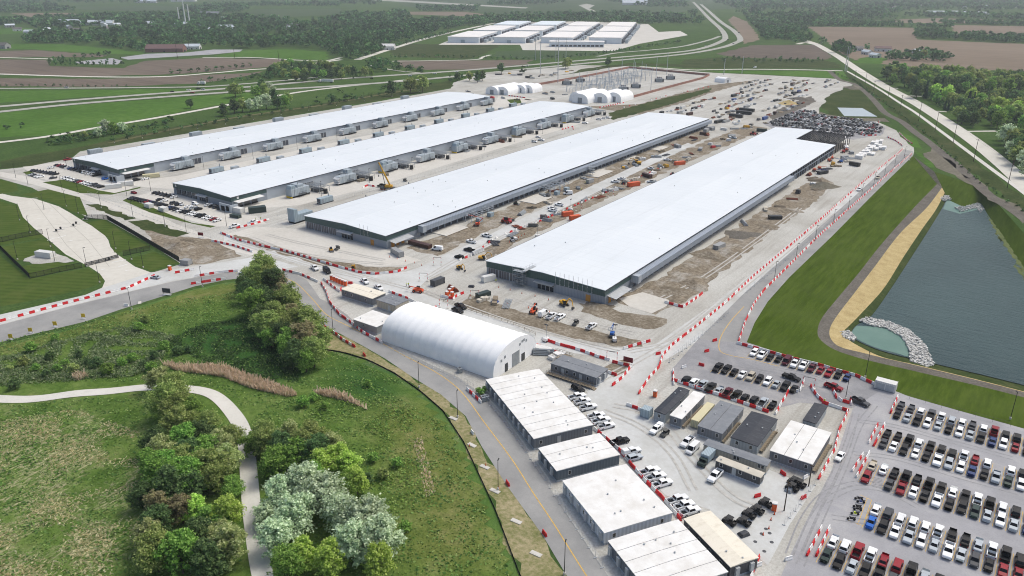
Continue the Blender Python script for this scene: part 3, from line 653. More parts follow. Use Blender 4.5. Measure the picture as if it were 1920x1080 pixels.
        for k in range(10):                                  # dark louvre banks between the cooling units
            y = 29 + k * 38.3 - 2
            b = MB().box(xs + 0.0, xs + 0.08, y + 13, y + 32, 0.3, 3.9).build('louvre_bank', 'louvre_dark', th)
            for q in range(8): ob('post', LPOST, b, (xs + 0.085, y + 13 + q * 2.7, 0))
        for y in (3, 8, 13):
            d = MB().box(xs + 0.07, xs + 0.2, y, y + 3.6, 1.1, 4.0).build('dock_door', 'louvre_mid', th)
            MB().box(xs + 0.2, xs + 0.6, y - 0.2, y + 3.8, 0.2, 1.0).build('dock_bumper', 'black_rubber', d)
        MB().hexa([(xs + 0.12, 1.0, 4.1), (xs + 4.6, 1.0, 3.9), (xs + 4.6, 19, 3.9), (xs + 0.12, 19, 4.1)], [(xs + 0.12, 1.0, 4.3), (xs + 4.6, 1.0, 4.1), (xs + 4.6, 19, 4.1), (xs + 0.12, 19, 4.3)]).build('dock_canopy', 'white_plain', th)
        # portal wall standing off the right corner
        pw = MB().box(xs - 4, xs + 6.2, -5.5, -5.0, 0, 4.4).box(xs + 5.7, xs + 6.2, -4.99, -0.5, 0, 4.2).build('portal_wall', 'panel_light', th)
        MB().box(xs - 2.5, xs + 0.8, -5.56, -5.505, 0.1, 3.0).build('opening', 'opening_dark', pw)
        MB().box(xs + 2.0, xs + 4.6, -5.56, -5.505, 0.6, 3.4).build('opening', 'opening_dark', pw)
        # hall number plate
        for (px_, py_, rz) in ((-hw + 2.2, -0.14, 0), (hw + 0.11, 3.5, PI / 2)):
            MB().box(0, 1.3, -0.03, 0, 0, 1.3).build('number_plate', 'white_plain', th, (px_, py_, 4.9), rz)
    return th
VENT = MB().bar((0, 0, -0.1), (0, 0, 0.35), 0.22, 6).bar((0, 0, 0.35), (0, 0, 0.5), 0.34, 6, 0.1).mesh('roof_vent', 'steel_light')
hall(-546, -488, 252.5, 649, 'finished long hall furthest left, cooling units down its right side', dict(side='units', bays=(4, 4.4, 3.0), baymat='glass_dark', canopy=26, vents=22))
hall(-428.3, -372, 252.5, 651, 'finished long hall second from left, beside the two rows of parked cars', dict(side='units', bays=(4, 4.4, 3.0), baymat='glass_dark', canopy=25, vents=26))
hall(-310.6, -252.8, 252.5, 651, 'long hall third from left, roof complete, with earthworks along its right side', dict(side='plenum', plen=398, bays=(4, 4.8, 1.0), baymat='louvre_mid', canopy=26, doors=(47,), vents=34))
h4 = hall(-192.7, -134, 252.5, 644, 'nearest long hall at right, its far roof corner still open steel framing', dict(side='plenum', plen=236, cut=346, bays=(3, 5.0, 1.0), canopy=26, canopymat='steel_grey', doors=(50,), vents=10))
# the unfinished end of the nearest hall
hw = 29.35; L4 = 391.5
m = MB(); y = 238
while y < 344:
    m.box(hw - 0.3, hw + 0.06, y, y + 0.5, 0.0, EAVE - 0.33); y += 5.3
m.box(hw - 0.3, hw + 0.05, 237, 346, 3.5, 4.0); m.box(hw - 0.3, hw + 0.04, 237, 346, 6.0, EAVE - 0.34)
m.build('wall_frame', 'plenum_grey', h4)
for i, y in enumerate(np.arange(238.7, 341, 5.3)):
    MB().box(hw - 0.45, hw - 0.31, y, y + 4.5, 4.1, 5.9).build('opening', 'opening_dark', h4)
    if i % 5 != 2: MB().box(hw - 0.45, hw - 0.31, y, y + 4.5, 0.1, 3.4).build('opening', 'opening_dark', h4)
colm = MB().box(-0.2, 0.2, -0.2, 0.2, 0, EAVE + 0.1).mesh('steel_column', 'steel_black')
for y in np.arange(350, L4 + 1, 6.8):
    for x, dz in ((hw - 0.2, 0), (14, 0.25), (0.6, 0.8)): ob('steel_column', colm, h4, (x, y, dz))
MB().box(0.2, hw, 346.2, L4, 0.0, 0.15).build('shade_slab', 'slab_shade', h4)  # dark slab added to deepen the shade under the open framing
gird = MB().hexa([(0.2, -0.16, EAVE + 0.35), (hw, -0.16, EAVE - 0.75), (hw, 0.16, EAVE - 0.75), (0.2, 0.16, EAVE + 0.35)], [(0.2, -0.16, EAVE + 0.85), (hw, -0.16, EAVE - 0.25), (hw, 0.16, EAVE - 0.25), (0.2, 0.16, EAVE + 0.85)]).mesh('roof_girder', 'steel_black')
for y in np.arange(347, L4 + 0.5, 3.4): ob('roof_girder', gird, h4, (0, y, 0))
jst = MB().box(-0.1, 0.1, 346.2, L4, 0, 0.26).mesh('roof_joist', 'steel_black')
for k in range(16):
    x = 1.0 + k * (hw - 1.2) / 15; ob('roof_joist', jst, h4, (x, 0, EAVE + RISE * (1 - x / hw) - 0.24))
# scaffold stair and gangway on the front of the nearest hall
def scaffold(x, y, rz, w_, d_, h_, label, gang=True):
    th = thing('scaffold_stair', label, 'scaffold', (x, y, 0), rz)
    post = MB().bar((0, 0, 0), (0, 0, h_), 0.06).mesh('post', 'steel_grey')
    for i in (0, 0.5, 1):
        for j in (0, 1): ob('post', post, th, (i * w_, j * d_, 0))
    for k in range(1, int(h_ / 2) + 1):
        z = k * h_ / (int(h_ / 2) + 1)
        MB().box(0, w_, 0, d_, z, z + 0.08).build('deck', 'steel_grey', th)
        m = MB(); m.bar((0, 0, z - 2), (w_, 0, z), 0.05); m.bar((0, d_, z), (w_, d_, z - 2), 0.05); m.bar((0, 0, z + 1), (w_, 0, z + 1), 0.04); m.bar((0, d_, z + 1), (w_, d_, z + 1), 0.04)
        m.build('brace', 'steel_light', th)
    if gang:
        g = MB().box(w_, w_ + 1.6, -0.4, 7.5, h_ - 0.6, h_ - 0.45)
        for xx in (w_, w_ + 1.6):
            g.bar((xx, -0.4, h_ + 0.5), (xx, 7.5, h_ + 0.5), 0.05)
            for yy in (0, 2.5, 5, 7.5): g.bar((xx, yy, h_ - 0.5), (xx, yy, h_ + 0.5), 0.04)
        g.build('gangway', 'steel_light', th)
scaffold(-176.5, 249.2, 0, 5.2, 2.4, 8.4, 'scaffold stair tower with gangway onto the nearest hall roof')
scaffold(-249.0, 437, 0, 4, 2.5, 7.6, 'scaffold stair tower halfway along the third hall', False)
# steel posts set along the fascia
pm = MB().bar((0, 0, 0), (0, 0, 5.6), 0.07).box(-0.15, 0.15, -0.02, 0.25, 0.4, 0.6).box(-0.15, 0.15, -0.02, 0.25, 2.0, 2.2).mesh('guard_post', 'steel_light')
gp = thing('guard_posts', 'row of nine tall steel posts fixed to the nearest hall front', 'posts', (-157, 252.1, 3.95))
for k in range(9): ob('guard_post', pm, gp, (k * 2.15, 0, 0))
gp = thing('guard_posts', 'three tall steel posts fixed to the third hall front', 'posts', (-270, 252.1, 3.95))
for k in range(3): ob('guard_post', pm, gp, (k * 2.6, 0, 0))

# ================================================================== COOLING UNITS
def unit_mesh(kind_):
    """outdoor air unit, long side along y, face towards +x"""
    P = {}
    P['skid'] = MB().box(0.3, 4.2, 0, 12.6, 0, 0.9).mesh('skid', 'black_rubber')
    P['body'] = MB().box(0, 4.5, -0.1, 12.2, 0.9, 4.4).box(4.5, 4.7, 2, 2.2, 0.9, 4.4).box(4.5, 4.7, 7, 7.2, 0.9, 4.4).mesh('body', 'unit_grey')
    if kind_ == 0:
        P['hood'] = MB().prism([(-1.5, 3.2), (-0.1, 4.2), (-0.1, 3.2)], 'x', 0.2, 4.3).prism([(-1.5, 2.0), (-0.1, 3.0), (-0.1, 2.0)], 'x', 0.2, 4.3).prism([(-1.5, 0.9), (-0.1, 1.8), (-0.1, 0.9)], 'x', 0.2, 4.3).mesh('intake_hood', 'white_plain')
        P['penthouse'] = MB().box(-2.4, 1.6, 8.4, 12.1, 4.4, 6.3).mesh('penthouse', 'unit_grey')
    else:
        P['hood'] = MB().prism([(0.2, 4.4), (3.6, 4.4), (3.2, 6.0), (0.6, 6.0)], 'x', 0.4, 3.8).mesh('penthouse', 'unit_blue_grey')
        P['penthouse'] = MB().box(-2.6, 3.0, 5.5, 9.5, 4.4, 5.6).mesh('duct', 'unit_grey')
    P['duct'] = MB().box(-7.6, -0.02, 8.6, 11.6, 1.2, 3.9).mesh('supply_duct', 'unit_grey')
    m = MB()
    for yy in np.arange(1, 8, 1.7): m.bar((0.4, yy, 4.4), (0.4, yy, 5.3), 0.05); m.bar((4.2, yy, 4.4), (4.2, yy, 5.3), 0.05)
    m.bar((0.4, 1, 5.3), (0.4, 7.8, 5.3), 0.05); m.bar((4.2, 1, 5.3), (4.2, 7.8, 5.3), 0.05)
    m.bar((1.5, 7.0, 4.4), (1.5, 7.0, 6.6), 0.22, 6)
    P['rail'] = m.mesh('roof_rail', 'steel_grey')
    m = MB(); m.box(4.72, 5.9, 4.0, 9.0, 1.6, 1.7)
    for yy in (4.0, 6.5, 9.0): m.bar((5.85, yy, 0), (5.85, yy, 2.7), 0.05)
    m.bar((5.85, 4, 2.7), (5.85, 9, 2.7), 0.05); m.bar((5.3, 9, 1.7), (5.3, 11, 0), 0.08); m.bar((4.8, 9, 1.7), (4.8, 11, 0), 0.08)
    P['platform'] = m.mesh('service_platform', 'steel_dark')
    return P
UN = [unit_mesh(0), unit_mesh(1)]
def unit(kind_, x, y, label, group):
    th = thing('cooling_unit', label, 'cooling unit', (x, y, 0.05), 0, group)
    th.scale = (1.1, 1.12, 1.18)
    for k, me in UN[kind_].items(): ob(me.name.split('.')[0], me, th)
    if kind_ == 1: MB().box(0.2, 4.3, -0.3, 0.5, 0.1, 0.85).build('end_guard', 'yellow_safety', th)
    return th
for k in range(10):
    unit(0, -480.5 - 4.5, 287 + k * 38.0, 'grey louvred cooling unit beside the leftmost hall, %s from the near end' % nth(k + 1), 'cooling units of the leftmost hall')
    unit(k % 2 == 0, -362.0 - 4.5, 286 + k * 38.3, 'grey cooling unit on a black skid right of the second hall, %s from near end' % nth(k + 1), 'cooling units of the second hall')
for k in range(9):
    th = thing('cooling_unit', 'grey unit behind the leftmost hall, %s from its near end' % nth(k + 1), 'cooling unit', (-556, 268 + k * 40, 0), 0, 'units behind the leftmost hall')
    MB().box(0, 4, 0, 9, 0.5, 6.2 + 2.3 * (k % 2 == 0)).build('body', 'unit_grey', th); MB().box(0.2, 3.8, 0.2, 8.8, 0, 0.49).build('skid', 'black_rubber', th)
# generator sheds left of halls two and three
def genset(x, y, label, group, rz=0):
    th = thing('generator', label, 'generator', (x, y, 0.04), rz, group)
    MB().box(-1.7, 1.7, 0, 9.5, 0.5, 3.4).build('enclosure', 'unit_blue_grey', th, bevel=0.05)
    MB().box(-1.8, 1.8, -0.1, 9.6, 0, 0.49).build('base_tank', 'steel_dark', th)
    MB().bar((0, 7.5, 3.4), (0, 7.5, 5.4), 0.3, 8).build('exhaust', 'steel_grey', th)
    MB().box(1.71, 1.76, 1, 2.2, 0.8, 3.0).build('door', 'panel_grey', th); MB().box(-1.2, 1.2, -0.06, -0.005, 0.9, 3.0).build('louvre', 'louvre_dark', th)
for k in range(10):
    genset(-455, 296 + k * 38.0, 'grey generator between the first and second halls, %s from the near end' % nth(k + 1), 'generators between first and second halls')
    th = thing('switchgear_box', 'pale switchgear cabinet between first and second halls, %s from the near end' % nth(k + 1), 'cabinet', (-450, 309 + k * 38.0, 0.04), 0, 'switchgear cabinets')
    MB().box(-1.4, 1.4, 0, 5, 0.2, 2.8).build('cabinet', 'unit_grey', th); MB().box(-1.5, 1.5, -0.1, 5.1, 0, 0.19).build('plinth', 'concrete', th); MB().box(1.41, 1.46, 0.5, 4.5, 0.4, 2.6).build('door', 'panel_light', th)
for k in range(10):
    genset(-345.5 + (6 if k == 0 else 0), 283 + k * 38.3 + (4 if k == 0 else 14), 'grey cabinet shed right of the second hall, %s from the near end' % nth(k + 1), 'sheds along the second hall') if k in (0,) else None
    if k > 0 or True:
        th = thing('pipe_rack', 'steel pipe rack with black tank right of the second hall, %s from near end' % nth(k + 1), 'pipe rack', (-362, 303 + k * 38.3, 0.04), 0, 'pipe racks of the second hall')
        m = MB()
        for xx in (-5, 0, 5):
            for yy in (0, 4, 8): m.bar((xx, yy, 0), (xx, yy, 3.6), 0.14)
            m.bar((xx, 0, 3.6), (xx, 8, 3.6), 0.16); m.bar((xx, 0, 2.2), (xx, 8, 2.2), 0.1)
        for yy in (0, 4, 8): m.bar((-5, yy, 3.6), (5, yy, 3.6), 0.14)
        m.build('frame', 'steel_grey', th)
        m = MB()
        for q in range(5): m.bar((-9, 0.8 + q * 1.5, 3.85), (5, 0.8 + q * 1.5, 3.85), 0.2, 6)
        m.build('pipe', 'steel_light', th)
        MB().bar((7, 3, 0), (7, 3, 2.6), 1.3, 10).build('tank', 'black_rubber', th, smooth=False)
        MB().box(-4, 2, 1, 6, 0.0, 1.9).build('pump_skid', 'steel_dark', th)
th = thing('air_handler', 'tall grey stepped air handler standing by the near corner of the third hall', 'air handler', (-323, 256, 0.05))
MB().box(-2.6, 2.6, 0, 10, 0.9, 4.6).build('body', 'unit_blue_grey', th); MB().hexa([(-2.6, -2.5, 0.9), (2.6, -2.5, 0.9), (2.6, -0.02, 0.9), (-2.6, -0.02, 0.9)], [(-2.6, -2.5, 8.0), (2.6, -2.5, 8.0), (2.6, -0.02, 7.5), (-2.6, -0.02, 7.5)]).build('intake', 'unit_blue_grey', th)
MB().box(-2.3, 2.3, -2.3, 9.8, 0, 0.88).build('skid', 'black_rubber', th)
for k, (x, y) in enumerate(((-318, 296), (-317, 314), (-318, 332))):
    genset(x, y, 'grey box unit standing left of the third hall, %s from the near end' % nth(k + 1), 'units left of the third hall')
# ================================================================== SITE TRAILERS
def trailer(cx, cy, L, W, H, rz, label, wall, roofm, nmod=1, axis='x', bow=0.12, ac=(), win=(), doors=(), seam='seam_dark', skirt='panel_light', missing=(), cat='trailer'):
    """modular office; local x = length, y = width, modules side by side along x (axis 'x') or along y; ac/win/doors: (side, position, ...)"""
    th = thing('office_trailer', label, cat, (cx, cy, 0.06), rz, 'site office trailers')
    hl, hw = L / 2, W / 2
    MB().box(-hl, hl, -hw, hw, 0.62, H - 0.12).build('wall', wall, th)
    MB().box(-hl + 0.06, hl - 0.06, -hw + 0.06, hw - 0.06, 0, 0.6).build('skirting', skirt, th)
    n = nmod
    i = 0
    while i < n:
        j = i + 1
        while j < n and j in missing: j += 1
        a, b = i / n, j / n; g = 0.06
        m = MB(); o = 0.14
        if axis == 'x':
            x0, x1 = -hl + L * a + (g if i else -o), -hl + L * b - (g if j < n else -o)
            yy = [-hw - o, -hw * 0.5, 0, hw * 0.5, hw + o]; zz = [0, bow * 0.75, bow, bow * 0.75, 0]
            m.prism([(yy[q], H + zz[q]) for q in range(5)] + [(hw + o, H - 0.16), (-hw - o, H - 0.16)], 'x', x0, x1)
        else:
            y0, y1 = -hw + W * a + (g if i else -o), -hw + W * b - (g if j < n else -o)
            xx = [-hl - o, -hl * 0.5, 0, hl * 0.5, hl + o]; zz = [0, bow * 0.75, bow, bow * 0.75, 0]
            if n == 1:
                yy = [y0, (y0 + y1) / 2, y1]; m.prism([(y0, H), ((y0 + y1) / 2, H + bow), (y1, H), (y1, H - 0.16), (y0, H - 0.16)], 'x', -hl - o, hl + o)
            else: m.prism([(xx[q], H + zz[q]) for q in range(5)] + [(hl + o, H - 0.16), (-hl - o, H - 0.16)], 'y', y0, y1)
        m.build('roof_panel', roofm, th)
        i = j
    if n > 1:
        m = MB()
        m.box(-hl + 0.1, hl - 0.1, -hw + 0.1, hw - 0.1, H - 0.13, H - 0.04)
        m.build('roof_seam', seam, th)
    def place(side, t, w_, z0, z1, d, name, mt, par=None):
        s, e = (0.005, d)
        if side == 'S': m = MB().box(t, t + w_, -hw - e, -hw - s, z0, z1)
        elif side == 'N': m = MB().box(t, t + w_, hw + s, hw + e, z0, z1)
        elif side == 'W': m = MB().box(-hl - e, -hl - s, t, t + w_, z0, z1)
        else: m = MB().box(hl + s, hl + e, t, t + w_, z0, z1)
        return m.build(name, mt, par or th)
    for side, t in ac:
        a = place(side, t, 1.0, 0.9, H - 0.6, 0.55, 'wall_air_conditioner', 'steel_light')
    for side, t in win: 
        f = place(side, t, 0.9, 1.55, 2.75, 0.04, 'window', 'white_plain')
        if side in 'SN': y = (-hw - 0.045) if side == 'S' else (hw + 0.045); MB().box(t + 0.08, t + 0.82, min(y, y * 1.0005) - 0.01, y + 0.01, 1.63, 2.67).build('pane', 'glass_dark', f)
        else: x = (-hl - 0.045) if side == 'W' else (hl + 0.045); MB().box(x - 0.01, x + 0.01, t + 0.08, t + 0.82, 1.63, 2.67).build('pane', 'glass_dark', f)
    for k in range(max(2, int(L * W / 60))):
        ob('roof_vent', VENT, th, (RND.uniform(-hl + 1, hl - 1), RND.uniform(-hw * 0.7, hw * 0.7), H + bow * 0.4), 0, 0.8)
    for side, t in doors: place(side, t, 1.1, 0.65, 2.75, 0.05, 'door', 'steel_light')
    return th
def deck(x, y, rz, L, W, h, label, stairs=1, rail=True):
    th = thing('timber_ramp', label, 'ramp', (x, y, 0.06), rz, 'timber access ramps')
    n = int(L / 1.2)
    pl = MB().box(0, L / n - 0.03, 0, W, h - 0.08, h).mesh('plank', 'timber')
    for k in range(n): ob('plank', pl, th, (k * L / n, 0, 0))
    m = MB()
    for k in range(n + 1):
        for yy in (0, W): m.bar((k * L / n, yy, 0), (k * L / n, yy, h + (1.0 if rail else 0)), 0.05)
    if rail:
        for yy in (0, W):
            for zz in (0.5, 1.0): m.bar((0, yy, h + zz), (L, yy, h + zz), 0.05)
    m.build('railing', 'timber', th)
    if stairs:
        s = MB()
        for k in range(4): s.box(L + k * 0.3, L + 0.3 + k * 0.3, 0, W, 0, h * (1 - (k + 1) / 5))
        s.build('steps', 'timber', th)
    return th
A1 = math.atan2(-19.1, 31.0)
def along(a, d, c, e):  # centre of a block from its four roof corners
    return tuple(sum(q[i] for q in (a, d, c, e)) / 4 for i in (0, 1))
c = along((-131.3,171.0), (-122,186.8), (-90.9,167.7), (-100.3,151.9))
trailer(c[0], c[1], 36.4, 18.3, 3.8, A1, 'long grey office complex of ten white-roofed modules behind the big tent', 'trailer_grey', 'trailer_roof_white', 10, missing=(6,), ac=[('S', -17.5 + 3.64 * k) for k in range(10)], win=[('E', -7.5), ('E', 6.5)], doors=[('E', -2)])
c = along((-96.9,149.2), (-86.9,165.0), (-77.8,158.7), (-87.6,143.1))
trailer(c[0], c[1], 11.1, 18.6, 3.7, A1, 'slate grey office of three white-roofed modules between two larger blocks', 'trailer_slate', 'trailer_roof_white', 3, ac=[('S', -4.8 + 3.7 * k) for k in range(3)], win=[('E', -6)])
c = along((-83.8,140.4), (-74.4,155.8), (-55.9,145.1), (-65.9,129.1))
trailer(c[0], c[1], 21.3, 18.3, 3.7, A1, 'white-walled office complex with a plain seamless white roof', 'trailer_white', 'trailer_roof_white', 1, ac=[('S', -9.5 + 3.7 * k) for k in range(6)], win=[('E', -7), ('E', 6), ('S', -7), ('S', 0.2), ('S', 4)])
ca = Vector((-63.6,127.2)); dv = Vector((math.cos(A1), math.sin(A1))); nv = Vector((-dv.y, dv.x))
c = ca + dv * 9.2 + nv * 9.3
trailer(c.x, c.y, 18.4, 18.6, 3.8, A1, 'grey office complex of five white-roofed modules at the bottom edge', 'trailer_grey', 'trailer_roof_white', 5, ac=[('S', -8.4 + 3.7 * k) for k in range(5)], doors=[('E', -3)])
c = along((-52.7,144.2), (-49.0,150.7), (-34.4,141.6), (-38.2,135.2))
trailer(c[0], c[1], 17.2, 7.4, 3.7, A1, 'charcoal double trailer with stained cream roof at the bottom edge', 'trailer_charcoal', 'trailer_roof_cream', 1, 'y', 0.25, win=[('S', -7), ('S', -3), ('S', 1), ('S', 5)], ac=[('E', -2.4), ('E', 1.5)])
E90 = PI / 2
trailer(-78.5, 194, 17.3, 3.5, 3.3, E90, 'narrow pale trailer with black roof, leftmost in the trailer row', 'trailer_pale', 'trailer_roof_black', 1, 'y', 0.25, win=[('W', -0.4), ('S', -5), ('S', 2)])
trailer(-73.6, 194.3, 17.2, 3.6, 3.4, E90, 'narrow grey trailer with a clean white roof, second in the row', 'trailer_grey', 'trailer_roof_white', 1, 'y', 0.05, win=[('W', -0.4), ('S', -5.5), ('S', 3)], doors=[('S', -2)])
th = thing('shipping_container', 'cream shipping container squeezed between two grey trailers', 'container', (-68.8, 194.4, 0.06), E90)
MB().box(-6.05, 6.05, -1.2, 1.2, 0.15, 2.6).build('body', 'container_cream', th); MB().box(-6.12, -6.055, -1.15, 1.15, 0.2, 2.5).build('door', 'container_cream', th)
m = MB()
for yy in (-0.7, -0.2, 0.2, 0.7): m.bar((-6.15, yy, 0.2), (-6.15, yy, 2.5), 0.04)
m.build('lock_rod', 'steel_grey', th)
trailer(-63.0, 193.7, 17.1, 7.2, 3.3, E90, 'grey double trailer with plain grey roof, centre of the row', 'trailer_grey', 'trailer_roof_grey', 2, 'y', 0.1, win=[('W', -2.6), ('W', 1.6), ('S', -5), ('S', 4)], doors=[('S', -1)])
trailer(-53.0, 193.2, 16.8, 7.5, 3.3, E90, 'light grey double trailer under a glossy black roof', 'trailer_pale', 'trailer_roof_black', 1, 'y', 0.18, win=[('W', -2.4), ('W', 1.5), ('S', -5), ('S', 3)])
trailer(-40.2, 193.7, 18.4, 11.0, 3.5, E90, 'grey triple trailer with white roof and dark seams, rightmost of the row', 'trailer_grey', 'trailer_roof_white', 3, 'y', 0.1, win=[('W', -4.5), ('W', -0.5), ('W', 3.4)], ac=[('E', -1)])
trailer(-53.0, 179.2, 17.4, 3.2, 3.0, 0, 'long tan trailer with grey roof behind the charcoal office trailer', 'trailer_tan', 'trailer_roof_grey', 1, 'y', 0.15, win=[('S', -7), ('S', -6.1), ('S', -0.3), ('S', 0.6), ('S', 6.3), ('S', 7.2)])
trailer(-50.0, 173.4, 12.2, 2.6, 2.9, R(-3), 'charcoal office trailer with tan roof standing out in the yard', 'trailer_charcoal', 'tan_roof', 1, 'y', 0.05, win=[('S', -5), ('S', 0.3), ('S', 4)], doors=[('S', -1.5)])
trailer(-41.4, 212, 11.8, 3.6, 3.0, E90, 'small trailer with a black roof by the barrier gate', 'trailer_pale', 'trailer_roof_black', 1, 'y', 0.1)
trailer(-112.6, 196.7, 17.1, 7.5, 3.4, 0, 'grey double trailer with timber ramp beside the big tent entrance', 'trailer_grey', 'trailer_roof_grey', 2, 'y', 0.12, win=[('S', -7), ('S', -2.8), ('S', 0), ('S', 5)], doors=[('S', -4.5), ('S', 2.2)], ac=[('E', -2.5), ('E', 1)])
trailer(-217.2, 202, 17.6, 7.4, 3.5, 0, 'dark grey double trailer with a pale roof left of the tan one', 'trailer_grey', 'trailer_roof_cream', 2, 'y', 0.12, win=[('S', -7), ('S', -3.4), ('S', 4.5)])
trailer(-201.0, 202, 10.2, 7.4, 3.6, 0, 'tan double trailer with grey roof between pale-roofed trailer and tent', 'trailer_tan', 'trailer_roof_grey', 2, 'y', 0.05, seam='white_plain', doors=[('S', 1)])
trailer(-194.4, 185.4, 12.0, 10.1, 3.3, 0, 'pale grey square office with flat white roof against the big tent', 'container_grey', 'trailer_roof_white', 1, 'y', 0.02, win=[('S', -1)])
def cbox(name, x, y, rz, L, W, H, mt, label, cat='container', group=None, ribs=True):
    th = thing(name, label, cat, (x, y, 0.06), rz, group)
    MB().box(-L / 2, L / 2, -W / 2, W / 2, 0.12, H).build('body', mt, th)
    MB().box(-L / 2 - 0.05, -L / 2 - 0.002, -W / 2 + 0.05, W / 2 - 0.05, 0.2, H - 0.1).build('door', mt, th)
    cp = MB().box(-0.08, 0.08, -0.08, 0.08, 0, H + 0.04).mesh('corner_post', mt)
    for sx in (-1, 1):
        for sy in (-1, 1): ob('corner_post', cp, th, (sx * L / 2, sy * W / 2, 0))
    return th
cbox('shipping_container', -28.5, 245.2, 0, 6.1, 2.9, 2.9, 'container_white', 'white double-door storage box at the edge of the upper car park')
th = bpy.context.scene.objects['shipping_container.001'] if 'shipping_container.001' in bpy.data.objects else None
if th:
    for k in (-1.4, 1.4): MB().box(k - 1.25, k + 1.25, -1.52, -1.455, 0.3, 2.2).build('roller_door', 'steel_light', th)
cbox('shipping_container', -203, 231.5, R(86), 6.1, 2.5, 2.7, 'trailer_charcoal', 'black site container at the road junction near two workers')
cbox('storage_shed', -83.1, 186.4, 0, 2.7, 2.7, 2.8, 'unit_blue_grey', 'small square grey shed left of the trailer row', 'shed')
deck(-121.5, 190.6, 0, 17, 1.6, 0.6, 'timber ramp along the front of the grey trailer by the tent')
deck(-33.6, 186.0, E90, 15, 1.8, 0.7, 'brown timber deck along the right side of the triple trailer', 1)
deck(-48.2, 187.0, E90, 12, 1.7, 0.7, 'timber deck between the black-roofed and triple trailers', 1)
deck(-58.6, 185.5, E90, 12, 1.3, 0.6, 'narrow timber walkway between the grey and black-roofed double trailers', 1)
deck(-70.9, 186.5, E90, 14, 1.2, 0.6, 'narrow timber walkway between white-roofed trailer and cream container', 1)
deck(-127.5, 201.5, 0, 7, 4.5, 0.9, 'timber landing between the big tent and grey trailer', 0)

# ================================================================== FABRIC BUILDINGS
def tunnel(x, y, rz, L, W, Hh, nb, label, group=None, doors=((0, 3.2, 3.4),), wallh=2.2, bulge=0.12, name='fabric_tent'):
    """arched fabric building: local x = length, open end wall at +x; every bay between two hoops is its own panel"""
    th = thing(name, label, 'tent', (x, y, 0.05), rz, group)
    def prof(s, n=14):
        out = []
        for i in range(n + 1):
            a = PI * i / n
            yy = -math.cos(a) * W / 2
            zz = wallh + (Hh - wallh) * math.sin(a) ** 0.85
            out.append((yy * s, zz * s if False else zz))
        return [(-W / 2, 0.0)] + out + [(W / 2, 0.0)]
    pr = prof(1.0); npf = len(pr)
    for b in range(nb):
        m = MB(); rows = []
        for q in range(5):
            t_ = q / 4; xx = -L / 2 + L * (b + t_) / nb
            k = 1 - bulge / W * 2 * math.sin(PI * t_)
            rows.append([(xx, yy * k, zz * (1 - bulge / Hh * math.sin(PI * t_))) for yy, zz in pr])
        vs = [v for r in rows for v in r]; fs = []
        for q in range(4):
            for i in range(npf - 1): fs.append((q * npf + i, q * npf + i + 1, (q + 1) * npf + i + 1, (q + 1) * npf + i))
        m.add(vs, fs); m.build('fabric_panel', 'tent_fabric', th, smooth=True)
    for s, nm in ((-1, 'end_wall'), (1, 'end_wall')):
        m = MB(); x0 = s * (L / 2 - 0.05)
        m.prism([(yy * 0.995, zz * 0.995) for yy, zz in pr], 'x', x0 - 0.1, x0 + 0.02); ew = m.build('end_wall', 'tent_fabric', th)
        if s > 0:
            for (dy, dw, dh) in doors:
                MB().box(x0 + 0.03, x0 + 0.12, dy - dw / 2, dy + dw / 2, 0.05, dh).build('door', 'steel_grey' if dw > 2 else 'glass_dark', ew)
    return th
bt = tunnel(-158.6, 190.3, 0, 50, 25, 9.8, 14, 'very large white arched fabric building beside the curving road', None, ((0.2, 4.2, 5.0), (-5.2, 1.6, 3.0), (4.5, 2.0, 2.8)))
for dy, z in ((-8, 4.6), (-6, 5.2), (2.6, 6.4), (4, 7.0), (5, 7.1), (6.4, 6.4)):
    MB().box(25.0, 25.06, dy - 0.4, dy + 0.4, z, z + 0.9).build('vent', 'steel_grey', bt)
for k, (px, py, L_, W_) in enumerate(((922, 177, 44, 17), (941, 177.5, 46, 17), (974, 174, 24, 16), (989, 174, 20, 14))):
    q = G(px, py); tunnel(q.x, q.y + L_ / 2, R(-90), L_, W_, 8.5, 6, 'white tunnel tent near the substation fence, %s from left in the far cluster' % nth(k + 1), 'tents behind the leftmost hall', ((0, 5, 5),))
for k, (px, py, L_, W_) in enumerate(((1078, 190, 40, 14), (1087, 193.5, 46, 19), (1124, 192, 40, 19), (1150, 191, 28, 18))):
    q = G(px, py); tunnel(q.x, q.y + L_ / 2, R(-90), L_, W_, 9.5, 6, 'white tunnel tent in front of the substation, %s from left' % nth(k + 1), 'tents before the substation', ((0, 5, 5.5),))
tunnel(G(1355, 154).x, G(1355, 154).y, R(-20), 16, 12, 6, 4, 'small white tent alone at the top of the storage yard', None, ((0, 3, 3.5),))

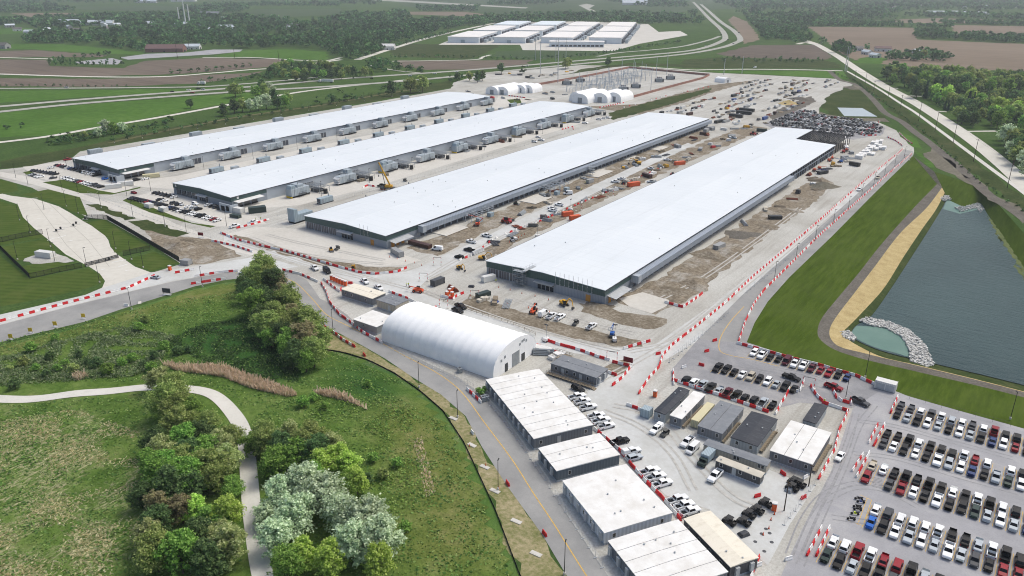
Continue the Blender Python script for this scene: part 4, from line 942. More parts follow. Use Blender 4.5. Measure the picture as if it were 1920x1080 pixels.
# ================================================================== FAR CAMPUS
panelmat('campus_wall', S(214,222,228), 0.3); simple('campus_roof', (0.80, 0.78, 0.75, 1), 0.8); simple('campus_roof_blue', (0.70, 0.77, 0.81, 1), 0.8)
far('campus_ground', [(822,84),(836,78),(980,42),(1085,40),(1215,45),(1235,60),(1275,58),(1290,66),(1200,82),(1150,96),(980,94),(975,84)], 'concrete', 0.1)
CR = R(24)
cols_ = [((840, 80), 3), ((926, 80.5), 3), ((1014, 81), 3), ((1104, 81.5), 3)]
ci = 0
for q, ((px, py), ns) in enumerate(cols_):
    o = G(px, py)
    for s in range(3):
        ci += 1
        y0 = s * (205 if q < 2 else 190); Ls = 165
        th = thing('data_hall', 'far white campus hall, %s column from left, %s row back' % (nth(q + 1), nth(s + 1)), 'hall', (o.x, o.y, 0), CR, 'far campus halls')
        off = th.matrix_basis @ Vector((0, y0, 0))
        th.location = (o.x - math.sin(CR) * y0, o.y + math.cos(CR) * y0, 0)
        MB().box(0, 62, 0, Ls, 0, 10.5).build('wall', 'campus_wall', th)
        MB().box(-0.6, 62.6, -0.6, Ls + 0.6, 10.5, 11.6).build('roof', 'campus_roof_blue' if (q < 2 and s == 2) else 'campus_roof', th)
        for k in range(5): MB().box(62.02, 66, 8 + k * 31, 28 + k * 31, 0, 8.0).build('louvre_bank', 'louvre_dark', th)
        for k in range(4):
            MB().box(68, 74, 14 + k * 38, 32 + k * 38, 0, 6).build('cooling_unit', 'unit_grey', th)
        MB().box(26, 34, -0.5, -0.02, 0, 6).build('entrance', 'unit_blue_grey', th)
o = G(1030, 88)
th = thing('office_building', 'low white office block in front of the far campus halls', 'building', (o.x, o.y, 0), CR + R(6))
MB().box(0, 100, 0, 24, 0, 9).build('wall', 'campus_wall', th); MB().box(-0.5, 100.5, -0.5, 24.5, 9, 9.8).build('roof', 'campus_roof', th)
for k in range(12): MB().box(4 + k * 8, 10 + k * 8, -0.3, -0.02, 1, 4).build('window', 'glass_dark', th)

# ================================================================== HOUSES, BARNS AND SHEDS ROUND ABOUT
simple('house_white', S(216,216,212)); simple('house_grey', S(150,150,150)); simple('roof_shingle', S(104,100,98)); simple('roof_red_brown', S(112,88,84)); simple('brick_red', S(128,92,82)); simple('roof_metal', S(196,204,210))
def house(px, py, L, W, H, rz, label, wall='house_white', roofm='roof_shingle', cat='house', door='opening_dark', group=None, name='house'):
    o = G(px, py); th = thing(name, label, cat, (o.x, o.y, 0), rz, group)
    MB().box(-L / 2, L / 2, -W / 2, W / 2, 0, H).prism([(-W / 2, H), (W / 2, H), (0, H + W * 0.28)], 'x', -L / 2, L / 2).build('wall', wall, th)
    m = MB(); e = 0.5
    for s in (-1, 1): m.hexa([(-L / 2 - e, 0, H + W * 0.28 + 0.02), (L / 2 + e, 0, H + W * 0.28 + 0.02), (L / 2 + e, s * (W / 2 + e), H - 0.2), (-L / 2 - e, s * (W / 2 + e), H - 0.2)][::s], [(-L / 2 - e, 0, H + W * 0.28 + 0.3), (L / 2 + e, 0, H + W * 0.28 + 0.3), (L / 2 + e, s * (W / 2 + e), H + 0.08), (-L / 2 - e, s * (W / 2 + e), H + 0.08)][::s])
    m.build('roof', roofm, th)
    MB().box(-1.2, 1.2, -W / 2 - 0.06, -W / 2 - 0.005, 0, 2.4).build('door', door, th)
    for k in (-0.32, 0.3): MB().box(k * L, k * L + 1.6, -W / 2 - 0.06, -W / 2 - 0.005, 1.0, 2.4).build('window', 'glass_dark', th)
    MB().box(L / 2 + 0.005, L / 2 + 0.06, -W * 0.18, W * 0.18, 0, min(3.2, H - 0.3)).build('door', door, th)
    return th
house(1610, 95, 12, 9, 5, R(40), 'white farmhouse among trees beside the county road', 'house_white', 'roof_shingle')
house(1625, 102, 16, 10, 4.5, R(-35), 'white farm shed with an open dark end, left one of two', 'house_white', 'roof_metal', 'shed')
house(1640, 108, 16, 10, 4.5, R(-35), 'white farm shed with an open dark end, right one of two', 'house_white', 'roof_metal', 'shed')
house(1655, 96, 26, 12, 5, R(20), 'long white barn with brown roof behind the farm sheds', 'house_white', 'roof_red_brown', 'barn')
house(1718, 99, 14, 9, 4, R(60), 'white house half hidden in the tree clump on the field', 'house_white', 'roof_metal')
house(312, 97, 62, 22, 6, R(40), 'long brick hall with brown roof on the left fields', 'brick_red', 'roof_red_brown', 'building')
house(362, 92, 26, 14, 5, R(40), 'low pale annex beside the long brick hall', 'house_white', 'roof_metal', 'building')
house(133, 47, 90, 26, 7, R(36), 'long white barn behind the left wood, nearer one', 'house_white', 'roof_metal', 'barn')
house(190, 47, 70, 24, 6, R(36), 'long white barn behind the left wood, right one', 'house_white', 'roof_metal', 'barn')
house(57, 64, 24, 12, 6, R(30), 'small white shed at the wood edge on the far left', 'house_white', 'roof_metal', 'shed')
house(3, 91, 26, 16, 6, R(30), 'grey house cut by the left edge of the picture', 'house_grey', 'roof_shingle')
house(394, 30, 60, 24, 7, R(36), 'blue-grey roofed warehouse in the far town', 'house_grey', 'trailer_roof_grey', 'warehouse')
house(290, 48, 44, 18, 6, R(36), 'white low building in the far town left of the masts', 'house_white', 'roof_metal', 'building')
house(338, 49, 40, 18, 6, R(36), 'grey low building at the foot of the masts', 'house_grey', 'roof_metal', 'building')
house(425, 55, 40, 16, 6, R(36), 'white low building right of the three masts', 'house_white', 'roof_metal', 'building')
house(424, 38, 26, 14, 6, R(36), 'small white building above right of the masts', 'house_white', 'roof_metal', 'building')
house(728, 93, 24, 14, 6, R(30), 'white house by the county road bridge', 'house_white', 'house_white')
house(1190, 9, 110, 50, 9, R(30), 'large pale warehouse at the top edge near the airfield', 'house_white', 'roof_metal', 'warehouse')
house(262, 5, 40, 22, 7, R(36), 'white airfield hangar at the top left, first of three', 'house_white', 'roof_metal', 'hangar')
house(274, 5, 40, 22, 7, R(36), 'white airfield hangar at the top left, middle of three', 'house_white', 'roof_metal', 'hangar')
house(287, 5, 40, 22, 7, R(36), 'white airfield hangar at the top left, last of three', 'house_white', 'roof_metal', 'hangar')
house(345, 3, 120, 30, 9, R(36), 'long pale terminal block at the top left', 'house_white', 'roof_metal', 'building')
house(1790, 163, 18, 10, 5, R(50), 'grey-roofed house half buried in the right wood', 'house_grey', 'roof_shingle')
for k, x in enumerate(sorted(1440 + k * 18.5 + RND.uniform(-6, 6) for k in range(26))):
    house(x, RND.uniform(5, 17), RND.uniform(14, 26), RND.uniform(10, 14), 6, RND.uniform(0, 3), 'small pale house in the far town at top right, %s from left' % nth(k + 1), 'house_white' if k % 3 else 'house_grey', 'roof_shingle' if k % 2 else 'roof_metal', group='houses of the far town')
for k, x in enumerate(sorted(RND.uniform(0, 560) for k in range(22))):
    house(x, RND.uniform(44, 60), RND.uniform(12, 24), RND.uniform(9, 13), 5, RND.uniform(0, 3), 'pale roof among the woods round the three masts, %s from left' % nth(k + 1), 'house_white' if k % 3 else 'house_grey', 'roof_shingle' if k % 2 else 'roof_metal', group='roofs in the left wood')
far('car_park', [(225,108),(275,101),(345,99),(400,93),(455,93),(450,97),(400,102),(330,106),(240,112)], 'asphalt_lot', 0.12)
far('car_park', [(140,116),(210,109),(230,114),(220,121),(150,120)], 'asphalt_lot', 0.1)
# ================================================================== PLANTS
leafmat('leaf_olive', [S(70,88,44), S(96,112,58), S(118,130,74), S(140,148,96)])
leafmat('leaf_green', [S(58,84,38), S(80,112,46), S(104,134,60), S(128,152,84)])
leafmat('leaf_bright', [S(88,116,44), S(118,146,58), S(146,168,84), S(168,184,112)])
leafmat('leaf_dark', [S(42,62,38), S(58,80,46), S(76,98,58), S(94,112,70)])
leafmat('leaf_silver', [S(98,112,86), S(130,144,116), S(156,168,142), S(184,194,170)], gain=2.1)
leafmat('leaf_pale', [S(96,110,62), S(124,136,84), S(150,158,108), S(172,176,134)], gain=1.8)
leafmat('leaf_brown', [S(92,90,64), S(118,112,84), S(136,130,98), S(104,110,68)])
leafmat('needle', [S(36,54,40), S(48,68,50), S(62,82,60)])
leafmat('reed_tan', [S(146,134,112), S(168,154,132), S(188,174,152), S(136,126,94)], gain=2.2)
leafmat('tuft_green', [S(50,74,32), S(70,94,42), S(92,112,56), S(116,126,76)], gain=1.9)
leafmat('scrub_leaf', [S(62,80,46), S(84,102,62), S(106,118,84), S(128,134,104)], gain=1.7); leafmat('weed_dark', [S(40,66,32), S(54,84,40), S(68,98,50)], gain=1.4)
leafmat('tuft_dry', [S(142,136,98), S(170,164,128), S(190,184,152), S(124,126,84)])
leafmat('far_leaf', [S(40,64,36), S(54,84,46), S(68,98,54), S(84,110,64)], thru=0.3, gain=1.75, tint=True)
leafmat('stone_white', [S(150,150,146), S(178,178,174), S(202,202,198)], 0.0, 1.25)
NP = np.random.default_rng(11)
def quadmesh(name, V, mats, n=4, mi=None):
    """V: (faces, n, 3) loose faces"""
    F = V.shape[0]; me = bpy.data.meshes.new(name)
    me.vertices.add(F * n); me.vertices.foreach_set('co', V.reshape(-1).astype(np.float32))
    me.loops.add(F * n); me.loops.foreach_set('vertex_index', np.arange(F * n, dtype=np.int32))
    me.polygons.add(F); me.polygons.foreach_set('loop_start', np.arange(0, F * n, n, dtype=np.int32)); me.polygons.foreach_set('loop_total', np.full(F, n, np.int32))
    for m in (mats if isinstance(mats, (list, tuple)) else [mats]): me.materials.append(MATS[m])
    if mi is not None: me.polygons.foreach_set('material_index', mi.astype(np.int32))
    me.update(calc_edges=True); return me
def leafquads(C, N, size, jit=0.9):
    """quads at centres C with normals near N"""
    n = len(C); N = N + NP.normal(0, jit, (n, 3)); N /= np.linalg.norm(N, axis=1)[:, None] + 1e-9
    a = NP.normal(size=(n, 3)); t = np.cross(N, a); t /= np.linalg.norm(t, axis=1)[:, None] + 1e-9; b = np.cross(N, t)
    s = (size * NP.uniform(0.55, 1.35, n))[:, None]; k = NP.uniform(0.5, 0.9, n)[:, None]
    return np.stack([C - t * s - b * s * k * 0.4, C + t * s * 0.3 - b * s * k, C + t * s + b * s * k * 0.3, C - t * s * 0.2 + b * s * k], 1)
def crown_pts(blobs, n):
    """points over the shells of overlapping lobes"""
    B = np.array(blobs); w = (B[:, 3] * B[:, 4]); idx = NP.choice(len(B), n, p=w / w.sum())
    d = NP.normal(size=(n, 3)); d /= np.linalg.norm(d, axis=1)[:, None]; d[:, 2] = np.where(d[:, 2] < -0.35, -d[:, 2], d[:, 2])
    r = NP.uniform(0.62, 1.05, n)[:, None] * (1 + 0.18 * NP.normal(size=(n, 1)))
    return B[idx, :3] + d * B[idx][:, [3, 3, 4]] * r, d
def lobes(n, H, W, base, top=0.95, low=0.3):
    out = []
    for i in range(n):
        a = NP.uniform(0, 2 * PI); z = NP.uniform(low, top); q = math.sin(PI * min(1, max(0.12, (z - base) / (1.02 - base)))) ** 0.7
        rr = W * 0.4 * q * NP.uniform(0.35, 1.12); s = W * NP.uniform(0.09, 0.2) * (0.6 + 0.4 * q)
        out.append((rr * math.cos(a), rr * math.sin(a), H * z - s * 0.4, s, s * NP.uniform(0.75, 1.25)))
    return out
def tree_meshes(species, lod):
    """10 m tall tree: (trunk mesh, crown mesh)"""
    H = 10.0
    spec = dict(olive=('leaf_olive', 8.5, 0.18, 30), green=('leaf_green', 8.5, 0.15, 30), bright=('leaf_bright', 7.5, 0.12, 24), dark=('leaf_dark', 8.0, 0.12, 28),
                silver=('leaf_silver', 8.2, 0.08, 34), pale=('leaf_pale', 7.5, 0.15, 26), brown=('leaf_brown', 7.0, 0.15, 24), far=('far_leaf', 8.5, 0.1, 8))
    nq = {0: 8500, 1: 1200, 2: 34}[lod]; sz = {0: 0.21, 1: 0.5, 2: 2.0}[lod]
    if species == 'conifer':
        n = {0: 3000, 1: 700, 2: 30}[lod]
        z = NP.uniform(0.06, 1.0, n) ** 1.1; a = NP.uniform(0, 2 * PI, n); ring = 0.75 + 0.25 * np.cos(z * 60)
        r = (1 - z) * 2.3 * NP.uniform(0.55, 1.05, n) * ring + 0.05
        C = np.stack([r * np.cos(a), r * np.sin(a), z * H], 1); N = np.stack([np.cos(a), np.sin(a), np.full(n, 0.5)], 1)
        cm = quadmesh('crown', leafquads(C, N, sz * 0.9, 0.5), 'needle')
        tm = MB().bar((0, 0, 0), (0, 0, 8.5), 0.2, 6, 0.04).mesh('trunk', 'tree_bark'); return tm, cm
    mat, W, base, nl = spec[species]
    B = lobes(nl if lod < 2 else 5, H, W, base, low=base + 0.12)
    if species == 'brown': nq = int(nq * 0.55)
    fr = 0.75 if species == 'silver' else 0.5
    C, N = crown_pts(B, int(nq * (1 - fr)))
    # leafy sprays along the outer branches break up the lobes
    nb = 90 if lod == 0 else 45; az = NP.uniform(0, 2 * PI, nb); el = NP.uniform(0.25, 1.35, nb); z0 = NP.uniform(0.15, 0.68, nb) * H; ln = W * NP.uniform(0.34, 0.6, nb) * (1.05 - 0.45 * (z0 / H))
    D = np.stack([np.cos(az) * np.cos(el), np.sin(az) * np.cos(el), np.sin(el)], 1); ns = int(nq * fr); bi = NP.integers(0, nb, ns); tt = NP.uniform(0.35, 1.0, ns) ** 0.7
    C2 = D[bi] * (ln[bi] * tt)[:, None]; C2[:, 2] = np.minimum(C2[:, 2] + z0[bi] - 0.08 * (ln[bi] * tt) ** 2 / W, H * 1.05)
    C2 += NP.normal(0, 1, (ns, 3)) * (W * 0.035 * (1.25 - tt * 0.6))[:, None]
    C = np.concatenate([C, C2]); N = np.concatenate([N, D[bi] + np.array([0, 0, 0.4])])
    cm = quadmesh('crown', leafquads(C, N, sz, 0.75), mat)
    m = MB(); m.bar((0, 0, 0), (0.1, 0.05, H * 0.45), 0.24, 6, 0.15)
    for b in B[:10 if lod == 0 else 5]:
        m.bar((0.05, 0.02, H * NP.uniform(0.18, 0.4)), (b[0] * 0.9, b[1] * 0.9, b[2]), 0.1, 4, 0.03)
        if lod == 0:
            for q in range(3): m.bar((b[0] * 0.6, b[1] * 0.6, b[2] * 0.8), (b[0] + NP.normal() * b[3] * 0.6, b[1] + NP.normal() * b[3] * 0.6, b[2] + b[4] * 0.7), 0.04, 3, 0.015)
    return m.mesh('trunk', 'tree_bark'), cm
TM = {}
def tmesh(species, lod, var):
    k = (species, lod, var)
    if k not in TM: TM[k] = tree_meshes(species, lod)
    return TM[k]
def tree(x, y, h, species, label, group, lod=0, z=0.0, wide=1.0, name='tree'):
    th = thing(name, label, 'tree' if name != 'shrub' else 'shrub', (x, y, z), RND.uniform(0, 6.28), group)
    s = h / 10.0; th.scale = (s * wide, s * wide, s)
    tm, cm = tmesh(species, lod, RND.randrange(3 if lod == 0 else 4))
    ob('trunk', tm, th); ob('crown', cm, th); return th

# ------------------------------------------------------------------ the meadow, gently rolling
t = NT('meadow_zoned', 0.97, 0.0); p = t.pos(); at_ = t.n('ShaderNodeVertexColor'); at_.layer_name = 'zone'; sp = t.n('ShaderNodeSeparateColor'); t.l(at_.outputs[0], sp.inputs[0])
n1 = t.noise(p, 0.09, 9, 0.7); n2 = t.noise(p, 0.6, 6, 0.7)
base = t.ramp(n1, [(0.3, S(66,92,38)), (0.45, S(86,112,50)), (0.58, S(104,126,64)), (0.72, S(124,132,80))])
base = t.mix(t.ramp(n2, [(0.35, bw(0.5)), (0.55, bw(0))]), base, S(58,80,36))
lush = t.ramp(n1, [(0.3, S(44,74,36)), (0.55, S(58,92,44)), (0.75, S(78,106,54))])
verge_ = t.ramp(n1, [(0.3, S(86,102,48)), (0.5, S(108,118,62)), (0.68, S(138,134,90))])
verge_ = t.mix(t.ramp(n2, [(0.35, bw(0.45)), (0.55, bw(0))]), verge_, S(74,90,44))
strk = t.noise(t.scale(p, (1.5, 0.42, 1), R(40)), 1.0, 6, 0.72); zone_ = t.noise(p, 0.05, 6, 0.65)
dm_ = t.n('ShaderNodeMath', operation='MULTIPLY'); t.l(t.ramp(strk, [(0.46, bw(0)), (0.6, bw(1))]), dm_.inputs[0]); t.l(t.ramp(zone_, [(0.44, bw(0.0)), (0.56, bw(0.95))]), dm_.inputs[1])
dry_ = t.mix(dm_.outputs[0], base, S(172,166,132))
c = t.mix(sp.outputs[1], base, lush); c = t.mix(sp.outputs[2], c, verge_); c = t.mix(sp.outputs[0], c, dry_); t.col(c)
t.bump(n2, 0.8, 0.7)
MEADOW = [(-160,690),(-120,680),(0,648),(60,632),(160,608),(227,585),(333,552),(365,542),(423,530),(470,525),(520,530),(545,546),(558,568),(578,596),(598,614),(600,640),(605,655),(640,660),(690,675),(740,700),(790,735),(830,770),(870,830),(905,905),(930,960),(975,1080),(1120,1330),(-160,1330)]
MB_EDGE = np.array([tuple(G(*p))[:2] for p in MEADOW[:26]])
def edge_dist(x, y):
    P = np.array([x, y]); A = MB_EDGE[:-1]; Bv = MB_EDGE[1:] - A
    t_ = np.clip(((P - A) * Bv).sum(1) / (Bv * Bv).sum(1), 0, 1); return np.sqrt((((A + Bv * t_[:, None]) - P) ** 2).sum(1)).min()
def meadow_h(x, y):
    k = min(1.0, edge_dist(x, y) / 18.0)
    return 0.05 + k * (0.9 + 0.5 * math.sin(x * 0.11 + 1) * math.cos(y * 0.09) + 0.35 * math.sin(x * 0.05 - y * 0.07) + 0.15 * math.sin(x * 0.23 + y * 0.19))
mp = [G(*p) for p in MEADOW]
def inside(poly, x, y):
    c_ = False; j = len(poly) - 1
    for i in range(len(poly)):
        a, b = poly[i], poly[j]
        if (a[1] > y) != (b[1] > y) and x < (b[0] - a[0]) * (y - a[1]) / (b[1] - a[1]) + a[0]: c_ = not c_
        j = i
    return c_
xs_ = [p.x for p in mp]; ys_ = [p.y for p in mp]; ST = 3.0
X0, X1, Y0, Y1 = min(xs_), max(xs_), min(ys_), max(ys_)
nx, ny = int((X1 - X0) / ST) + 2, int((Y1 - Y0) / ST) + 2
ok = [[inside(mp, X0 + i * ST, Y0 + j * ST) for j in range(ny)] for i in range(nx)]
ids = {}; vs = []; fs = []
def vid(i, j):
    if (i, j) not in ids: x, y = X0 + i * ST, Y0 + j * ST; ids[(i, j)] = len(vs); vs.append((x, y, meadow_h(x, y)))
    return ids[(i, j)]
for i in range(nx - 1):
    for j in range(ny - 1):
        if ok[i][j] and ok[i + 1][j] and ok[i][j + 1] and ok[i + 1][j + 1]: fs.append((vid(i, j), vid(i + 1, j), vid(i + 1, j + 1), vid(i, j + 1)))
mdw = MB().add(vs, fs).build('meadow', 'meadow_zoned', smooth=True); kind(mdw, 'structure')
ZN = dict(dry=[[(-100,800),(60,765),(200,775),(290,830),(265,930),(235,1010),(240,1120),(-100,1130)]],
          lush=[[(300,640),(380,610),(470,600),(560,640),(560,720),(480,730),(400,690)], [(600,670),(690,690),(760,730),(740,790),(660,760)]],
          verge=[[(-100,650),(60,632),(230,588),(360,545),(470,530),(440,560),(330,580),(200,620),(60,650),(-100,690)], [(690,760),(800,760),(880,850),(930,980),(960,1080),(740,1080),(760,950)]])
ca_ = mdw.data.color_attributes.new('zone', 'FLOAT_COLOR', 'POINT'); zp = {k: [[G(*p) for p in q] for q in v] for k, v in ZN.items()}
def zw(polys, x, y):
    c = 0
    for dx, dy in ((0,0),(6,0),(-6,0),(0,6),(0,-6),(4,4),(-4,-4),(4,-4),(-4,4)):
        if any(inside(pl, x + dx, y + dy) for pl in polys): c += 1
    return c / 9
buf = []
for v in mdw.data.vertices:
    x, y = v.co.x, v.co.y; buf += [zw(zp['dry'], x, y), zw(zp['lush'], x, y), zw(zp['verge'], x, y), 1.0]
ca_.data.foreach_set('color', buf)
sheet('meadow_edge', mp, 0.024, 'meadow')
# foot path
PL = smoothline(GL([(-140,748),(-30,752),(30,755),(90,752),(170,741),(240,733),(290,731),(340,733),(400,748),(440,785),(460,825),(466,880),(472,950),(480,1010),(490,1070),(505,1130),(540,1260)]), 8)
vs = []; fs = []
for i, p in enumerate(PL):
    d = (PL[min(i + 1, len(PL) - 1)] - PL[max(i - 1, 0)]).normalized(); n = Vector((-d.y, d.x, 0))
    for k in (-2.2, -1.1, 0, 1.1, 2.2): q = p + n * k; vs.append((q.x, q.y, meadow_h(q.x, q.y) + 0.14))
for i in range(len(PL) - 1):
    for k in range(4): o = i * 5 + k; fs.append((o, o + 1, o + 6, o + 5))
kind(MB().add(vs, fs).build('foot_path', 'path_concrete', smooth=True), 'structure')
PLn = np.array([(p.x, p.y) for p in PL])
def near_path(x, y, d=3.2): return np.min((PLn[:, 0] - x) ** 2 + (PLn[:, 1] - y) ** 2) < d * d
# grass tufts and dry tussocks
def tufts(name, polys, n, mat, h, w_, lean, label, z=None, clump=False):
    C = []
    wp = [[G(*p) for p in pl] for pl in polys]
    bb = [(min(q.x for q in p), max(q.x for q in p), min(q.y for q in p), max(q.y for q in p)) for p in wp]
    ar = np.array([(b[1] - b[0]) * (b[3] - b[2]) for b in bb]); tries = 0
    while len(C) < n and tries < n * 6:
        tries += 1
        k = NP.choice(len(wp), p=ar / ar.sum()); b = bb[k]; x, y = NP.uniform(b[0], b[1]), NP.uniform(b[2], b[3])
        if clump and math.sin(x * 0.17 + 2.2 * math.sin(y * 0.11)) * math.sin(y * 0.21 + 1.9 * math.sin(x * 0.09)) < NP.uniform(-0.35, 0.75): continue
        if inside(wp[k], x, y) and not near_path(x, y): C.append((x, y, meadow_h(x, y) if z is None else z))
    C = np.array(C); n = len(C); a = NP.uniform(0, PI, n); hh = h * NP.uniform(0.5, 1.3, n); ww = w_ * NP.uniform(0.5, 1.4, n)
    t_ = np.stack([np.cos(a), np.sin(a), np.zeros(n)], 1) * ww[:, None]; lx = np.array(lean)[None] * hh[:, None] + NP.normal(0, 0.25, (n, 3)) * hh[:, None]
    up = np.stack([np.zeros(n), np.zeros(n), hh], 1) + lx
    V = np.stack([C - t_, C + t_, C + up + t_ * 0.5, C + up - t_ * 0.7], 1)
    o = ob(name, quadmesh(name, V, mat)); kind(o, 'stuff'); tag(o, label, 'grass'); return o
FG = [[(-100,760),(90,757),(290,740),(420,790),(455,860),(460,1080),(-100,1130)], [(470,800),(500,770),(700,720),(840,800),(930,1000),(960,1080),(500,1120)]]
tufts('meadow_grass', FG + [[(-60,660),(330,580),(480,560),(600,650),(760,720),(600,760),(440,770),(300,715),(0,730)]], 15000, 'tuft_green', 0.14, 0.28, (0.6, 0.4, 0), 'low green grass and weeds covering the foreground meadow')
tufts('dry_grass', [[(-100,800),(150,775),(290,830),(270,930),(240,1100),(-100,1130)]], 9000, 'tuft_dry', 0.22, 0.45, (1.2, 0.9, -0.3), 'bleached dry tussocks lying flat across the left meadow', clump=True)
tufts('dry_grass', [[(772,830),(790,822),(806,880),(815,930),(800,935),(785,880)]], 260, 'reed_tan', 0.5, 0.22, (0.1, 0.1, 0), 'pale dry grass patch in the swale left of the silt fence')
tufts('reeds', [[(302,686),(340,690),(420,692),(480,712),(540,738),(560,748),(540,752),(480,735),(420,712),(330,698)], [(585,745),(620,742),(668,762),(690,775),(660,765),(620,755)], [(135,715),(155,708),(170,712),(150,720)]], 4200, 'reed_tan', 1.5, 0.2, (0.1, -0.1, 0), 'band of tan dead cattail reeds curving above the path')
def weeds(name, polys, n, mat, sz, hz, label, jit=0.6):
    C = []; wp = [[G(*p) for p in pl] for pl in polys]; bb = [(min(q.x for q in p), max(q.x for q in p), min(q.y for q in p), max(q.y for q in p)) for p in wp]; ar = np.array([(b[1] - b[0]) * (b[3] - b[2]) for b in bb]); tries = 0
    while len(C) < n and tries < n * 5:
        tries += 1; k = NP.choice(len(wp), p=ar / ar.sum()); b = bb[k]; x, y = NP.uniform(b[0], b[1]), NP.uniform(b[2], b[3])
        cl = math.sin(x * 0.31 + 2 * math.sin(y * 0.23)) * math.sin(y * 0.37 + 1.7 * math.sin(x * 0.19))
        if cl > NP.uniform(-0.9, 0.5) and inside(wp[k], x, y) and not near_path(x, y): C.append((x, y, meadow_h(x, y) + NP.uniform(0.05, hz) * (0.4 + 0.6 * max(0, cl))))
    C = np.array(C); o = ob(name, quadmesh(name, leafquads(C, np.tile(np.array([[0.1, 0.1, 1.0]]), (len(C), 1)), sz, jit), mat)); kind(o, 'stuff'); tag(o, label, 'weeds')
ALLM = FG + [[(-60,655),(330,565),(480,545),(600,650),(760,720),(600,760),(440,770),(300,715),(0,730)]]
weeds('meadow_weeds', ALLM, 26000, 'tuft_green', 0.34, 0.35, 'leafy low weeds mottling the whole meadow')
weeds('scrub', [[(-40,700),(0,672),(120,640),(230,618),(330,630),(300,690),(250,708),(120,722),(0,728)]], 12000, 'scrub_leaf', 0.36, 1.3, 'grey green scrub filling the hollow above the path', 0.9)
weeds('dark_weeds', [[(300,645),(380,612),(470,602),(560,640),(560,720),(480,725),(400,690)]], 6000, 'weed_dark', 0.4, 0.6, 'dark lush weeds between the tree clump and the reeds')
weeds('yellow_weeds', [[(640,840),(700,790),(780,800),(800,900),(770,1000),(720,960),(690,900)], [(560,770),(700,730),(800,790),(700,850)]], 1500, 'leaf_green', 0.3, 0.5, 'yellow green weed clumps right of the tree belt')
# foreground trees: (base px, base py, height, species)
FTREES = [
 (495,525,10,'olive'),(515,560,10,'dark'),(545,590,10,'olive'),(480,600,9,'green'),(582,645,11,'olive'),(460,560,7,'dark'),(505,640,9,'olive'),(545,672,9,'green'),(575,700,7,'green'),(525,560,9,'brown'),
 (365,805,8,'green'),(395,825,8,'olive'),(360,885,9,'dark'),(325,915,9,'green'),(400,905,9,'olive'),(432,890,8,'pale'),(290,905,8,'green'),(440,940,6,'green'),(380,1045,9,'dark'),(300,1015,8,'dark'),(420,1040,8,'pale'),(360,930,9,'green'),(340,830,9,'olive'),(300,860,8,'dark'),(480,860,7,'green'),(575,870,9,'olive'),(600,885,9,'dark'),(535,875,9,'dark'),(640,890,8,'bright'),(670,930,7,'bright'),(590,930,8,'green'),
 (482,545,9,'olive'),(505,540,8,'olive'),(470,575,8,'dark'),(500,590,9,'dark'),(530,585,9,'brown'),(520,620,9,'olive'),(548,615,8,'brown'),(490,625,8,'dark'),(560,640,10,'olive'),(535,655,8,'dark'),(575,668,11,'brown'),(590,690,9,'olive'),(560,690,8,'dark'),(598,660,8,'olive'),(510,655,6,'green'),
 (318,795,11,'olive'),(345,800,9,'olive'),(300,740,8,'pale'),(330,760,9,'olive'),(350,860,9,'green'),(315,880,9,'pale'),(380,850,9,'dark'),(420,868,9,'pale'),(440,850,8,'olive'),(395,880,9,'green'),(345,900,9,'olive'),(305,925,9,'green'),(330,950,10,'dark'),(370,940,8,'dark'),(410,925,8,'olive'),(300,985,8,'brown'),(345,985,8,'brown'),(375,985,7,'bright'),(430,1000,9,'bright'),(405,1005,7,'green'),(300,1075,10,'olive'),(345,1080,10,'green'),(435,1065,10,'pale'),(400,1090,9,'dark'),(285,1040,8,'pale'),(275,965,7,'dark'),
 (505,865,9,'olive'),(545,850,9,'pale'),(590,855,9,'olive'),(625,870,8,'pale'),(560,890,9,'green'),(520,900,9,'green'),(610,905,8,'bright'),(655,905,8,'bright'),(500,835,7,'olive'),(650,945,7,'green'),
 (528,962,9,'silver'),(575,945,10,'silver'),(610,970,11,'silver'),(560,1010,11,'silver'),(640,1000,10,'silver'),(690,1020,12,'silver'),(715,1060,11,'silver'),(665,1065,11,'silver'),(525,1045,9,'silver'),(575,1080,8,'bright'),(625,1090,9,'bright'),(545,1100,8,'green'),(500,990,6,'silver'),(710,1100,9,'bright')]
desc = dict(olive='olive green bushy tree', dark='dark green dense tree', green='mid green rounded tree', bright='bright yellow green tree', silver='silvery grey green poplar', pale='pale blossoming tree', brown='sparse brownish bare-twigged tree')
def fzone(px, py): return 'in the clump at the road bend' if py < 710 and px > 440 else ('left of the foot path' if px < 465 else 'right of the foot path')
seen = {}
for px, py, h, sp in FTREES:
    q = G(px, py); k = (sp, fzone(px, py)); seen[k] = seen.get(k, 0) + 1
    tree(q.x, q.y, h * (1.3 if py < 710 and px > 440 else 1.12), sp, '%s %s, %s from the top' % (desc[sp], fzone(px, py), nth(seen[k])), 'foreground trees', 0, meadow_h(q.x, q.y) - 0.1, RND.uniform(1.0, 1.3))
SH = [(20,700),(45,690),(70,700),(90,712),(110,700),(125,690),(95,680),(140,705),(165,690),(185,695),(205,705),(150,675),(230,690),(250,680),(270,690),(285,700),(290,675),(310,660),(335,670),(355,665),(262,625),(275,610),(590,760),(570,770),(610,775),(690,730),(60,660),(105,640),(30,735),(760,1000),(700,870),(720,900),(690,910),(745,880)]
for i, (px, py) in enumerate(SH):
    q = G(px, py); tree(q.x, q.y, RND.uniform(2.4, 4.2), RND.choice(['olive', 'green', 'dark', 'green']), 'low green shrub in the marshy hollow above the path, %s from the left' % nth(sorted(SH).index((px, py)) + 1), 'meadow shrubs', 1, meadow_h(q.x, q.y) - 0.2, 1.4, 'shrub')

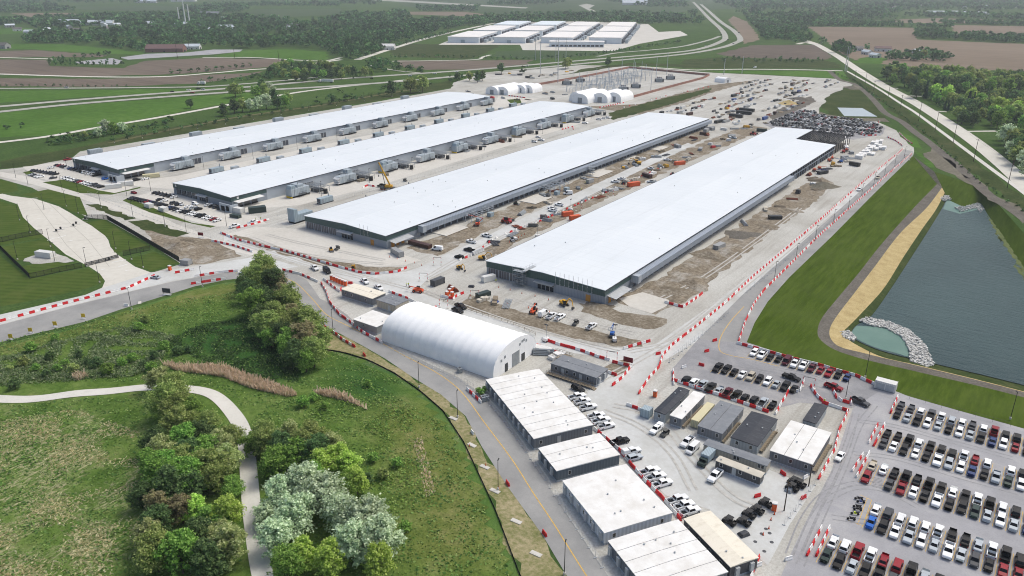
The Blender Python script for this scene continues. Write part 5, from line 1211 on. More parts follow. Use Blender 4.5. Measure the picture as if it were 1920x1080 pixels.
# ------------------------------------------------------------------ woods, hedgerows and tree lines further off
W = []   # (x, y, h, species, zone)
def scatter(px, step, h, species, zone, z=0):
    P = [G(*p) for p in px]; a0, a1 = min(q.x for q in P), max(q.x for q in P); b0, b1 = min(q.y for q in P), max(q.y for q in P)
    x = a0
    while x <= a1:
        y = b0
        while y <= b1:
            u, v = x + NP.uniform(-0.48, 0.48) * step, y + NP.uniform(-0.48, 0.48) * step
            if species == ['far'] and math.sin(u * 0.011 + 1.7 * math.sin(v * 0.007)) * math.sin(v * 0.013 + 1.3 * math.sin(u * 0.006)) < -0.42: v += 1e9      # clearings
            if inside(P, u, v) and NP.uniform() < 0.92: W.append((u, v, NP.uniform(h[0], h[1]), species[NP.integers(len(species))], zone))
            y += step
        x += step
def row(px, step, h, species, zone):
    for p, d in resample(smoothline(GL(px), 4), step): W.append((p.x + NP.uniform(-1.5, 1.5), p.y + NP.uniform(-1.5, 1.5), NP.uniform(h[0], h[1]), species[NP.integers(len(species))], zone))
DEC = ['olive', 'dark', 'green', 'dark', 'olive']
RW = 'in the wood right of the county road'
scatter([(1645,150),(1660,140),(1700,140),(1800,148),(1930,152),(1930,180),(1830,182),(1760,172),(1700,172)], 17, (13, 20), DEC, RW)
scatter([(1690,175),(1760,175),(1830,185),(1930,185),(1930,225),(1860,215),(1800,222),(1775,205),(1740,190),(1700,184)], 14, (10, 18), DEC + ['bright', 'conifer'], RW)
scatter([(1780,218),(1860,218),(1930,228),(1930,262),(1890,240),(1850,246),(1800,236)], 13, (10, 16), DEC + ['bright'], RW)
scatter([(1865,258),(1890,250),(1930,270),(1930,345),(1900,325),(1880,300),(1868,275)], 13, (12, 18), ['silver', 'dark', 'olive'], RW)
row([(1735,180),(1750,192),(1770,205),(1790,212)], 7, (7, 9), ['conifer'], 'in the conifer row by the driveways')
row([(1610,160),(1660,195),(1700,225),(1740,255),(1790,300),(1850,350),(1920,400)], 9, (1.5, 2.6), ['dark', 'olive'], 'in the young hedge by the gravel track')
row([(1560,137),(1600,152),(1640,182)], 7, (2, 3), ['dark'], 'in the young hedge by the gravel track')
FZ = 'beside the frontage road behind the leftmost hall'
for px, py, h in ((442,183,13),(452,180,10),(480,185,12),(492,178,15),(497,183,13),(505,178,12),(420,218,10),(440,213,12),(455,210,11),(470,210,11),(485,208,12),(500,205,13),(520,205,12),(535,202,11),(540,195,10),(515,190,11),(358,203,8),(735,180,14),(770,175,15),(792,173,16),(625,195,8),(596,195,6),(200,250,10),(215,252,9),(230,250,8),(185,258,7),(160,262,6),(245,255,5),(120,267,5),(320,228,5),(375,238,4),(405,232,4),(15,243,4),(42,240,4),(1065,128,13),(1060,130,12),(940,138,12),(1140,124,11),(980,137,8),(865,150,7),(880,152,10),(895,155,12),(900,150,10),(858,152,9),(845,154,7),(905,152,11),(720,168,4),(650,190,6),(660,186,5)):
    q = G(px, py); W.append((q.x, q.y, h * 1.2, RND.choice(['olive', 'dark', 'green', 'dark', 'silver'] if px < 560 else ['dark', 'olive']), FZ))
scatter([(60,275),(120,260),(180,250),(280,236),(330,228),(300,240),(200,258),(120,272)], 8, (3, 6), ['dark', 'olive'], FZ)
scatter([(500,152),(520,128),(560,125),(600,128),(640,130),(700,145),(640,150),(560,157)], 14, (8, 15), DEC, 'in the belt above the highway')
row([(320,138),(345,137),(400,133),(440,128),(480,124)], 12, (5, 8), ['dark', 'green'], 'in the hedge along the brown field')
row([(95,123),(130,124),(165,125),(200,124),(230,123)], 9, (9, 12), ['conifer'], 'in the conifer row on the left fields')
row([(95,120),(115,117),(130,116)], 9, (9, 12), ['conifer'], 'in the conifer row on the left fields')
row([(140,110),(180,108),(205,103)], 14, (6, 9), ['dark'], 'in the conifer row on the left fields')
row([(735,110),(760,108),(900,110),(1000,112),(1080,107),(1130,103)], 10, (4, 7), ['conifer', 'dark'], 'in the screening line below the far campus')
row([(690,104),(740,88),(800,73),(845,62)], 11, (5, 8), ['dark'], 'along the road to the far campus')
scatter([(690,118),(700,112),(760,128),(800,132),(795,137),(740,135)], 14, (6, 9), DEC, 'below the county road bridge')
row([(1130,102),(1170,96),(1220,88),(1275,80)], 9, (4, 7), ['conifer', 'dark'], 'in the screening line below the far campus')
scatter([(1558,98),(1566,86),(1585,88),(1603,98),(1596,104),(1575,104)], 11, (11, 16), ['dark', 'conifer'], 'round the white farmstead')
scatter([(1655,112),(1690,103),(1715,106),(1735,100),(1785,110),(1780,116),(1730,117),(1690,115)], 13, (9, 14), ['dark', 'olive'], 'round the white farmstead')
for px, py in ((1626, 95), (1540, 83), (1543, 82)): q = G(px, py); W.append((q.x, q.y, 13, 'dark', 'round the white farmstead'))
FW = 'far'
def fwood(px, step=17, h=(8, 19)): scatter(px, step, h, ['far'], FW)
fwood([(190,85),(196,66),(270,58),(345,55),(420,50),(560,44),(640,36),(720,34),(850,40),(880,47),(800,64),(740,84),(690,106),(655,120),(640,105),(615,95),(540,90),(460,92),(400,86),(345,85),(270,92)], 17)
fwood([(40,82),(75,66),(190,64),(195,84),(270,94),(265,97),(150,82)], 14)
fwood([(-60,40),(30,36),(200,32),(330,28),(440,34),(560,40),(420,48),(340,52),(200,54),(62,52),(-60,56)], 18)
fwood([(-60,8),(100,8),(140,22),(20,25),(-60,28)], 26); fwood([(340,18),(380,12),(450,8),(470,18),(430,28),(360,26)], 22)
fwood([(640,28),(760,24),(770,32),(700,36),(640,36)], 20); fwood([(780,16),(900,14),(895,22),(780,22)], 24)
fwood([(845,40),(960,30),(1080,28),(1280,30),(1300,44),(1280,52),(1215,47),(1090,42),(980,44),(900,50),(860,48)], 18)
fwood([(910,6),(1060,2),(1060,8),(920,10)], 26); fwood([(1270,52),(1300,48),(1316,42),(1312,52),(1285,56)], 16); fwood([(1130,2),(1280,4),(1290,14),(1220,14)], 26)
fwood([(1335,4),(1450,0),(1600,4),(1930,2),(1930,20),(1860,20),(1735,18),(1640,30),(1560,22),(1440,20),(1380,16)], 27)
fwood([(1375,22),(1440,27),(1560,28),(1640,32),(1740,28),(1860,29),(1930,32),(1930,40),(1760,33),(1640,37),(1520,48),(1440,34),(1400,32)], 22)
fwood([(1400,36),(1440,40),(1500,48),(1520,66),(1522,78),(1500,82),(1425,80),(1428,66),(1412,48)], 14, (8, 14))
fwood([(1500,46),(1640,44),(1785,48),(1785,54),(1712,52),(1515,50)], 14, (9, 14)); fwood([(1745,42),(1930,46),(1930,50),(1790,46)], 14, (9, 14))
fwood([(1713,72),(1718,62),(1745,60),(1785,70),(1800,68),(1880,72),(1930,74),(1930,81),(1880,81),(1780,74)], 13, (10, 16))
fwood([(1340,108),(1380,109),(1545,113),(1540,118),(1400,118),(1330,116)], 15, (3, 6))
fwood([(615,112),(660,122),(700,128),(740,133),(700,140),(640,128)], 15); fwood([(130,60),(200,56),(260,62),(190,68)], 16); fwood([(560,92),(615,97),(640,108),(612,104)], 16, (6, 12)); fwood([(700,38),(745,66),(720,92),(690,80)], 20, (7, 13))
fwood([(440,8),(640,6),(640,14),(470,14)], 28); fwood([(-60,0),(340,0),(330,6),(-60,6)], 40); fwood([(640,0),(720,4),(700,10),(640,8)], 30); fwood([(1290,22),(1303,18),(1320,40),(1300,40)], 18, (6, 12)); fwood([(1380,8),(1440,2),(1500,4),(1420,18)], 24)
row([(0,162),(120,162),(240,164)], 9, (2, 4), ['dark'], 'in the belt above the highway'); row([(380,155),(440,152),(480,148),(520,142)], 9, (4, 8), ['dark', 'olive'], 'in the belt above the highway'); scatter([(500,190),(600,175),(760,158),(840,150),(830,158),(700,180),(560,200)], 26, (2, 5), ['olive', 'dark'], FZ)
row([(215,264),(300,249),(400,231),(520,212),(640,192),(760,172)], 12, (3, 5), ['dark', 'olive'], FZ)
W.sort(key=lambda a: math.hypot(a[0], a[1]) / a[2])
solo = [a for a in W if a[4] != FW][:255]; rest = [a for a in W if a[4] == FW] + [a for a in W if a[4] != FW][255:]
cnt = {}
for a in sorted(solo, key=lambda a: a[0] * 0.8155 + a[1] * 0.5787):
    nm = 'conifer' if a[3] == 'conifer' else desc.get(a[3], 'green tree')
    nm = 'dark conifer' if a[3] == 'conifer' else nm
    k = (nm, a[4]); cnt[k] = cnt.get(k, 0) + 1
    tree(a[0], a[1], a[2], a[3], '%s %s, %s from the left' % (nm, a[4], nth(cnt[k])), 'trees ' + a[4], 1, 0.0, NP.uniform(0.9, 1.25))
LOWS = {}
for tier, (nq_, sz_) in enumerate(((150, 1.0), (80, 1.3), (36, 1.9))):
    for v in range(6):
        B = lobes(10, 10, 9.5, 0.05, low=0.2); C, N = crown_pts(B, nq_); LOWS[(tier, v)] = leafquads(C, N, sz_, 0.45)
parts_ = []; tints = []
for a in rest:
    dd = math.hypot(a[0], a[1]); q = LOWS[(0 if dd < 1300 else (1 if dd < 2200 else 2), int(NP.integers(6)))]
    tints.append(np.full(len(q), NP.uniform(0.0, 1.0) ** 1.1))
    an = NP.uniform(0, 2 * PI); s = a[2] / 10; c_, s_ = math.cos(an) * s, math.sin(an) * s
    wv_ = NP.uniform(1.0, 1.35) if a[3] != 'conifer' else 0.6
    M = np.array([[c_ * wv_, -s_ * wv_, 0], [s_ * wv_, c_ * wv_, 0], [0, 0, s]])
    parts_.append(q @ M.T + np.array([a[0], a[1], 0]))
fm = quadmesh('far_woods', np.concatenate(parts_), 'far_leaf'); tc = np.repeat(np.concatenate(tints), 4)
fa = fm.attributes.new('tint', 'FLOAT', 'POINT'); fa.data.foreach_set('value', tc.astype(np.float32))
fw = ob('far_woods', fm); kind(fw, 'stuff'); tag(fw, 'dark green woods and hedgerows covering the far country', 'woods')
print('TREES', len(W), 'solo', len(solo), 'far faces', len(parts_))
# ------------------------------------------------------------------ riprap
def stones(name, px, n, s, z, label):
    P = [G(p[0], p[1], z) for p in px]; a0, a1 = min(q.x for q in P), max(q.x for q in P); b0, b1 = min(q.y for q in P), max(q.y for q in P)
    m = MB(); k = 0
    while k < n:
        x, y = NP.uniform(a0, a1), NP.uniform(b0, b1)
        if not inside(P, x, y): continue
        k += 1; r = s * NP.uniform(0.6, 1.4); zz = z + NP.uniform(0, 0.5)
        t8 = [(x + r * NP.uniform(0.6, 1.1) * sx, y + r * NP.uniform(0.6, 1.1) * sy, zz + (r * 0.8 * NP.uniform(0.7, 1.2) if sz else -r)) for sz in (0, 1) for sx, sy in ((-1, -1), (1, -1), (1, 1), (-1, 1))]
        m.hexa(t8[:4], t8[4:])
    o = m.build(name, 'stone_white'); kind(o, 'stuff'); tag(o, label, 'stones')
stones('riprap', [(1610,602),(1625,596),(1665,604),(1705,620),(1735,648),(1752,684),(1738,690),(1706,680),(1704,655),(1690,632),(1660,616),(1630,611)], 2200, 0.26, -4.9, 'pale riprap stones curving between silt basin and pond')
stones('riprap', [(1572,624),(1590,621),(1606,634),(1600,640),(1584,636)], 220, 0.28, -4.4, 'small heap of pale riprap at the silt basin corner')
stones('riprap', [(1760,372),(1776,366),(1784,374),(1770,378)], 120, 0.32, -4.6, 'pale riprap at the head of the pond')
stones('riprap', [(1790,390),(1835,382),(1845,392),(1838,400),(1832,391),(1800,398)], 320, 0.3, -4.9, 'line of pale stones across the shallow end of the pond')
# ================================================================== VEHICLES
t = NT('car_paint', 0.4, 0.2); oi = t.n('ShaderNodeObjectInfo'); p = t.pos(True)
t.col(t.mix(t.ramp(t.noise(p, 1.2, 4, 0.6), [(0.45, bw(0)), (0.8, bw(0.07))]), oi.outputs['Color'], S(150,144,134)))
t.b.inputs['Coat Weight'].default_value = 0.04; t.b.inputs['Coat Roughness'].default_value = 0.1
t = NT('car_glass', 0.12, 0.3); t.col(S(14,16,20))
simple('wheel_hub', S(150,152,154), 0.4, 0.5); simple('lamp_lens', S(214,218,220), 0.15, 0.6); simple('lamp_red', S(150,28,28), 0.3, 0.5); simple('bed_liner', S(40,41,43), 0.8, 0.2)
PAINT = dict(W=S(236,238,238), K=S(16,17,19), G=S(66,69,74), S=S(176,184,190), R=S(140,24,38), B=S(34,60,110), L=S(28,104,196), N=S(36,58,54), T=S(186,178,160), M=S(84,24,40), Y=S(210,170,40), O=S(212,84,36))
PNAME = dict(W='white', K='black', G='dark grey', S='silver', R='red', B='navy blue', L='bright blue', N='dark green', T='tan', M='maroon', Y='yellow', O='orange')
def loftbody(m, st, mi=0):
    """st: (y, z0, z1, halfwidth) sections front to back"""
    o = len(m.v); n = 8
    for y, z0, z1, h in st:
        m.v += [(-h * 0.94, y, z0), (-h, y, z0 + 0.22), (-h, y, z1 - 0.16), (-h * 0.88, y, z1), (h * 0.88, y, z1), (h, y, z1 - 0.16), (h, y, z0 + 0.22), (h * 0.94, y, z0)]
    for i in range(len(st) - 1):
        for k in range(n): a, b = o + i * n + k, o + i * n + (k + 1) % n; m.f.append((a, b, b + n, a + n)); m.mi.append(mi)
    m.f.append(tuple(range(o, o + n))); m.f.append(tuple(range(o + (len(st) - 1) * n, o + len(st) * n))[::-1]); m.mi += [mi, mi]
def cabin(m, zb, zt, yb0, yb1, yt0, yt1, hb, ht, mi=0):
    m.hexa([(-hb, yb0, zb), (hb, yb0, zb), (hb, yb1, zb), (-hb, yb1, zb)], [(-ht, yt0, zt), (ht, yt0, zt), (ht, yt1, zt), (-ht, yt1, zt)], mi)
def lerp3(a, b, t_): return tuple(a[i] + (b[i] - a[i]) * t_ for i in range(3))
def pane(c, ins, out, d):
    """quad inset on the face c (4 corners), pushed out by d along out"""
    cc = tuple(sum(q[i] for q in c) / 4 for i in range(3))
    return [tuple(lerp3(q, cc, ins)[i] + out[i] * d for i in range(3)) for q in c]
def car_parts(kind_):
    P = {}; b = MB()
    if kind_ == 's':   L, Wd, zb, zt, cab = 4.75, 0.92, 0.95, 1.44, (-0.95, 1.75, -0.25, 1.05, 0.86, 0.66); st = [(-2.37, .38, .62, .70), (-2.2, .25, .74, .86), (-0.95, .2, .98, .92), (1.6, .2, 1.02, .92), (2.2, .25, 1.0, .86), (2.37, .4, .9, .74)]
    elif kind_ == 'u': L, Wd, zb, zt, cab = 4.8, 0.97, 1.08, 1.74, (-1.0, 2.25, -0.35, 1.95, 0.92, 0.74); st = [(-2.4, .42, .8, .76), (-2.25, .3, .98, .92), (-1.0, .26, 1.1, .97), (2.0, .26, 1.12, .97), (2.3, .3, 1.1, .92), (2.4, .45, 1.0, .84)]
    elif kind_ == 'v': L, Wd, zb, zt, cab = 5.6, 1.0, 1.15, 2.3, (-2.0, 2.75, -1.2, 2.65, 0.97, 0.86); st = [(-2.8, .42, .85, .82), (-2.6, .3, 1.05, .96), (-1.9, .26, 1.18, 1.0), (2.6, .26, 1.2, 1.0), (2.8, .4, 1.15, .96)]
    else:              L, Wd, zb, zt, cab = 5.9, 1.0, 1.18, 1.88, (-1.35, 0.95, -0.75, 0.78, 0.94, 0.76); st = [(-2.95, .5, .9, .82), (-2.8, .38, 1.1, .96), (-1.4, .34, 1.2, 1.0), (0.97, .34, 1.2, 1.0)]
    loftbody(b, st)
    if kind_ == 'p':
        for s in (-1, 1): b.box(s * 0.9 - 0.1, s * 0.9 + 0.1, 0.96, 2.9, 0.4, 1.2)
        b.box(-0.99, 0.99, 2.78, 2.93, 0.42, 1.18); b.box(-0.79, 0.79, 0.97, 2.77, 0.4, 0.55)
    cabin(b, zb, zt, *cab)
    P['body'] = b.mesh('body', 'car_paint', bevel=0.05)
    y0, y1, t0, t1, hb, ht = cab; g = 0.014
    A = [(-hb, y0, zb), (hb, y0, zb), (ht, t0, zt), (-ht, t0, zt)]
    P['windscreen'] = MB().add(pane(A, 0.1, (0, -1, 0.6), g), [(0, 1, 2, 3)]).mesh('windscreen', 'car_glass')
    A = [(hb, y1, zb), (-hb, y1, zb), (-ht, t1, zt), (ht, t1, zt)]
    if kind_ != 'v': P['rear_window'] = MB().add(pane(A, 0.14, (0, 1, 0.6), g), [(0, 1, 2, 3)]).mesh('rear_window', 'car_glass')
    ye = y1 if kind_ != 'v' else y0 + 1.5; te = t1 if kind_ != 'v' else t0 + 1.2
    for s in (-1, 1):
        A = [(s * hb, y0 + 0.15, zb), (s * hb, ye, zb), (s * ht, te, zt), (s * ht, t0, zt)]
        P['side_window%d' % s] = MB().add(pane(A, 0.13, (s, 0, 0.35), g), [(0, 1, 2, 3)]).mesh('side_window', 'car_glass')
    yf, yr = -L / 2 + 0.95, L / 2 - (1.0 if kind_ != 'p' else 1.15); r = 0.34 if kind_ == 's' else 0.4
    wm = MB().bar((-0.13, 0, r), (0.13, 0, r), r, 12).bar((-0.14, 0, r), (0.14, 0, r), r * 0.58, 8, mi=1).mesh('wheel', ['black_rubber', 'wheel_hub'])
    for i, (sx, yy) in enumerate(((-1, yf), (1, yf), (-1, yr), (1, yr))): P['wheel%d' % i] = (wm, (sx * (Wd - 0.1), yy, 0))
    zl = st[1][2] - 0.22
    hl = MB().box(-0.2, 0.2, -0.06, 0.02, -0.08, 0.08).mesh('headlight', 'lamp_lens'); tl = MB().box(-0.1, 0.1, -0.02, 0.05, -0.14, 0.12).mesh('tail_light', 'lamp_red')
    for s in (-1, 1):
        P['headlight%d' % s] = (hl, (s * (Wd - 0.3), -L / 2 + 0.1, zl)); P['tail_light%d' % s] = (tl, (s * (Wd - 0.14), L / 2 - 0.02, zl + 0.05))
    if kind_ == 'p':
        P['bed_liner'] = MB().box(-0.78, 0.78, 0.99, 2.75, 0.56, 0.6).mesh('bed_liner', 'bed_liner')
    return P
CAR = {k: car_parts(k) for k in 'supv'}
COVER = MB().box(-0.86, 0.86, 0.98, 2.86, 1.2, 1.24).mesh('bed_cover', 'bed_liner')
CAPM = MB().hexa([(-0.95, 0.99, 1.2), (0.95, 0.99, 1.2), (0.95, 2.88, 1.2), (-0.95, 2.88, 1.2)], [(-0.8, 1.05, 1.86), (0.8, 1.05, 1.86), (0.8, 2.78, 1.86), (-0.8, 2.78, 1.86)]).mesh('bed_cap', 'car_paint')
def merged(kind_):
    """one-mesh version of the same car for small copies"""
    m = MB()
    order = ['car_paint', 'car_glass', 'black_rubber', 'bed_liner']
    for k, v in CAR[kind_].items():
        me, off = v if isinstance(v, tuple) else (v, (0, 0, 0))
        if k.startswith(('headlight', 'tail')): continue
        o = len(m.v); m.v += [tuple(q.co[i] + off[i] for i in range(3)) for q in me.vertices]
        mi = order.index(me.materials[0].name) if me.materials[0].name in order else 0
        for pl in me.polygons: m.f.append(tuple(o + i for i in pl.vertices)); m.mi.append(mi)
    me = bpy.data.meshes.new('small_car'); me.from_pydata(m.v, [], m.f)
    for q in order: me.materials.append(MATS[q])
    me.polygons.foreach_set('material_index', m.mi); me.update(); return me
SMALL = {k: merged(k) for k in 'supv'}
KN = dict(s='sedan', u='suv', p='pickup', v='van'); KO = dict(s='sedan_car', u='suv_car', p='pickup_truck', v='van')
KC = dict(s='car', u='car', p='pickup', v='van')
def tint(c):
    q = PAINT[c]; f = RND.uniform(0.88, 1.08); return tuple(min(1, v * f) for v in q[:3]) + (1,)
def car(x, y, rz, code, label, group=None, z=0.075, extra=None):
    c, k = code[0], code[1]
    th = thing(KO[k], label, KC[k], (x, y, z), rz, group); col = tint(c)
    s = RND.uniform(0.95, 1.03); th.scale = (s, s * RND.uniform(0.97, 1.03), s * RND.uniform(0.96, 1.06))
    for key, v in CAR[k].items():
        me, off = v if isinstance(v, tuple) else (v, None)
        o = ob(me.name.split('.')[0], me, th, off)
        if key == 'body': o.color = col
    if k == 'p':
        r = RND.random()
        if extra == 'cap': ob('bed_cap', CAPM, th).color = col
        elif r < 0.35 and extra != 'open': ob('bed_cover', COVER, th)
    return th
def scar(x, y, rz, code, label, group=None, z=0.06):
    o = ob(KO[code[1]], SMALL[code[1]], None, (x, y, z), rz); o.color = tint(code[0]); tag(o, label, KC[code[1]], group); return o
# the parking grid: stalls 2.75 m wide, double rows 19 m apart
LOT = bpy.data.objects['lower_lot']; ULOT = bpy.data.objects['upper_lot']
SL = MB().box(-0.06, 0.06, -5.4, 5.4, 0, 0.004).mesh('stall_line', 'yellow_paint')
SLH = MB().box(-0.06, 0.06, -2.7, 2.7, 0, 0.004).mesh('stall_line', 'yellow_paint')
rows_ = [
 ('lower lot top row', 232.3, -22.2, 'Ks Ss Kp Wu Ss Ks Wu Ss Ku Bs Wu Rs Ks', 'Gs Gs Wu Gp Wp Su Wu Gs Wu Rp Ku Ku Ks'),
 ('lower lot second row', 213.3, -22.2, 'Gs Ws Ku Ws Ks Wp Su Wu Bs Ks Sp Ns Wu Ku', 'Ks Ks Kp Wu Kp Ku Ku Wp Rs Wu -- Wu Ku Ws'),
 ('lower lot third row', 194.2, -22.3, 'Ru -- Gs Rp Ws Ks Wp Ks Ku Nu Ss Wu Ss Bs', 'Ts Ws Ks Kp Ks Kp Kp Ws Kp Wp Kp Wu Ku Ks'),
 ('lower lot fourth row', 175.4, -17.3, 'Ls Ku Wp Sp Wu Ss Wp Ss Gu Ks Rs Rs', 'Ws Gu Wu Wu Wu Wp Ks Ks Ss Wp Kp Ku'),
 ('lower lot bottom row', 157.3, -22.9, 'Ns Ku Ss Ku Kp Gu Wu', 'Ws Wu Rp Wp Rs Ru Kp Ss Ku Wu')]
for rn, yc, x0, lo, up in rows_:
    n = max(len(lo.split()), len(up.split()))
    for k in range(n + 1): ob('stall_line', SL, LOT, (x0 - 1.375 + k * 2.75, yc, 0.07))
    for half, codes, yy, rz in (('near', lo, yc - 2.95, 0), ('far', up, yc + 2.95, PI)):
        for k, cd_ in enumerate(codes.split()):
            if cd_ == '--': continue
            car(x0 + k * 2.75 + RND.uniform(-0.12, 0.12), yy + RND.uniform(-0.3, 0.3), rz + RND.uniform(-0.02, 0.02), cd_, '%s %s, %s from left, %s side of the %s' % (PNAME[cd_[0]], KN[cd_[1]], nth(k + 1), half, rn), 'cars in the lower lot')
for nm, yy, x0, st_, codes, rz in (('top row of the upper lot', 244.8, -70.8, 2.79, 'Wu Wp Ks Ks Mv Wp Wp Mp Rs Rp Ku Bs', 0), ('middle row of the upper lot', 227.2, -76.9, 2.78, 'Kp Kp Ks Ws Tu Ku Wu Ss Kp Ks', 0), ('bottom row of the upper lot', 212.9, -82.1, 2.79, 'Ku Wu Sp Kp Ss Mp Kp Ku Ku Sp Ks', PI)):
    for k, cd_ in enumerate(codes.split()):
        car(x0 + k * st_, yy + RND.uniform(-0.3, 0.3), rz + RND.uniform(-0.02, 0.02), cd_, '%s %s, %s from left in the %s' % (PNAME[cd_[0]], KN[cd_[1]], nth(k + 1), nm), 'cars in the upper lot')
        ob('stall_line', SLH, ULOT, (x0 - 1.4 + k * st_, yy - (0.6 if rz == 0 else 0), 0.066))
# hatched no-parking bay
hb = MB()
for k in range(8): hb.box(-1.15, 1.15, -2.4 + k * 0.62, -2.3 + k * 0.62, 0, 0.004)
hb.build('hatched_bay', 'steel_dark', LOT, (-19.6, 191.3, 0.071), R(12))
def at(px, py, z=0.0): return G(px, py, z)
NV = R(59.5) - PI / 2
def pxcar(px, py, rz, code, label, group=None, extra=None):
    q = G(px, py, 0.8); return car(q.x, q.y, rz, code, label, group, 0.075, extra)
FR = PI + NV      # nose along the width of the office blocks
for k, (px, py) in enumerate(((1082, 743), (1092, 752), (1103, 763), (1118, 779), (1127, 788), (1137, 798))):
    pxcar(px, py, FR, 'Wp', 'white pickup behind the ten-module office, %s from the far end' % nth(k + 1), 'white pickups behind the offices', 'open')
pxcar(1162, 827, FR, 'Kp', 'black pickup with covered bed parked between two groups of white pickups')
pxcar(1184, 846, FR, 'Wp', 'white pickup with a full white bed cap', None, 'cap'); pxcar(1190, 857, FR, 'Su', 'silver suv beside the pickup with white cap')
for k, (px, py) in enumerate(((1218, 883), (1230, 894), (1242, 906), (1270, 936), (1283, 947), (1294, 958))):
    pxcar(px, py, FR, 'Wp', 'white pickup behind the white-walled office, %s from the far end' % nth(k + 1), 'white pickups behind the offices', 'open')
pxcar(1084, 728, R(76), 'Ku', 'dark suv parked in front of the grey trailer ramp')
pxcar(1231, 804, R(-4), 'Wp', 'white pickup with bed cap facing out before the black-roofed trailer', None, 'cap')
pxcar(1289, 828, R(-4), 'Wp', 'white pickup with loaded rack beside the white van', None, 'open'); pxcar(1299, 841, R(-4), 'Wv', 'white cargo van before the grey double trailer')
pxcar(1341, 892, R(-4), 'Wp', 'white pickup with black bonnet stripe by the charcoal trailer', None, 'open')
pxcar(1563, 725, R(82), 'Rp', 'red pickup driving along the upper lot aisle', None, 'open'); pxcar(1484, 707, R(82), 'Kp', 'black pickup driving along the upper lot aisle')
pxcar(1613, 753, R(70), 'Gp', 'grey pickup turning out between the two lots', None, 'open'); pxcar(1575, 855, R(-4), 'Ws', 'white sedan driving down beside the triple trailer')
pxcar(864, 574, R(78), 'Kp', 'dark pickup on the haul road behind the tent, left of a pair', None, 'open'); pxcar(858, 582, R(78), 'Kp', 'black pickup with flat trailer bed nearest the tent', None, 'open')
pxcar(613, 508, R(70), 'Kv', 'black van on the haul road above the orange toilets'); pxcar(684, 527, R(68), 'Wp', 'white pickup with rack on the road above the pale-roofed trailer', None, 'open'); pxcar(710, 539, R(68), 'Wp', 'white pickup just right of another above the pale-roofed trailer', None, 'open'); pxcar(590, 502, R(70), 'Wp', 'white pickup leading the black van on the haul road', None, 'open')
pxcar(291, 519, R(-72), 'Ss', 'silver sedan leaving the gate road beside the barriers'); pxcar(457, 511, R(-80), 'Ws', 'white car half hidden by the trees at the bend')
for k, (px, py, cd_) in enumerate(((1019, 588, 'Wv'), (1034, 592, 'Wp'), (1050, 594, 'Wp'), (1109, 611, 'Wp'))): pxcar(px, py, PI, cd_, 'white %s parked on the strip before the nearest hall, %s from left' % (KN[cd_[1]], nth(k + 1)), 'vehicles before the nearest hall')
for k, (px, py, rz, cd_) in enumerate(((861, 482, 60, 'Ku'), (880, 469, 62, 'Kp'), (884, 453, 60, 'Wp'), (913, 442, 60, 'Wp'), (820, 467, 75, 'Wv'), (1036, 391, 62, 'Wp'), (1049, 384, 62, 'Wp'), (1037, 395, 62, 'Wp'), (1065, 363, 100, 'Wv'), (1154, 341, 62, 'Wp'), (1166, 336, 62, 'Wp'), (1252, 300, 62, 'Wp'), (1222, 341, 100, 'Sp'), (1374, 258, 62, 'Wp'), (1220, 316, 60, 'Wu'))):
    q = G(px, py, 0.6); scar(q.x, q.y, R(rz) - PI / 2 - R(60), cd_, '%s %s on the haul road between third and nearest hall, %s from the front' % (PNAME[cd_[0]], KN[cd_[1]], nth(k + 1)), 'vehicles between third and nearest hall')
for k, (px, py, cd_) in enumerate(((1611, 355, 'Wp'), (1646, 333, 'Tp'))): q = G(px, py, 0.7); scar(q.x, q.y, R(0) , cd_, '%s pickup driving the barrier-lined road by the green bank' % PNAME[cd_[0]], None)
# cars before the finished halls (x along the row, all noses to the hall)
def hrow(nm, p0, p1, codes, rz, group):
    a, b = G(*p0), G(*p1); cs = codes.split()
    for k, c_ in enumerate(cs):
        if c_ == '--': continue
        q = a.lerp(b, k / max(1, len(cs) - 1)); scar(q.x, q.y, rz, c_, '%s %s, %s from left in %s' % (PNAME[c_[0]], KN[c_[1]], nth(k + 1), nm), group)
hrow('the line along the leftmost hall front', (108, 311), (182, 330), 'Ks Rs Ks Gu Ws Bs Ks Ks Gs Ku Wu Ws Ws Wu Kp', PI, 'cars at the leftmost hall')
hrow('the outer line at the leftmost hall', (120, 335), (190, 352), 'Ws Wu Ws Ws Gs Rs Ws Ws Ss Gu Gs Ks', 0, 'cars at the leftmost hall')
hrow('the short far line left of the leftmost hall', (64, 321), (104, 328), 'Gs Ks Gs Ks Gs Ks Ks Ks', PI, 'cars at the leftmost hall'); hrow('the short near line left of the leftmost hall', (60, 329), (76, 333), 'Ss Gs Ws Ws', 0, 'cars at the leftmost hall')
hrow('the line nearest the second hall', (292, 363), (327, 371), 'Ks Ks Gs Ks Ks Ws', PI, 'cars at the second hall'); hrow('the far outer line at the second hall', (247, 373), (308, 387), 'Gs Ks Ks Ks Ks Rs Bs Ks Gs Ks Ks', 0, 'cars at the second hall')
hrow('the near outer line at the second hall', (318, 391), (408, 415), 'Bs Ks Gs Ws Ks Ku Ws Ws Ks Ku Ws Ws Rs Ws', 0, 'cars at the second hall'); hrow('the corner group by the second hall portal', (391, 386), (414, 392), 'Ws Ks Gu Ks', PI, 'cars at the second hall')
hrow('the extra line beyond the leftmost hall lot', (96, 316), (100, 335), 'Ws Ks Gs', PI, 'cars at the leftmost hall')
hrow('the middle line of the second hall lot', (300, 376), (372, 394), 'Ks Ws -- Gu Ks -- Ws Ss Ku', PI, 'cars at the second hall')
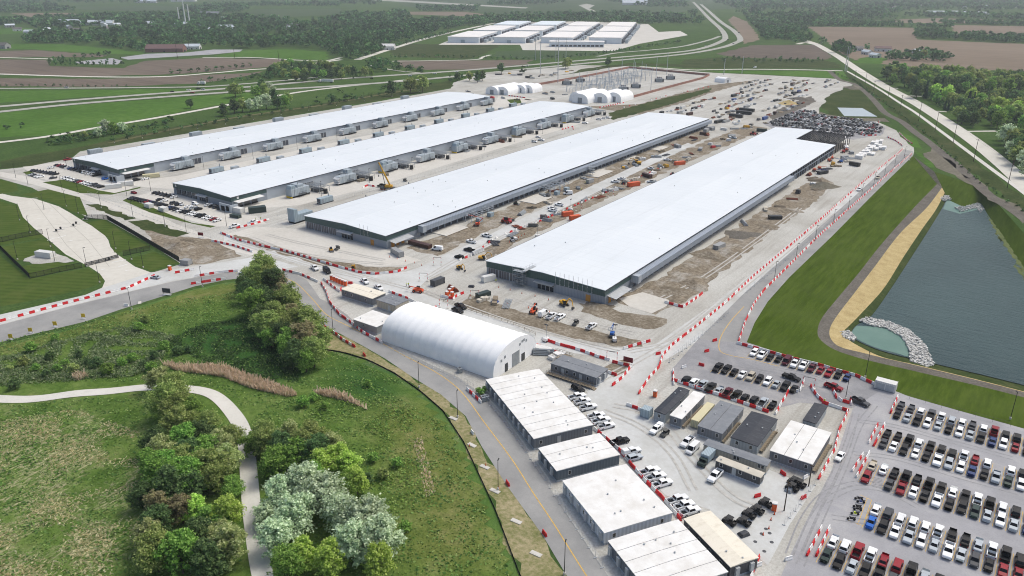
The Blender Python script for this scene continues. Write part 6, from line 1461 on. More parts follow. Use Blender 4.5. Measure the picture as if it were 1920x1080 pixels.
for k, (px, py, cd_, lb) in enumerate(((198, 335, 'Lu', 'bright blue suv alone before the leftmost hall'), (251, 361, 'Rs', 'red car driving between the two finished halls'), (339, 383, 'Ws', 'white sedan driving in the second hall lot'), (366, 382, 'Wu', 'white suv driving in the second hall lot'), (127, 299, 'Rp', 'red pickup at the far corner of the leftmost hall'), (256, 337, 'Ku', 'black suv parked at the leftmost hall dock'), (273, 335, 'Ws', 'white car parked at the leftmost hall dock'), (440, 424, 'Wp', 'white pickup at the second hall yard gate'), (475, 417, 'Wp', 'white work truck by the second hall yard gate'), (715, 348, 'Kp', 'black pickup beside the yellow crane'))):
    q = G(px, py, 0.6); scar(q.x, q.y, R(90) if k in (1, 2, 3) else PI, cd_, lb)
for k, (px, py) in enumerate(((1123, 225), (1132, 223), (1140, 222), (1097, 232), (1009, 258), (1002, 267), (1015, 264))):
    q = G(px, py); scar(q.x, q.y, R(90), 'W' + 'psu'[k % 3], 'white %s at the far right end of the second hall, %s along' % (KN['psu'[k % 3]], nth(k + 1)), 'vehicles at the second hall end')
# highway traffic
for k, (px, py, cd_) in enumerate(((125, 165, 'Ss'), (323, 173, 'Ks'), (354, 170, 'Ws'), (361, 175, 'Rs'), (381, 169, 'Su'), (372, 168, 'Kp'), (697, 148, 'Ks'), (769, 143, 'Ss'), (815, 139, 'Ws'), (856, 136, 'Ws'), (988, 125, 'Wu'), (1323, 87, 'Ss'), (1345, 55, 'Rs'), (1342, 40, 'Rs'), (1352, 65, 'Ks'), (1365, 75, 'Ks'), (1385, 62, 'Gs'), (1372, 50, 'Ks'), (1375, 83, 'Ks'), (1415, 128, 'Wv'))):
    q = G(px, py); scar(q.x, q.y, R(-66) if px < 1280 else R(-20), cd_, '%s %s on the highway, %s from the left' % (PNAME[cd_[0]], KN[cd_[1]], nth(k + 1)), 'highway traffic', 0.32)
def semi(px, py, rz, label, boxm='white_plain', L_=15):
    q = G(px, py); th = thing('semi_truck', label, 'truck', (q.x, q.y, 0.32), rz)
    MB().box(-1.3, 1.3, -L_ / 2 + 3, L_ / 2, 1.1, 4.0).build('trailer_box', boxm, th); MB().box(-1.2, 1.2, -L_ / 2 - 1.5, -L_ / 2 + 1.6, 0.6, 2.2).box(-1.15, 1.15, -L_ / 2 - 0.2, -L_ / 2 + 1.6, 2.2, 3.6).build('cab', 'white_plain', th)
    wm = MB().bar((-1.25, 0, 0.5), (1.25, 0, 0.5), 0.5, 10).mesh('wheel', 'black_rubber')
    for yy in (-L_ / 2 - 0.6, -L_ / 2 + 2.4, L_ / 2 - 3, L_ / 2 - 1.6): ob('wheel', wm, th, (0, yy, 0))
    MB().box(-1.0, 1.0, -L_ / 2 - 0.26, -L_ / 2 - 0.205, 2.4, 3.3).build('windscreen', 'car_glass', th)
semi(612, 155, R(-66), 'white semi truck on the highway above the leftmost hall', L_=18); semi(379, 159, R(-66), 'white concrete mixer truck on the highway ramp', L_=9)
# box truck in the trailer yard
q = G(1322, 868); th = thing('box_truck', 'dark green box truck with silver box beside the tan trailer', 'truck', (q.x, q.y, 0.075), R(-4))
MB().box(-1.15, 1.15, -0.7, 3.6, 0.8, 2.9).build('cargo_box', 'unit_blue_grey', th); MB().box(-1.0, 1.0, -3.0, -1.9, 0.45, 1.35).box(-1.02, 1.02, -1.9, -0.75, 0.45, 2.1).build('cab', 'container_green', th, bevel=0.06)
MB().add([(-0.9, -1.93, 1.4), (0.9, -1.93, 1.4), (0.85, -1.92, 2.0), (-0.85, -1.92, 2.0)], [(0, 1, 2, 3)]).build('windscreen', 'car_glass', th)
wm = MB().bar((-0.12, 0, 0.42), (0.12, 0, 0.42), 0.42, 10).mesh('wheel', 'black_rubber')
for sx in (-0.95, 0.95):
    for yy in (-2.3, 2.4): ob('wheel', wm, th, (sx, yy, 0))
# UTVs
simple('utv_black', S(46,46,46), 0.5); simple('utv_grey', S(96,96,92), 0.5)
UW = MB().bar((-0.14, 0, 0.34), (0.14, 0, 0.34), 0.34, 8).mesh('wheel', 'black_rubber')
def utv_mesh(mt):
    return [('body', MB().hexa([(-0.75, -1.7, 0.35), (0.75, -1.7, 0.35), (0.75, 1.7, 0.35), (-0.75, 1.7, 0.35)], [(-0.6, -1.5, 0.95), (0.6, -1.5, 0.95), (0.72, 1.65, 0.8), (-0.72, 1.65, 0.8)]).mesh('body', mt)),
            ('roof', MB().box(-0.7, 0.7, -0.75, 0.85, 1.85, 1.95).mesh('roof', mt)), ('cage', MB().bar((-0.68, -0.9, 0.9), (-0.62, -0.6, 1.86), 0.05).bar((0.68, -0.9, 0.9), (0.62, -0.6, 1.86), 0.05).bar((-0.68, 0.8, 0.8), (-0.62, 0.75, 1.86), 0.05).bar((0.68, 0.8, 0.8), (0.62, 0.75, 1.86), 0.05).mesh('roll_cage', 'black_rubber')),
            ('bed', MB().box(-0.72, 0.72, 0.9, 0.96, 0.8, 1.15).box(-0.72, 0.72, 1.72, 1.78, 0.75, 1.15).box(-0.75, -0.69, 0.9, 1.78, 0.75, 1.15).box(0.69, 0.75, 0.9, 1.78, 0.75, 1.15).mesh('cargo_bed', 'bed_liner')), ('seat', MB().box(-0.6, 0.6, 0.1, 0.6, 0.8, 1.4).mesh('seat', 'black_rubber'))]
UT = {m_: utv_mesh(m_) for m_ in ('utv_black', 'utv_grey')}
def utv(px, py, rz, label, mt='utv_black', group=None):
    q = G(px, py, 0.6); th = thing('utility_buggy', label, 'buggy', (q.x, q.y, 0.07), rz, group)
    for n_, me in UT[mt]: ob(me.name.split('.')[0], me, th)
    for sx in (-0.65, 0.65):
        for yy in (-1.15, 1.15): ob('wheel', UW, th, (sx, yy, 0))
for k, (px, py) in enumerate(((1367, 978), (1394, 979), (1404, 965), (1419, 957), (1435, 944))): utv(px, py, R(-100), 'black open buggy parked in the yard line, %s from the left' % nth(k + 1), group='buggies in the yard line')
for k, (px, py) in enumerate(((1485, 915), (1498, 908), (1489, 904))): utv(px, py, R(-100), 'black buggy under the triple trailer corner, %s from the front' % ('nearest' if k == 0 else nth(k + 1)), group='buggies by the triple trailer')
utv(1246, 813, R(-4), 'grey buggy beside the capped white pickup', 'utv_grey'); utv(1079, 606, R(10), 'grey buggy parked on the strip before the nearest hall', 'utv_grey'); utv(760, 338, R(70), 'small grey buggy right of the yellow crane', 'utv_grey'); utv(632, 466, R(20), 'green buggy standing on the empty concrete apron', 'utv_grey')
# motorcycles in their bay
def moto(px, py, rz, col, label):
    q = G(px, py, 0.4); th = thing('motorcycle', label, 'motorcycle', (q.x, q.y, 0.075), rz, 'motorcycles in their bay')
    wm = MB().bar((-0.07, 0, 0.32), (0.07, 0, 0.32), 0.32, 12).mesh('wheel', 'black_rubber')
    for yy in (-0.72, 0.72): ob('wheel', wm, th, (0, yy, 0))
    MB().hexa([(-0.14, -0.35, 0.35), (0.14, -0.35, 0.35), (0.12, 0.5, 0.35), (-0.12, 0.5, 0.35)], [(-0.2, -0.3, 0.95), (0.2, -0.3, 0.95), (0.12, 0.1, 0.85), (-0.12, 0.1, 0.85)]).build('tank', col, th)
    MB().hexa([(-0.14, 0.1, 0.7), (0.14, 0.1, 0.7), (0.1, 0.95, 0.75), (-0.1, 0.95, 0.75)], [(-0.16, 0.1, 0.85), (0.16, 0.1, 0.85), (0.08, 1.0, 0.95), (-0.08, 1.0, 0.95)]).build('seat', 'black_rubber', th)
    MB().bar((-0.4, -0.45, 1.05), (0.4, -0.45, 1.05), 0.03).bar((0, -0.45, 1.05), (0, -0.72, 0.35), 0.05).build('handlebar', 'steel_dark', th)
for k, (px, py, c_, d_) in enumerate(((1610, 935, 'black_rubber', 'black motorcycle at the top'), (1614, 941, 'container_blue', 'black and blue motorcycle, second from top'), (1607, 950, 'black_rubber', 'black motorcycle, third from top'), (1608, 955, 'black_rubber', 'black motorcycle in the middle, fourth from top'), (1603, 963, 'hi_vis', 'motorcycle with lime yellow fairing'), (1596, 973, 'black_rubber', 'black motorcycle at the bottom'))):
    if c_ == 'hi_vis' and 'hi_vis' not in MATS: simple('hi_vis', S(196,214,40), 0.6)
    moto(px, py, R(-70), c_, d_ + ' of the motorcycle bay')
if 'hi_vis' not in MATS: simple('hi_vis', S(196,214,40), 0.6)
# far lot: a couple of hundred cars too far to pick apart
m = MB(); order = ['car_paint']
simple('far_paint_dark', S(44,46,50), 0.3, 0.5); simple('far_paint_light', S(206,210,212), 0.3, 0.5); simple('far_paint_grey', S(120,124,128), 0.3, 0.5); simple('far_paint_red', S(130,30,36), 0.3, 0.5)
FP = [G(*p) for p in ((1456,238),(1440,230),(1500,207),(1530,210),(1540,217),(1640,229),(1656,240),(1650,250),(1604,258))]
yy = min(p.y for p in FP); fr_ = 0
while yy < max(p.y for p in FP):
    xx = min(p.x for p in FP)
    while xx < max(p.x for p in FP):
        xx += 2.85
        if inside(FP, xx, yy) and RND.random() < 0.93:
            pick = RND.choices([0, 1, 2, 3], [7, 3, 1.5, 0.5])[0]; me = SMALL[RND.choice('ssuup')]; o = len(m.v); ang = 1 if RND.random() < 0.5 else -1
            m.v += [(xx + v.co.x * ang, yy + v.co.y * ang, v.co.z + 0.06) for v in me.vertices]
            for pl in me.polygons: m.f.append(tuple(o + i for i in pl.vertices)); m.mi.append(pick if pl.material_index == 0 else (4 if pl.material_index == 1 else 5))
    fr_ += 1; yy += 5.3 if fr_ % 2 else 12.0
me = bpy.data.meshes.new('far_lot_cars'); me.from_pydata(m.v, [], m.f)
for q in ('far_paint_dark', 'far_paint_light', 'far_paint_grey', 'far_paint_red', 'car_glass', 'black_rubber'): me.materials.append(MATS[q])
me.polygons.foreach_set('material_index', m.mi); me.update(); fl = ob('far_lot_cars', me); kind(fl, 'stuff'); tag(fl, 'crowded cars filling the far lot beyond the nearest hall', 'cars', 'cars in the far lot')
# ================================================================== BARRIERS
simple('barrier_red', S(206,34,40), 0.5, 0.3, 0.15, 0.8); simple('barrier_white', S(232,232,230), 0.5, 0.3, 0.12, 0.8)
def barmesh(mt):
    m = MB(); m.prism([(-0.26, 0.0), (0.26, 0.0), (0.26, 0.3), (0.13, 0.55), (0.1, 1.0), (-0.1, 1.0), (-0.13, 0.55), (-0.26, 0.3)], 'x', -0.96, 0.96)
    m.box(-0.6, -0.35, -0.3, 0.3, 0.12, 0.16); m.box(0.35, 0.6, -0.3, 0.3, 0.12, 0.16)
    return m.mesh('barrier', mt)
BAR = {'R': barmesh('barrier_red'), 'W': barmesh('barrier_white')}
RUNS = [
 ('road by the green bank, inner line', [(1693,280),(1620,340),(1563,390),(1510,437),(1413,518),(1390,540),(1372,557)], 1),
 ('road by the green bank, outer line', [(1709,289),(1657,334),(1593,391),(1530,448),(1457,521),(1433,544),(1413,571),(1397,604),(1384,643)], 1),
 ('haul road down to the trailer yard', [(1372,558),(1340,585),(1300,617),(1260,648),(1242,668),(1235,690),(1215,712),(1197,740)], 1),
 ('top edge of the upper lot', [(1386,646),(1440,661),(1482,673),(1535,686),(1565,695),(1607,707),(1621,714),(1642,723)], 1),
 ('left edge of the upper lot', [(1262,698),(1263,722)], 1),
 ('edge between trailers and upper lot', [(1265,715),(1300,727),(1350,743),(1400,760),(1440,774)], 1),
 ('notch at the end of the upper lot', [(1455,775),(1464,758),(1473,744),(1479,732),(1498,737)], 1), ('notch wall in the upper lot', [(1500,732),(1507,714)], 1),
 ('gate funnel behind the triple trailer', [(1521,727),(1528,739),(1536,748),(1544,756)], 1), ('gate line above the triple trailer', [(1547,758),(1568,765),(1589,772)], 1),
 ('right side of the triple trailer', [(1588,774),(1584,785),(1574,805),(1569,825),(1564,845),(1553,865),(1543,884),(1535,898)], 1),
 ('island in the lot entrance', [(1562,733),(1567,745),(1576,752),(1596,759),(1594,748)], 1),
 ('end of the top double row', [(1682,747),(1668,778)], 1), ('end of the second double row', [(1657,799),(1639,835)], 1), ('stub left of the second double row', [(1644,800),(1628,833)], 1), ('end of the third double row', [(1628,853),(1605,896)], 1), ('stub left of the third double row', [(1616,856),(1598,884)], 1), ('outer stub by the bottom double row', [(1538,994),(1513,1042)], 1), ('end of the bottom double row', [(1553,994),(1528,1048)], 1),
 ('left road', [(-100,630),(0,604),(120,571),(240,541),(290,518)], 1), ('far side of the left road', [(333,512),(365,506)], 1), ('bend, upper line', [(370,519),(410,512),(447,509)], 1), ('bend, lower line', [(363,533),(395,528),(423,524)], 1),
 ('road above the tent, first stretch', [(533,508),(563,515),(597,530)], 1), ('road left of the pale-roofed trailer', [(603,533),(612,548),(618,567),(624,575),(637,591),(662,609),(683,626),(708,639),(717,644)], 1), ('inner kerb above the pale-roofed trailer', [(608,525),(625,539),(638,548),(640,541)], 1), ('outer road edge by the trees', [(600,610),(625,624),(642,638),(668,653)], 1),
 ('haul road behind the tan trailer', [(732,549),(760,559),(780,569),(803,578),(813,579),(826,575)], 1),
 ('concrete apron edge, long arc', [(415,438),(447,451),(500,464),(533,471),(567,481),(600,491),(640,503),(675,512),(703,515),(745,511),(763,503)], 1), ('second hall yard gate', [(447,428),(480,420),(505,412)], 1), ('lower arc left of the apron', [(400,453),(440,462),(473,473)], 1),
 ('right of the tent, upper line', [(1020,638),(1047,647),(1077,655),(1093,660),(1123,671),(1140,676)], 1), ('right of the tent, lower line', [(1010,650),(1027,657),(1053,666)], 1), ('corner below the dark sign', [(1153,681),(1183,688),(1167,709),(1148,724)], 1), ('stub behind the grey trailer', [(1142,700),(1160,707)], 1),
 ('strip corner before the nearest hall', [(1173,654),(1200,646),(1215,642)], 1), ('corner right of the nearest hall', [(1250,569),(1280,577),(1300,564),(1318,550)], 1),
 ('haul road between third and nearest hall', [(853,493),(883,480),(903,467),(923,451),(940,443),(983,426),(1010,417),(1060,394),(1097,378),(1140,360),(1170,346),(1200,333),(1227,321),(1247,313),(1273,303)], 2),
 ('road-side wall behind the offices', [(1117,808),(1160,844),(1187,877),(1213,907),(1240,933),(1257,953),(1275,975)], 1), ('road edge before the office planter', [(878,733),(903,757)], 1), ('bottom edge by the cream roof', [(1421,1050),(1408,1082)], 1),
 ('toilets above the pale-roofed trailer', [(628,523),(648,532),(662,532)], 1), ('toilet compound by the container', [(830,557),(850,562),(856,556),(868,551)], 1), ('red stub by the grey shed', [(1180,762),(1203,771)], 1),
 ('far lot edge', [(1612,252),(1622,255),(1652,254)], 1), ('far lot inner line', [(1612,252),(1650,228)], 2), ('far road bend', [(1664,258),(1680,265),(1693,275)], 1), ('far road outer bend', [(1686,250),(1698,262),(1710,270)], 1), ('second hall far crane stand', [(1055,243),(1075,238),(1075,243)], 1), ('yard before the far tents', [(955,180),(985,184)], 1), ('near the substation tents', [(1125,202),(1170,193)], 1), ('second hall yard by the crane', [(682,352),(690,348),(700,350)], 1), ('far yard road', [(1170,202),(1250,180),(1330,163)], 6)]
items = []
for nm, pts, gap in RUNS:
    n0 = len(items)
    L_ = resample(GL(pts), 2.02 * gap); c_ = RND.random() < 0.5
    for p, d in L_:
        col = 'R' if c_ else 'W'
        c_ = (not c_) if RND.random() < 0.86 else c_
        if gap > 1 and RND.random() < 0.25: continue
        items.append([math.hypot(p.x, p.y), p, math.atan2(d.y, d.x), col, nm, 0])
    for i_, it in enumerate(sorted(items[n0:], key=lambda it: scrx(it[1].x, it[1].y))): it[5] = i_ + 1
for px, py, a in ((886,813,-32),(952,909,-32),(1021,1003,-32),(683,667,-20),(237,574,30),(1315,686,0),(1282,690,60),(1282,715,60),(1325,660,60),(1340,640,60),(1234,665,60),(1468,890,-30),(1510,897,70),(1506,935,70),(1478,1050,60),(1421,1062,60),(1420,932,60)):
    p = G(px, py); items.append([math.hypot(p.x, p.y), p, R(a), 'R' if RND.random() < 0.7 else 'W', 'loose single pieces round the yards', 0])
for i_, it in enumerate(sorted([q for q in items if q[5] == 0], key=lambda it: scrx(it[1].x, it[1].y))): it[5] = i_ + 1
items.sort(key=lambda a: a[0])
for k, (dd, p, a, c_, nm, no) in enumerate(items[:300]):
    o = ob('traffic_barrier', BAR[c_], None, (p.x, p.y, 0.075), a + RND.uniform(-0.06, 0.06))
    tag(o, '%s plastic barrier, %s, %s from left' % ('red' if c_ == 'R' else 'white', nm, nth(no)), 'barrier', 'barriers: ' + nm)
m = MB()
for dd, p, a, c_, nm, no in items[300:]:
    ca_, sa_ = math.cos(a), math.sin(a); o = len(m.v); me = BAR[c_]
    m.v += [(p.x + v.co.x * ca_ - v.co.y * sa_, p.y + v.co.x * sa_ + v.co.y * ca_, v.co.z + 0.06) for v in me.vertices]
    for pl in me.polygons: m.f.append(tuple(o + i for i in pl.vertices)); m.mi.append(0 if c_ == 'R' else 1)
fb = m.build('far_barriers', ['barrier_red', 'barrier_white']); kind(fb, 'stuff'); tag(fb, 'red and white barriers lining the farther roads', 'barriers')
print('BARRIERS', len(items))
# ================================================================== FENCES
def fence(name, pts, h, step, label, postm='steel_grey', rails=(0.05, 0.55, 1.0), r=0.035, feet=False, mesh=0.0, meshm=None, group=None, z=0.06):
    P = resample(GL(pts), step)
    if len(P) < 2: return
    o = P[0][0]; th = thing(name, label, 'fence', (o.x, o.y, z), 0, group)
    pm = MB().bar((0, 0, 0), (0, 0, h), r)
    if feet: pm.box(-0.4, 0.4, -0.12, 0.12, 0, 0.12)
    pm = pm.mesh('post', postm)
    for p, d in P: ob('post', pm, th, (p.x - o.x, p.y - o.y, 0), math.atan2(d.y, d.x) + PI / 2)
    rm = {}
    for (p, d), (q, e) in zip(P, P[1:]):
        m = MB(); a = p - o; b = q - o; L_ = (b - a).length
        for t_ in rails: m.bar((0, 0, h * t_), (L_, 0, h * t_), r * 0.7)
        if mesh:
            n = int(L_ / mesh)
            for k in range(1, n): m.bar((L_ * k / n, 0, 0.05), (L_ * k / n, 0, h), r * 0.5, 3)
        k_ = round(L_, 2)
        if k_ not in rm: rm[k_] = m.mesh('panel', meshm or postm)
        ob('panel', rm[k_], th, a, math.atan2(b.y - a.y, b.x - a.x))
simple('fence_black', S(38,40,40), 0.6)
fence('metal_fence', [(163,411),(200,411),(245,437),(290,464),(338,492)], 2.6, 3.0, 'black metal fence running down the right of the gate road', 'fence_black', (0.1, 0.9), 0.1, mesh=0.2)
fence('metal_fence', [(-60,468),(0,455),(45,445),(85,438)], 2.6, 3.0, 'black metal fence left of the entry gate', 'fence_black', (0.1, 0.9), 0.1, mesh=0.2)
fence('metal_fence', [(0,467),(28,495),(57,523),(110,511),(160,501)], 2.6, 3.0, 'black metal fence round the lower left lawn', 'fence_black', (0.1, 0.9), 0.1, mesh=0.2)
fence('metal_fence', [(232,480),(260,474),(290,468)], 2.6, 3.0, 'black metal fence right of the exit gate', 'fence_black', (0.1, 0.9), 0.1, mesh=0.2)
fence('metal_fence', [(160,500),(200,490),(232,481)], 1.8, 3.0, 'black sliding gate across the gate road', 'fence_black', (0.1, 0.5, 0.9), 0.12, mesh=0.15)
CL = dict(postm='steel_light', rails=(0.06, 0.98), mesh=1.2, feet=True)
fence('mesh_fence', [(903,742),(945,790),(985,846),(1020,897),(1053,950),(1100,1022),(1140,1082)], 1.9, 3.4, 'temporary mesh fence between the road and the office blocks', **CL)
fence('mesh_fence', [(716,645),(760,668),(810,690),(860,712),(900,738)], 1.9, 3.4, 'temporary mesh fence along the road side of the tent', **CL)
fence('mesh_fence', [(1400,548),(1455,505),(1520,450),(1590,390),(1660,330),(1695,298)], 2.2, 4.0, 'mesh fence beside the barrier-lined road', **CL)
fence('mesh_fence', [(1255,680),(1290,650),(1330,618),(1370,585)], 2.2, 3.4, 'mesh fence beside the haul road above the trailer yard', **CL)
fence('mesh_fence', [(165,365),(225,388),(300,416),(360,438),(400,446)], 2.2, 4.0, 'mesh fence along the road before the second hall', **CL)
fence('mesh_fence', [(1470,985),(1500,948),(1530,905)], 2.0, 3.4, 'mesh fence at the corner of the trailer yard', **CL)
fence('mesh_fence', [(1705,748),(1760,764),(1840,786),(1920,808)], 1.6, 4.5, 'low wire fence along the top of the lower lot', postm='steel_dark', rails=(0.5, 0.98))
fence('guard_rail', [(832,566),(900,590),(960,608),(1010,632)], 1.2, 3.0, 'low timber guard rail behind the big tent', postm='timber', rails=(0.5, 0.95), r=0.07)
fence('mesh_fence', [(520,405),(600,385),(700,358),(800,330),(900,298),(1000,268),(1100,238)], 2.0, 6.0, 'mesh fence along the second hall service yard', **CL)
# silt fence: black cloth on stakes
simple('silt_cloth', S(34,36,34), 0.9, 0.1)
SF = resample(GL([(605,656),(640,661),(690,676),(740,701),(790,736),(830,771),(870,831),(905,906),(930,961),(975,1081),(1010,1150)]), 3.0)
o0 = SF[0][0]; th = thing('silt_fence', 'black cloth silt fence following the edge of the meadow', 'fence', (o0.x, o0.y, 0.03))
stk = MB().bar((0, 0, 0), (0, 0, 0.75), 0.04).mesh('stake', 'timber')
for (p, d), (q, e) in zip(SF, SF[1:]):
    a, b = p - o0, q - o0; L_ = (b - a).length
    MB().hexa([(0, -0.03, 0), (L_, -0.03, 0), (L_, 0.03, 0), (0, 0.03, 0)], [(0, 0.05, 0.5), (L_, 0.02, 0.46), (L_, 0.06, 0.46), (0, 0.1, 0.5)]).build('cloth', 'silt_cloth', th, a, math.atan2(b.y - a.y, b.x - a.x)); ob('stake', stk, th, a)
# ================================================================== LIGHT POLES AND UTILITY POLES
def lp_mesh(h):
    return (MB().bar((0, 0, 0), (0, 0, h), 0.11, 6, 0.07).mesh('pole', 'fence_black'), MB().box(-0.12, 0.12, -0.9, 0.05, h - 0.05, h + 0.1).mesh('lamp_head', 'fence_black'), MB().bar((0, 0, 0), (0, 0, 0.7), 0.3, 8).mesh('base', 'concrete'))
LPM = {h: lp_mesh(h) for h in (8, 9, 10)}
def lightpole(px, py, h, rz, label, group=None):
    q = G(px, py); th = thing('light_pole', label, 'light pole', (q.x, q.y, 0.03), rz, group)
    for me in LPM[h]: ob(me.name.split('.')[0], me, th)
for px, py, lb in ((786,727,'black light pole on the verge below the big tent'), (858,783,'black light pole on the verge above the office planter'), (934,919,'black light pole by the concrete pads on the verge'), (1058,1078,'black light pole on the verge at the bottom edge'), (625,623,'black light pole among barriers at the road bend'), (247,580,'black light pole by the yellow signs on the left road'), (1585,749,'black light pole on the island in the lot entrance'), (1622,708,'black light pole on the grass left of the white storage box'), (1894,786,'black light pole on the grass at the right edge'), (380,538,'black light pole on the verge near the left barriers')):
    lightpole(px, py, 9, R(200), lb)
RP = [(1452,523),(1492,487),(1528,452),(1562,420),(1590,394),(1615,369),(1638,347),(1658,330),(1677,313),(1695,296)]
for k, (px, py) in enumerate(RP): lightpole(px, py, 8, R(90), 'black light pole between the barrier lines, %s from the near end' % nth(k + 1), 'light poles on the bank road')
HP = [(30,333),(53,347),(83,393),(37,413),(57,437),(95,463),(103,490),(33,487),(125,387),(147,400),(217,467),(247,487),(269,502),(117,357),(147,363),(238,367),(283,358),(190,390),(250,408),(310,425),(350,437),(163,500),(187,530),(125,312),(160,330),(330,398),(425,424),(210,345)]
for k, (px, py) in enumerate(sorted(HP)): lightpole(px, py, 9, R(150), 'black light pole on the plots before the finished halls, %s from the left' % nth(k + 1), 'light poles before the finished halls')
for k in range(9):
    for x_, nm in ((-468, 'first and second halls'), (-352, 'second and third halls')):
        th = thing('light_pole', 'slim light pole between %s, %s from the near end' % (nm, nth(k + 1)), 'light pole', (x_, 300 + k * 40, 0.03), R(90), 'light poles between ' + nm)
        for me in LPM[9]: ob(me.name.split('.')[0], me, th)
for k in range(12):
    q = G(215 + k * 52, 268 - k * 8.7); th = thing('light_pole', 'slim perimeter light pole behind the leftmost hall, %s from the left' % nth(k + 1), 'light pole', (q.x, q.y, 0.03), 0, 'perimeter light poles')
    for me in LPM[9]: ob(me.name.split('.')[0], me, th)
simple('pole_wood', S(76,66,58), 0.9, 0.1)
UP = [(1602,152,13),(1622,158,14),(1638,170,11),(1665,183,16),(1688,203,13),(1722,227,17),(1753,247,17),(1787,268,18),(1825,303,16),(1888,353,18)]
tops = []
for k, (px, py, h) in enumerate(UP):
    q = G(px, py); th = thing('utility_pole', 'wooden utility pole along the county road, %s from the far end' % nth(k + 1), 'utility pole', (q.x, q.y, 0), R(-28), 'utility poles on the county road')
    MB().bar((0, 0, 0), (0, 0, h), 0.22, 6, 0.14).build('pole', 'pole_wood', th); MB().box(-1.3, 1.3, -0.1, 0.1, h - 0.8, h - 0.6).build('crossarm', 'pole_wood', th)
    tops.append(Vector((q.x, q.y, h - 0.5)))
m = MB()
for a, b in zip(tops, tops[1:]):
    for off in (-1.1, 1.1):
        prev = None
        for k in range(9):
            t_ = k / 8; p = a.lerp(b, t_) + Vector((off * 0.88, -off * 0.47, -4 * 0.8 * t_ * (1 - t_)))
            if prev is not None: m.bar(prev, p, 0.035, 3)
            prev = p
pl = m.build('power_line', 'fence_black'); tag(pl, 'pair of overhead power lines strung along the county road', 'power line')
def pole(px, py, h, label, mt='pole_wood', r=0.2, name='utility_pole', group=None, cat='utility pole'):
    q = G(px, py); th = thing(name, label, cat, (q.x, q.y, 0.03), 0, group); MB().bar((0, 0, 0), (0, 0, h), r, 8, r * 0.6).build('pole', mt, th); MB().box(-0.5, 0.5, -0.12, 0.12, h - 0.3, h - 0.1).build('top_fitting', mt, th)
pole(1470, 958, 8.5, 'leaning timber pole beside the orange toilet in the trailer yard', r=0.16); pole(1516, 912, 6.5, 'timber pole at the corner below the triple trailer', r=0.16)
for px, py, h, lb in ((337, 44, 42, 'left'), (349, 50, 68, 'tallest middle'), (356, 45, 50, 'right')): pole(px, py, h, 'white mast in the far town, %s of three' % lb, 'white_plain', 2.0, 'mast', None, 'mast')
for k, (px, py, h) in enumerate(((333, 109, 26), (440, 108, 14), (523, 113, 14), (355, 93, 18))): pole(px, py, h, 'dark power pole on the left fields, %s from the left' % nth(k + 1), 'pole_wood', 0.35, 'utility_pole', 'power poles on the fields')
for k, (px, py, h) in enumerate(((1004,113,30),(1013,138,42),(1042,115,34),(1046,140,46),(1061,111,32),(1046,156,40),(1584,133,32),(1587,135,34),(1391,138,22),(1357,140,20))): pole(px, py, h, 'tall grey steel transmission pole, %s listed left to right near the substation' % nth(k + 1), 'steel_light', 0.5, 'transmission_pole', 'transmission poles', 'pole')
# ================================================================== SUBSTATION
simple('brick_fence', S(150,112,100), 0.9, 0.1, 0.2, 0.2); simple('galvanised', S(176,184,192), 0.5, 0.4)
far('substation_pad', [(1000,165),(1180,129),(1320,143),(1180,186),(1040,184)], 'yard_gravel', 0.08)
SUBW = [(1003,161),(1055,152),(1100,144),(1140,136),(1180,128),(1330,142),(1318,148),(1250,166),(1178,186)]
W_ = GL(SUBW); o0 = W_[0]; th = thing('screen_wall', 'red-brown screen wall round the substation', 'wall', (o0.x, o0.y, 0.05))
for a, b in zip(W_, W_[1:]):
    n = max(1, int((b - a).length / 20))
    for k in range(n):
        p, q = a.lerp(b, k / n) - o0, a.lerp(b, (k + 0.985) / n) - o0; MB().box(0, (q - p).length, -0.2, 0.2, 0, 2.6).build('wall_panel', 'brick_fence', th, (p.x, p.y, 0), math.atan2(q.y - p.y, q.x - p.x))
SP = [G(*p) for p in ((1060,172),(1170,136),(1215,140),(1190,160),(1150,176),(1100,180))]
a0, a1 = min(p.x for p in SP), max(p.x for p in SP); b0, b1 = min(p.y for p in SP), max(p.y for p in SP)
gm = MB()
for sx in (-6, 6): gm.bar((sx, 0, 0), (sx, 0, 8), 0.25); gm.bar((sx, 0.8, 0), (sx, 0.8, 8), 0.15)
gm.bar((-6, 0, 8), (6, 0, 8), 0.3); gm.bar((-6, 0, 7), (6, 0, 7), 0.15)
for k in range(7): gm.bar((-6 + k * 2, 0, 7), (-5 + k * 2, 0, 8), 0.08)
GANT = gm.mesh('gantry_frame', 'galvanised')
im = MB(); im.bar((0, 0, 0), (0, 0, 3), 0.14).bar((0, 0, 3), (0, 0, 4.6), 0.22, 6, 0.1)
INS = im.mesh('insulator_post', 'galvanised')
BUSM = MB().bar((-9, 0, 4.6), (9, 0, 4.6), 0.1).mesh('bus_bar', 'galvanised')
spots = []; x_ = a0
while x_ < a1:
    y_ = b0
    while y_ < b1:
        if inside(SP, x_, y_): spots.append((x_, y_))
        y_ += 17
    x_ += 20
for gi, (x_, y_) in enumerate(sorted(spots, key=lambda q: scrx(*q))):
    th = thing('switch_gantry', 'galvanised gantry bay with insulators in the substation, %s from left' % nth(gi + 1), 'gantry', (x_, y_, 0.1), R(90 if gi % 2 else 0), 'substation gantry bays')
    ob('gantry_frame', GANT, th)
    for k in (-4, 0, 4): ob('insulator_post', INS, th, (k, 4, 0)); ob('insulator_post', INS, th, (k, -4, 0))
    ob('bus_bar', BUSM, th, (0, 4, 0)); ob('bus_bar', BUSM, th, (0, -4, 0))
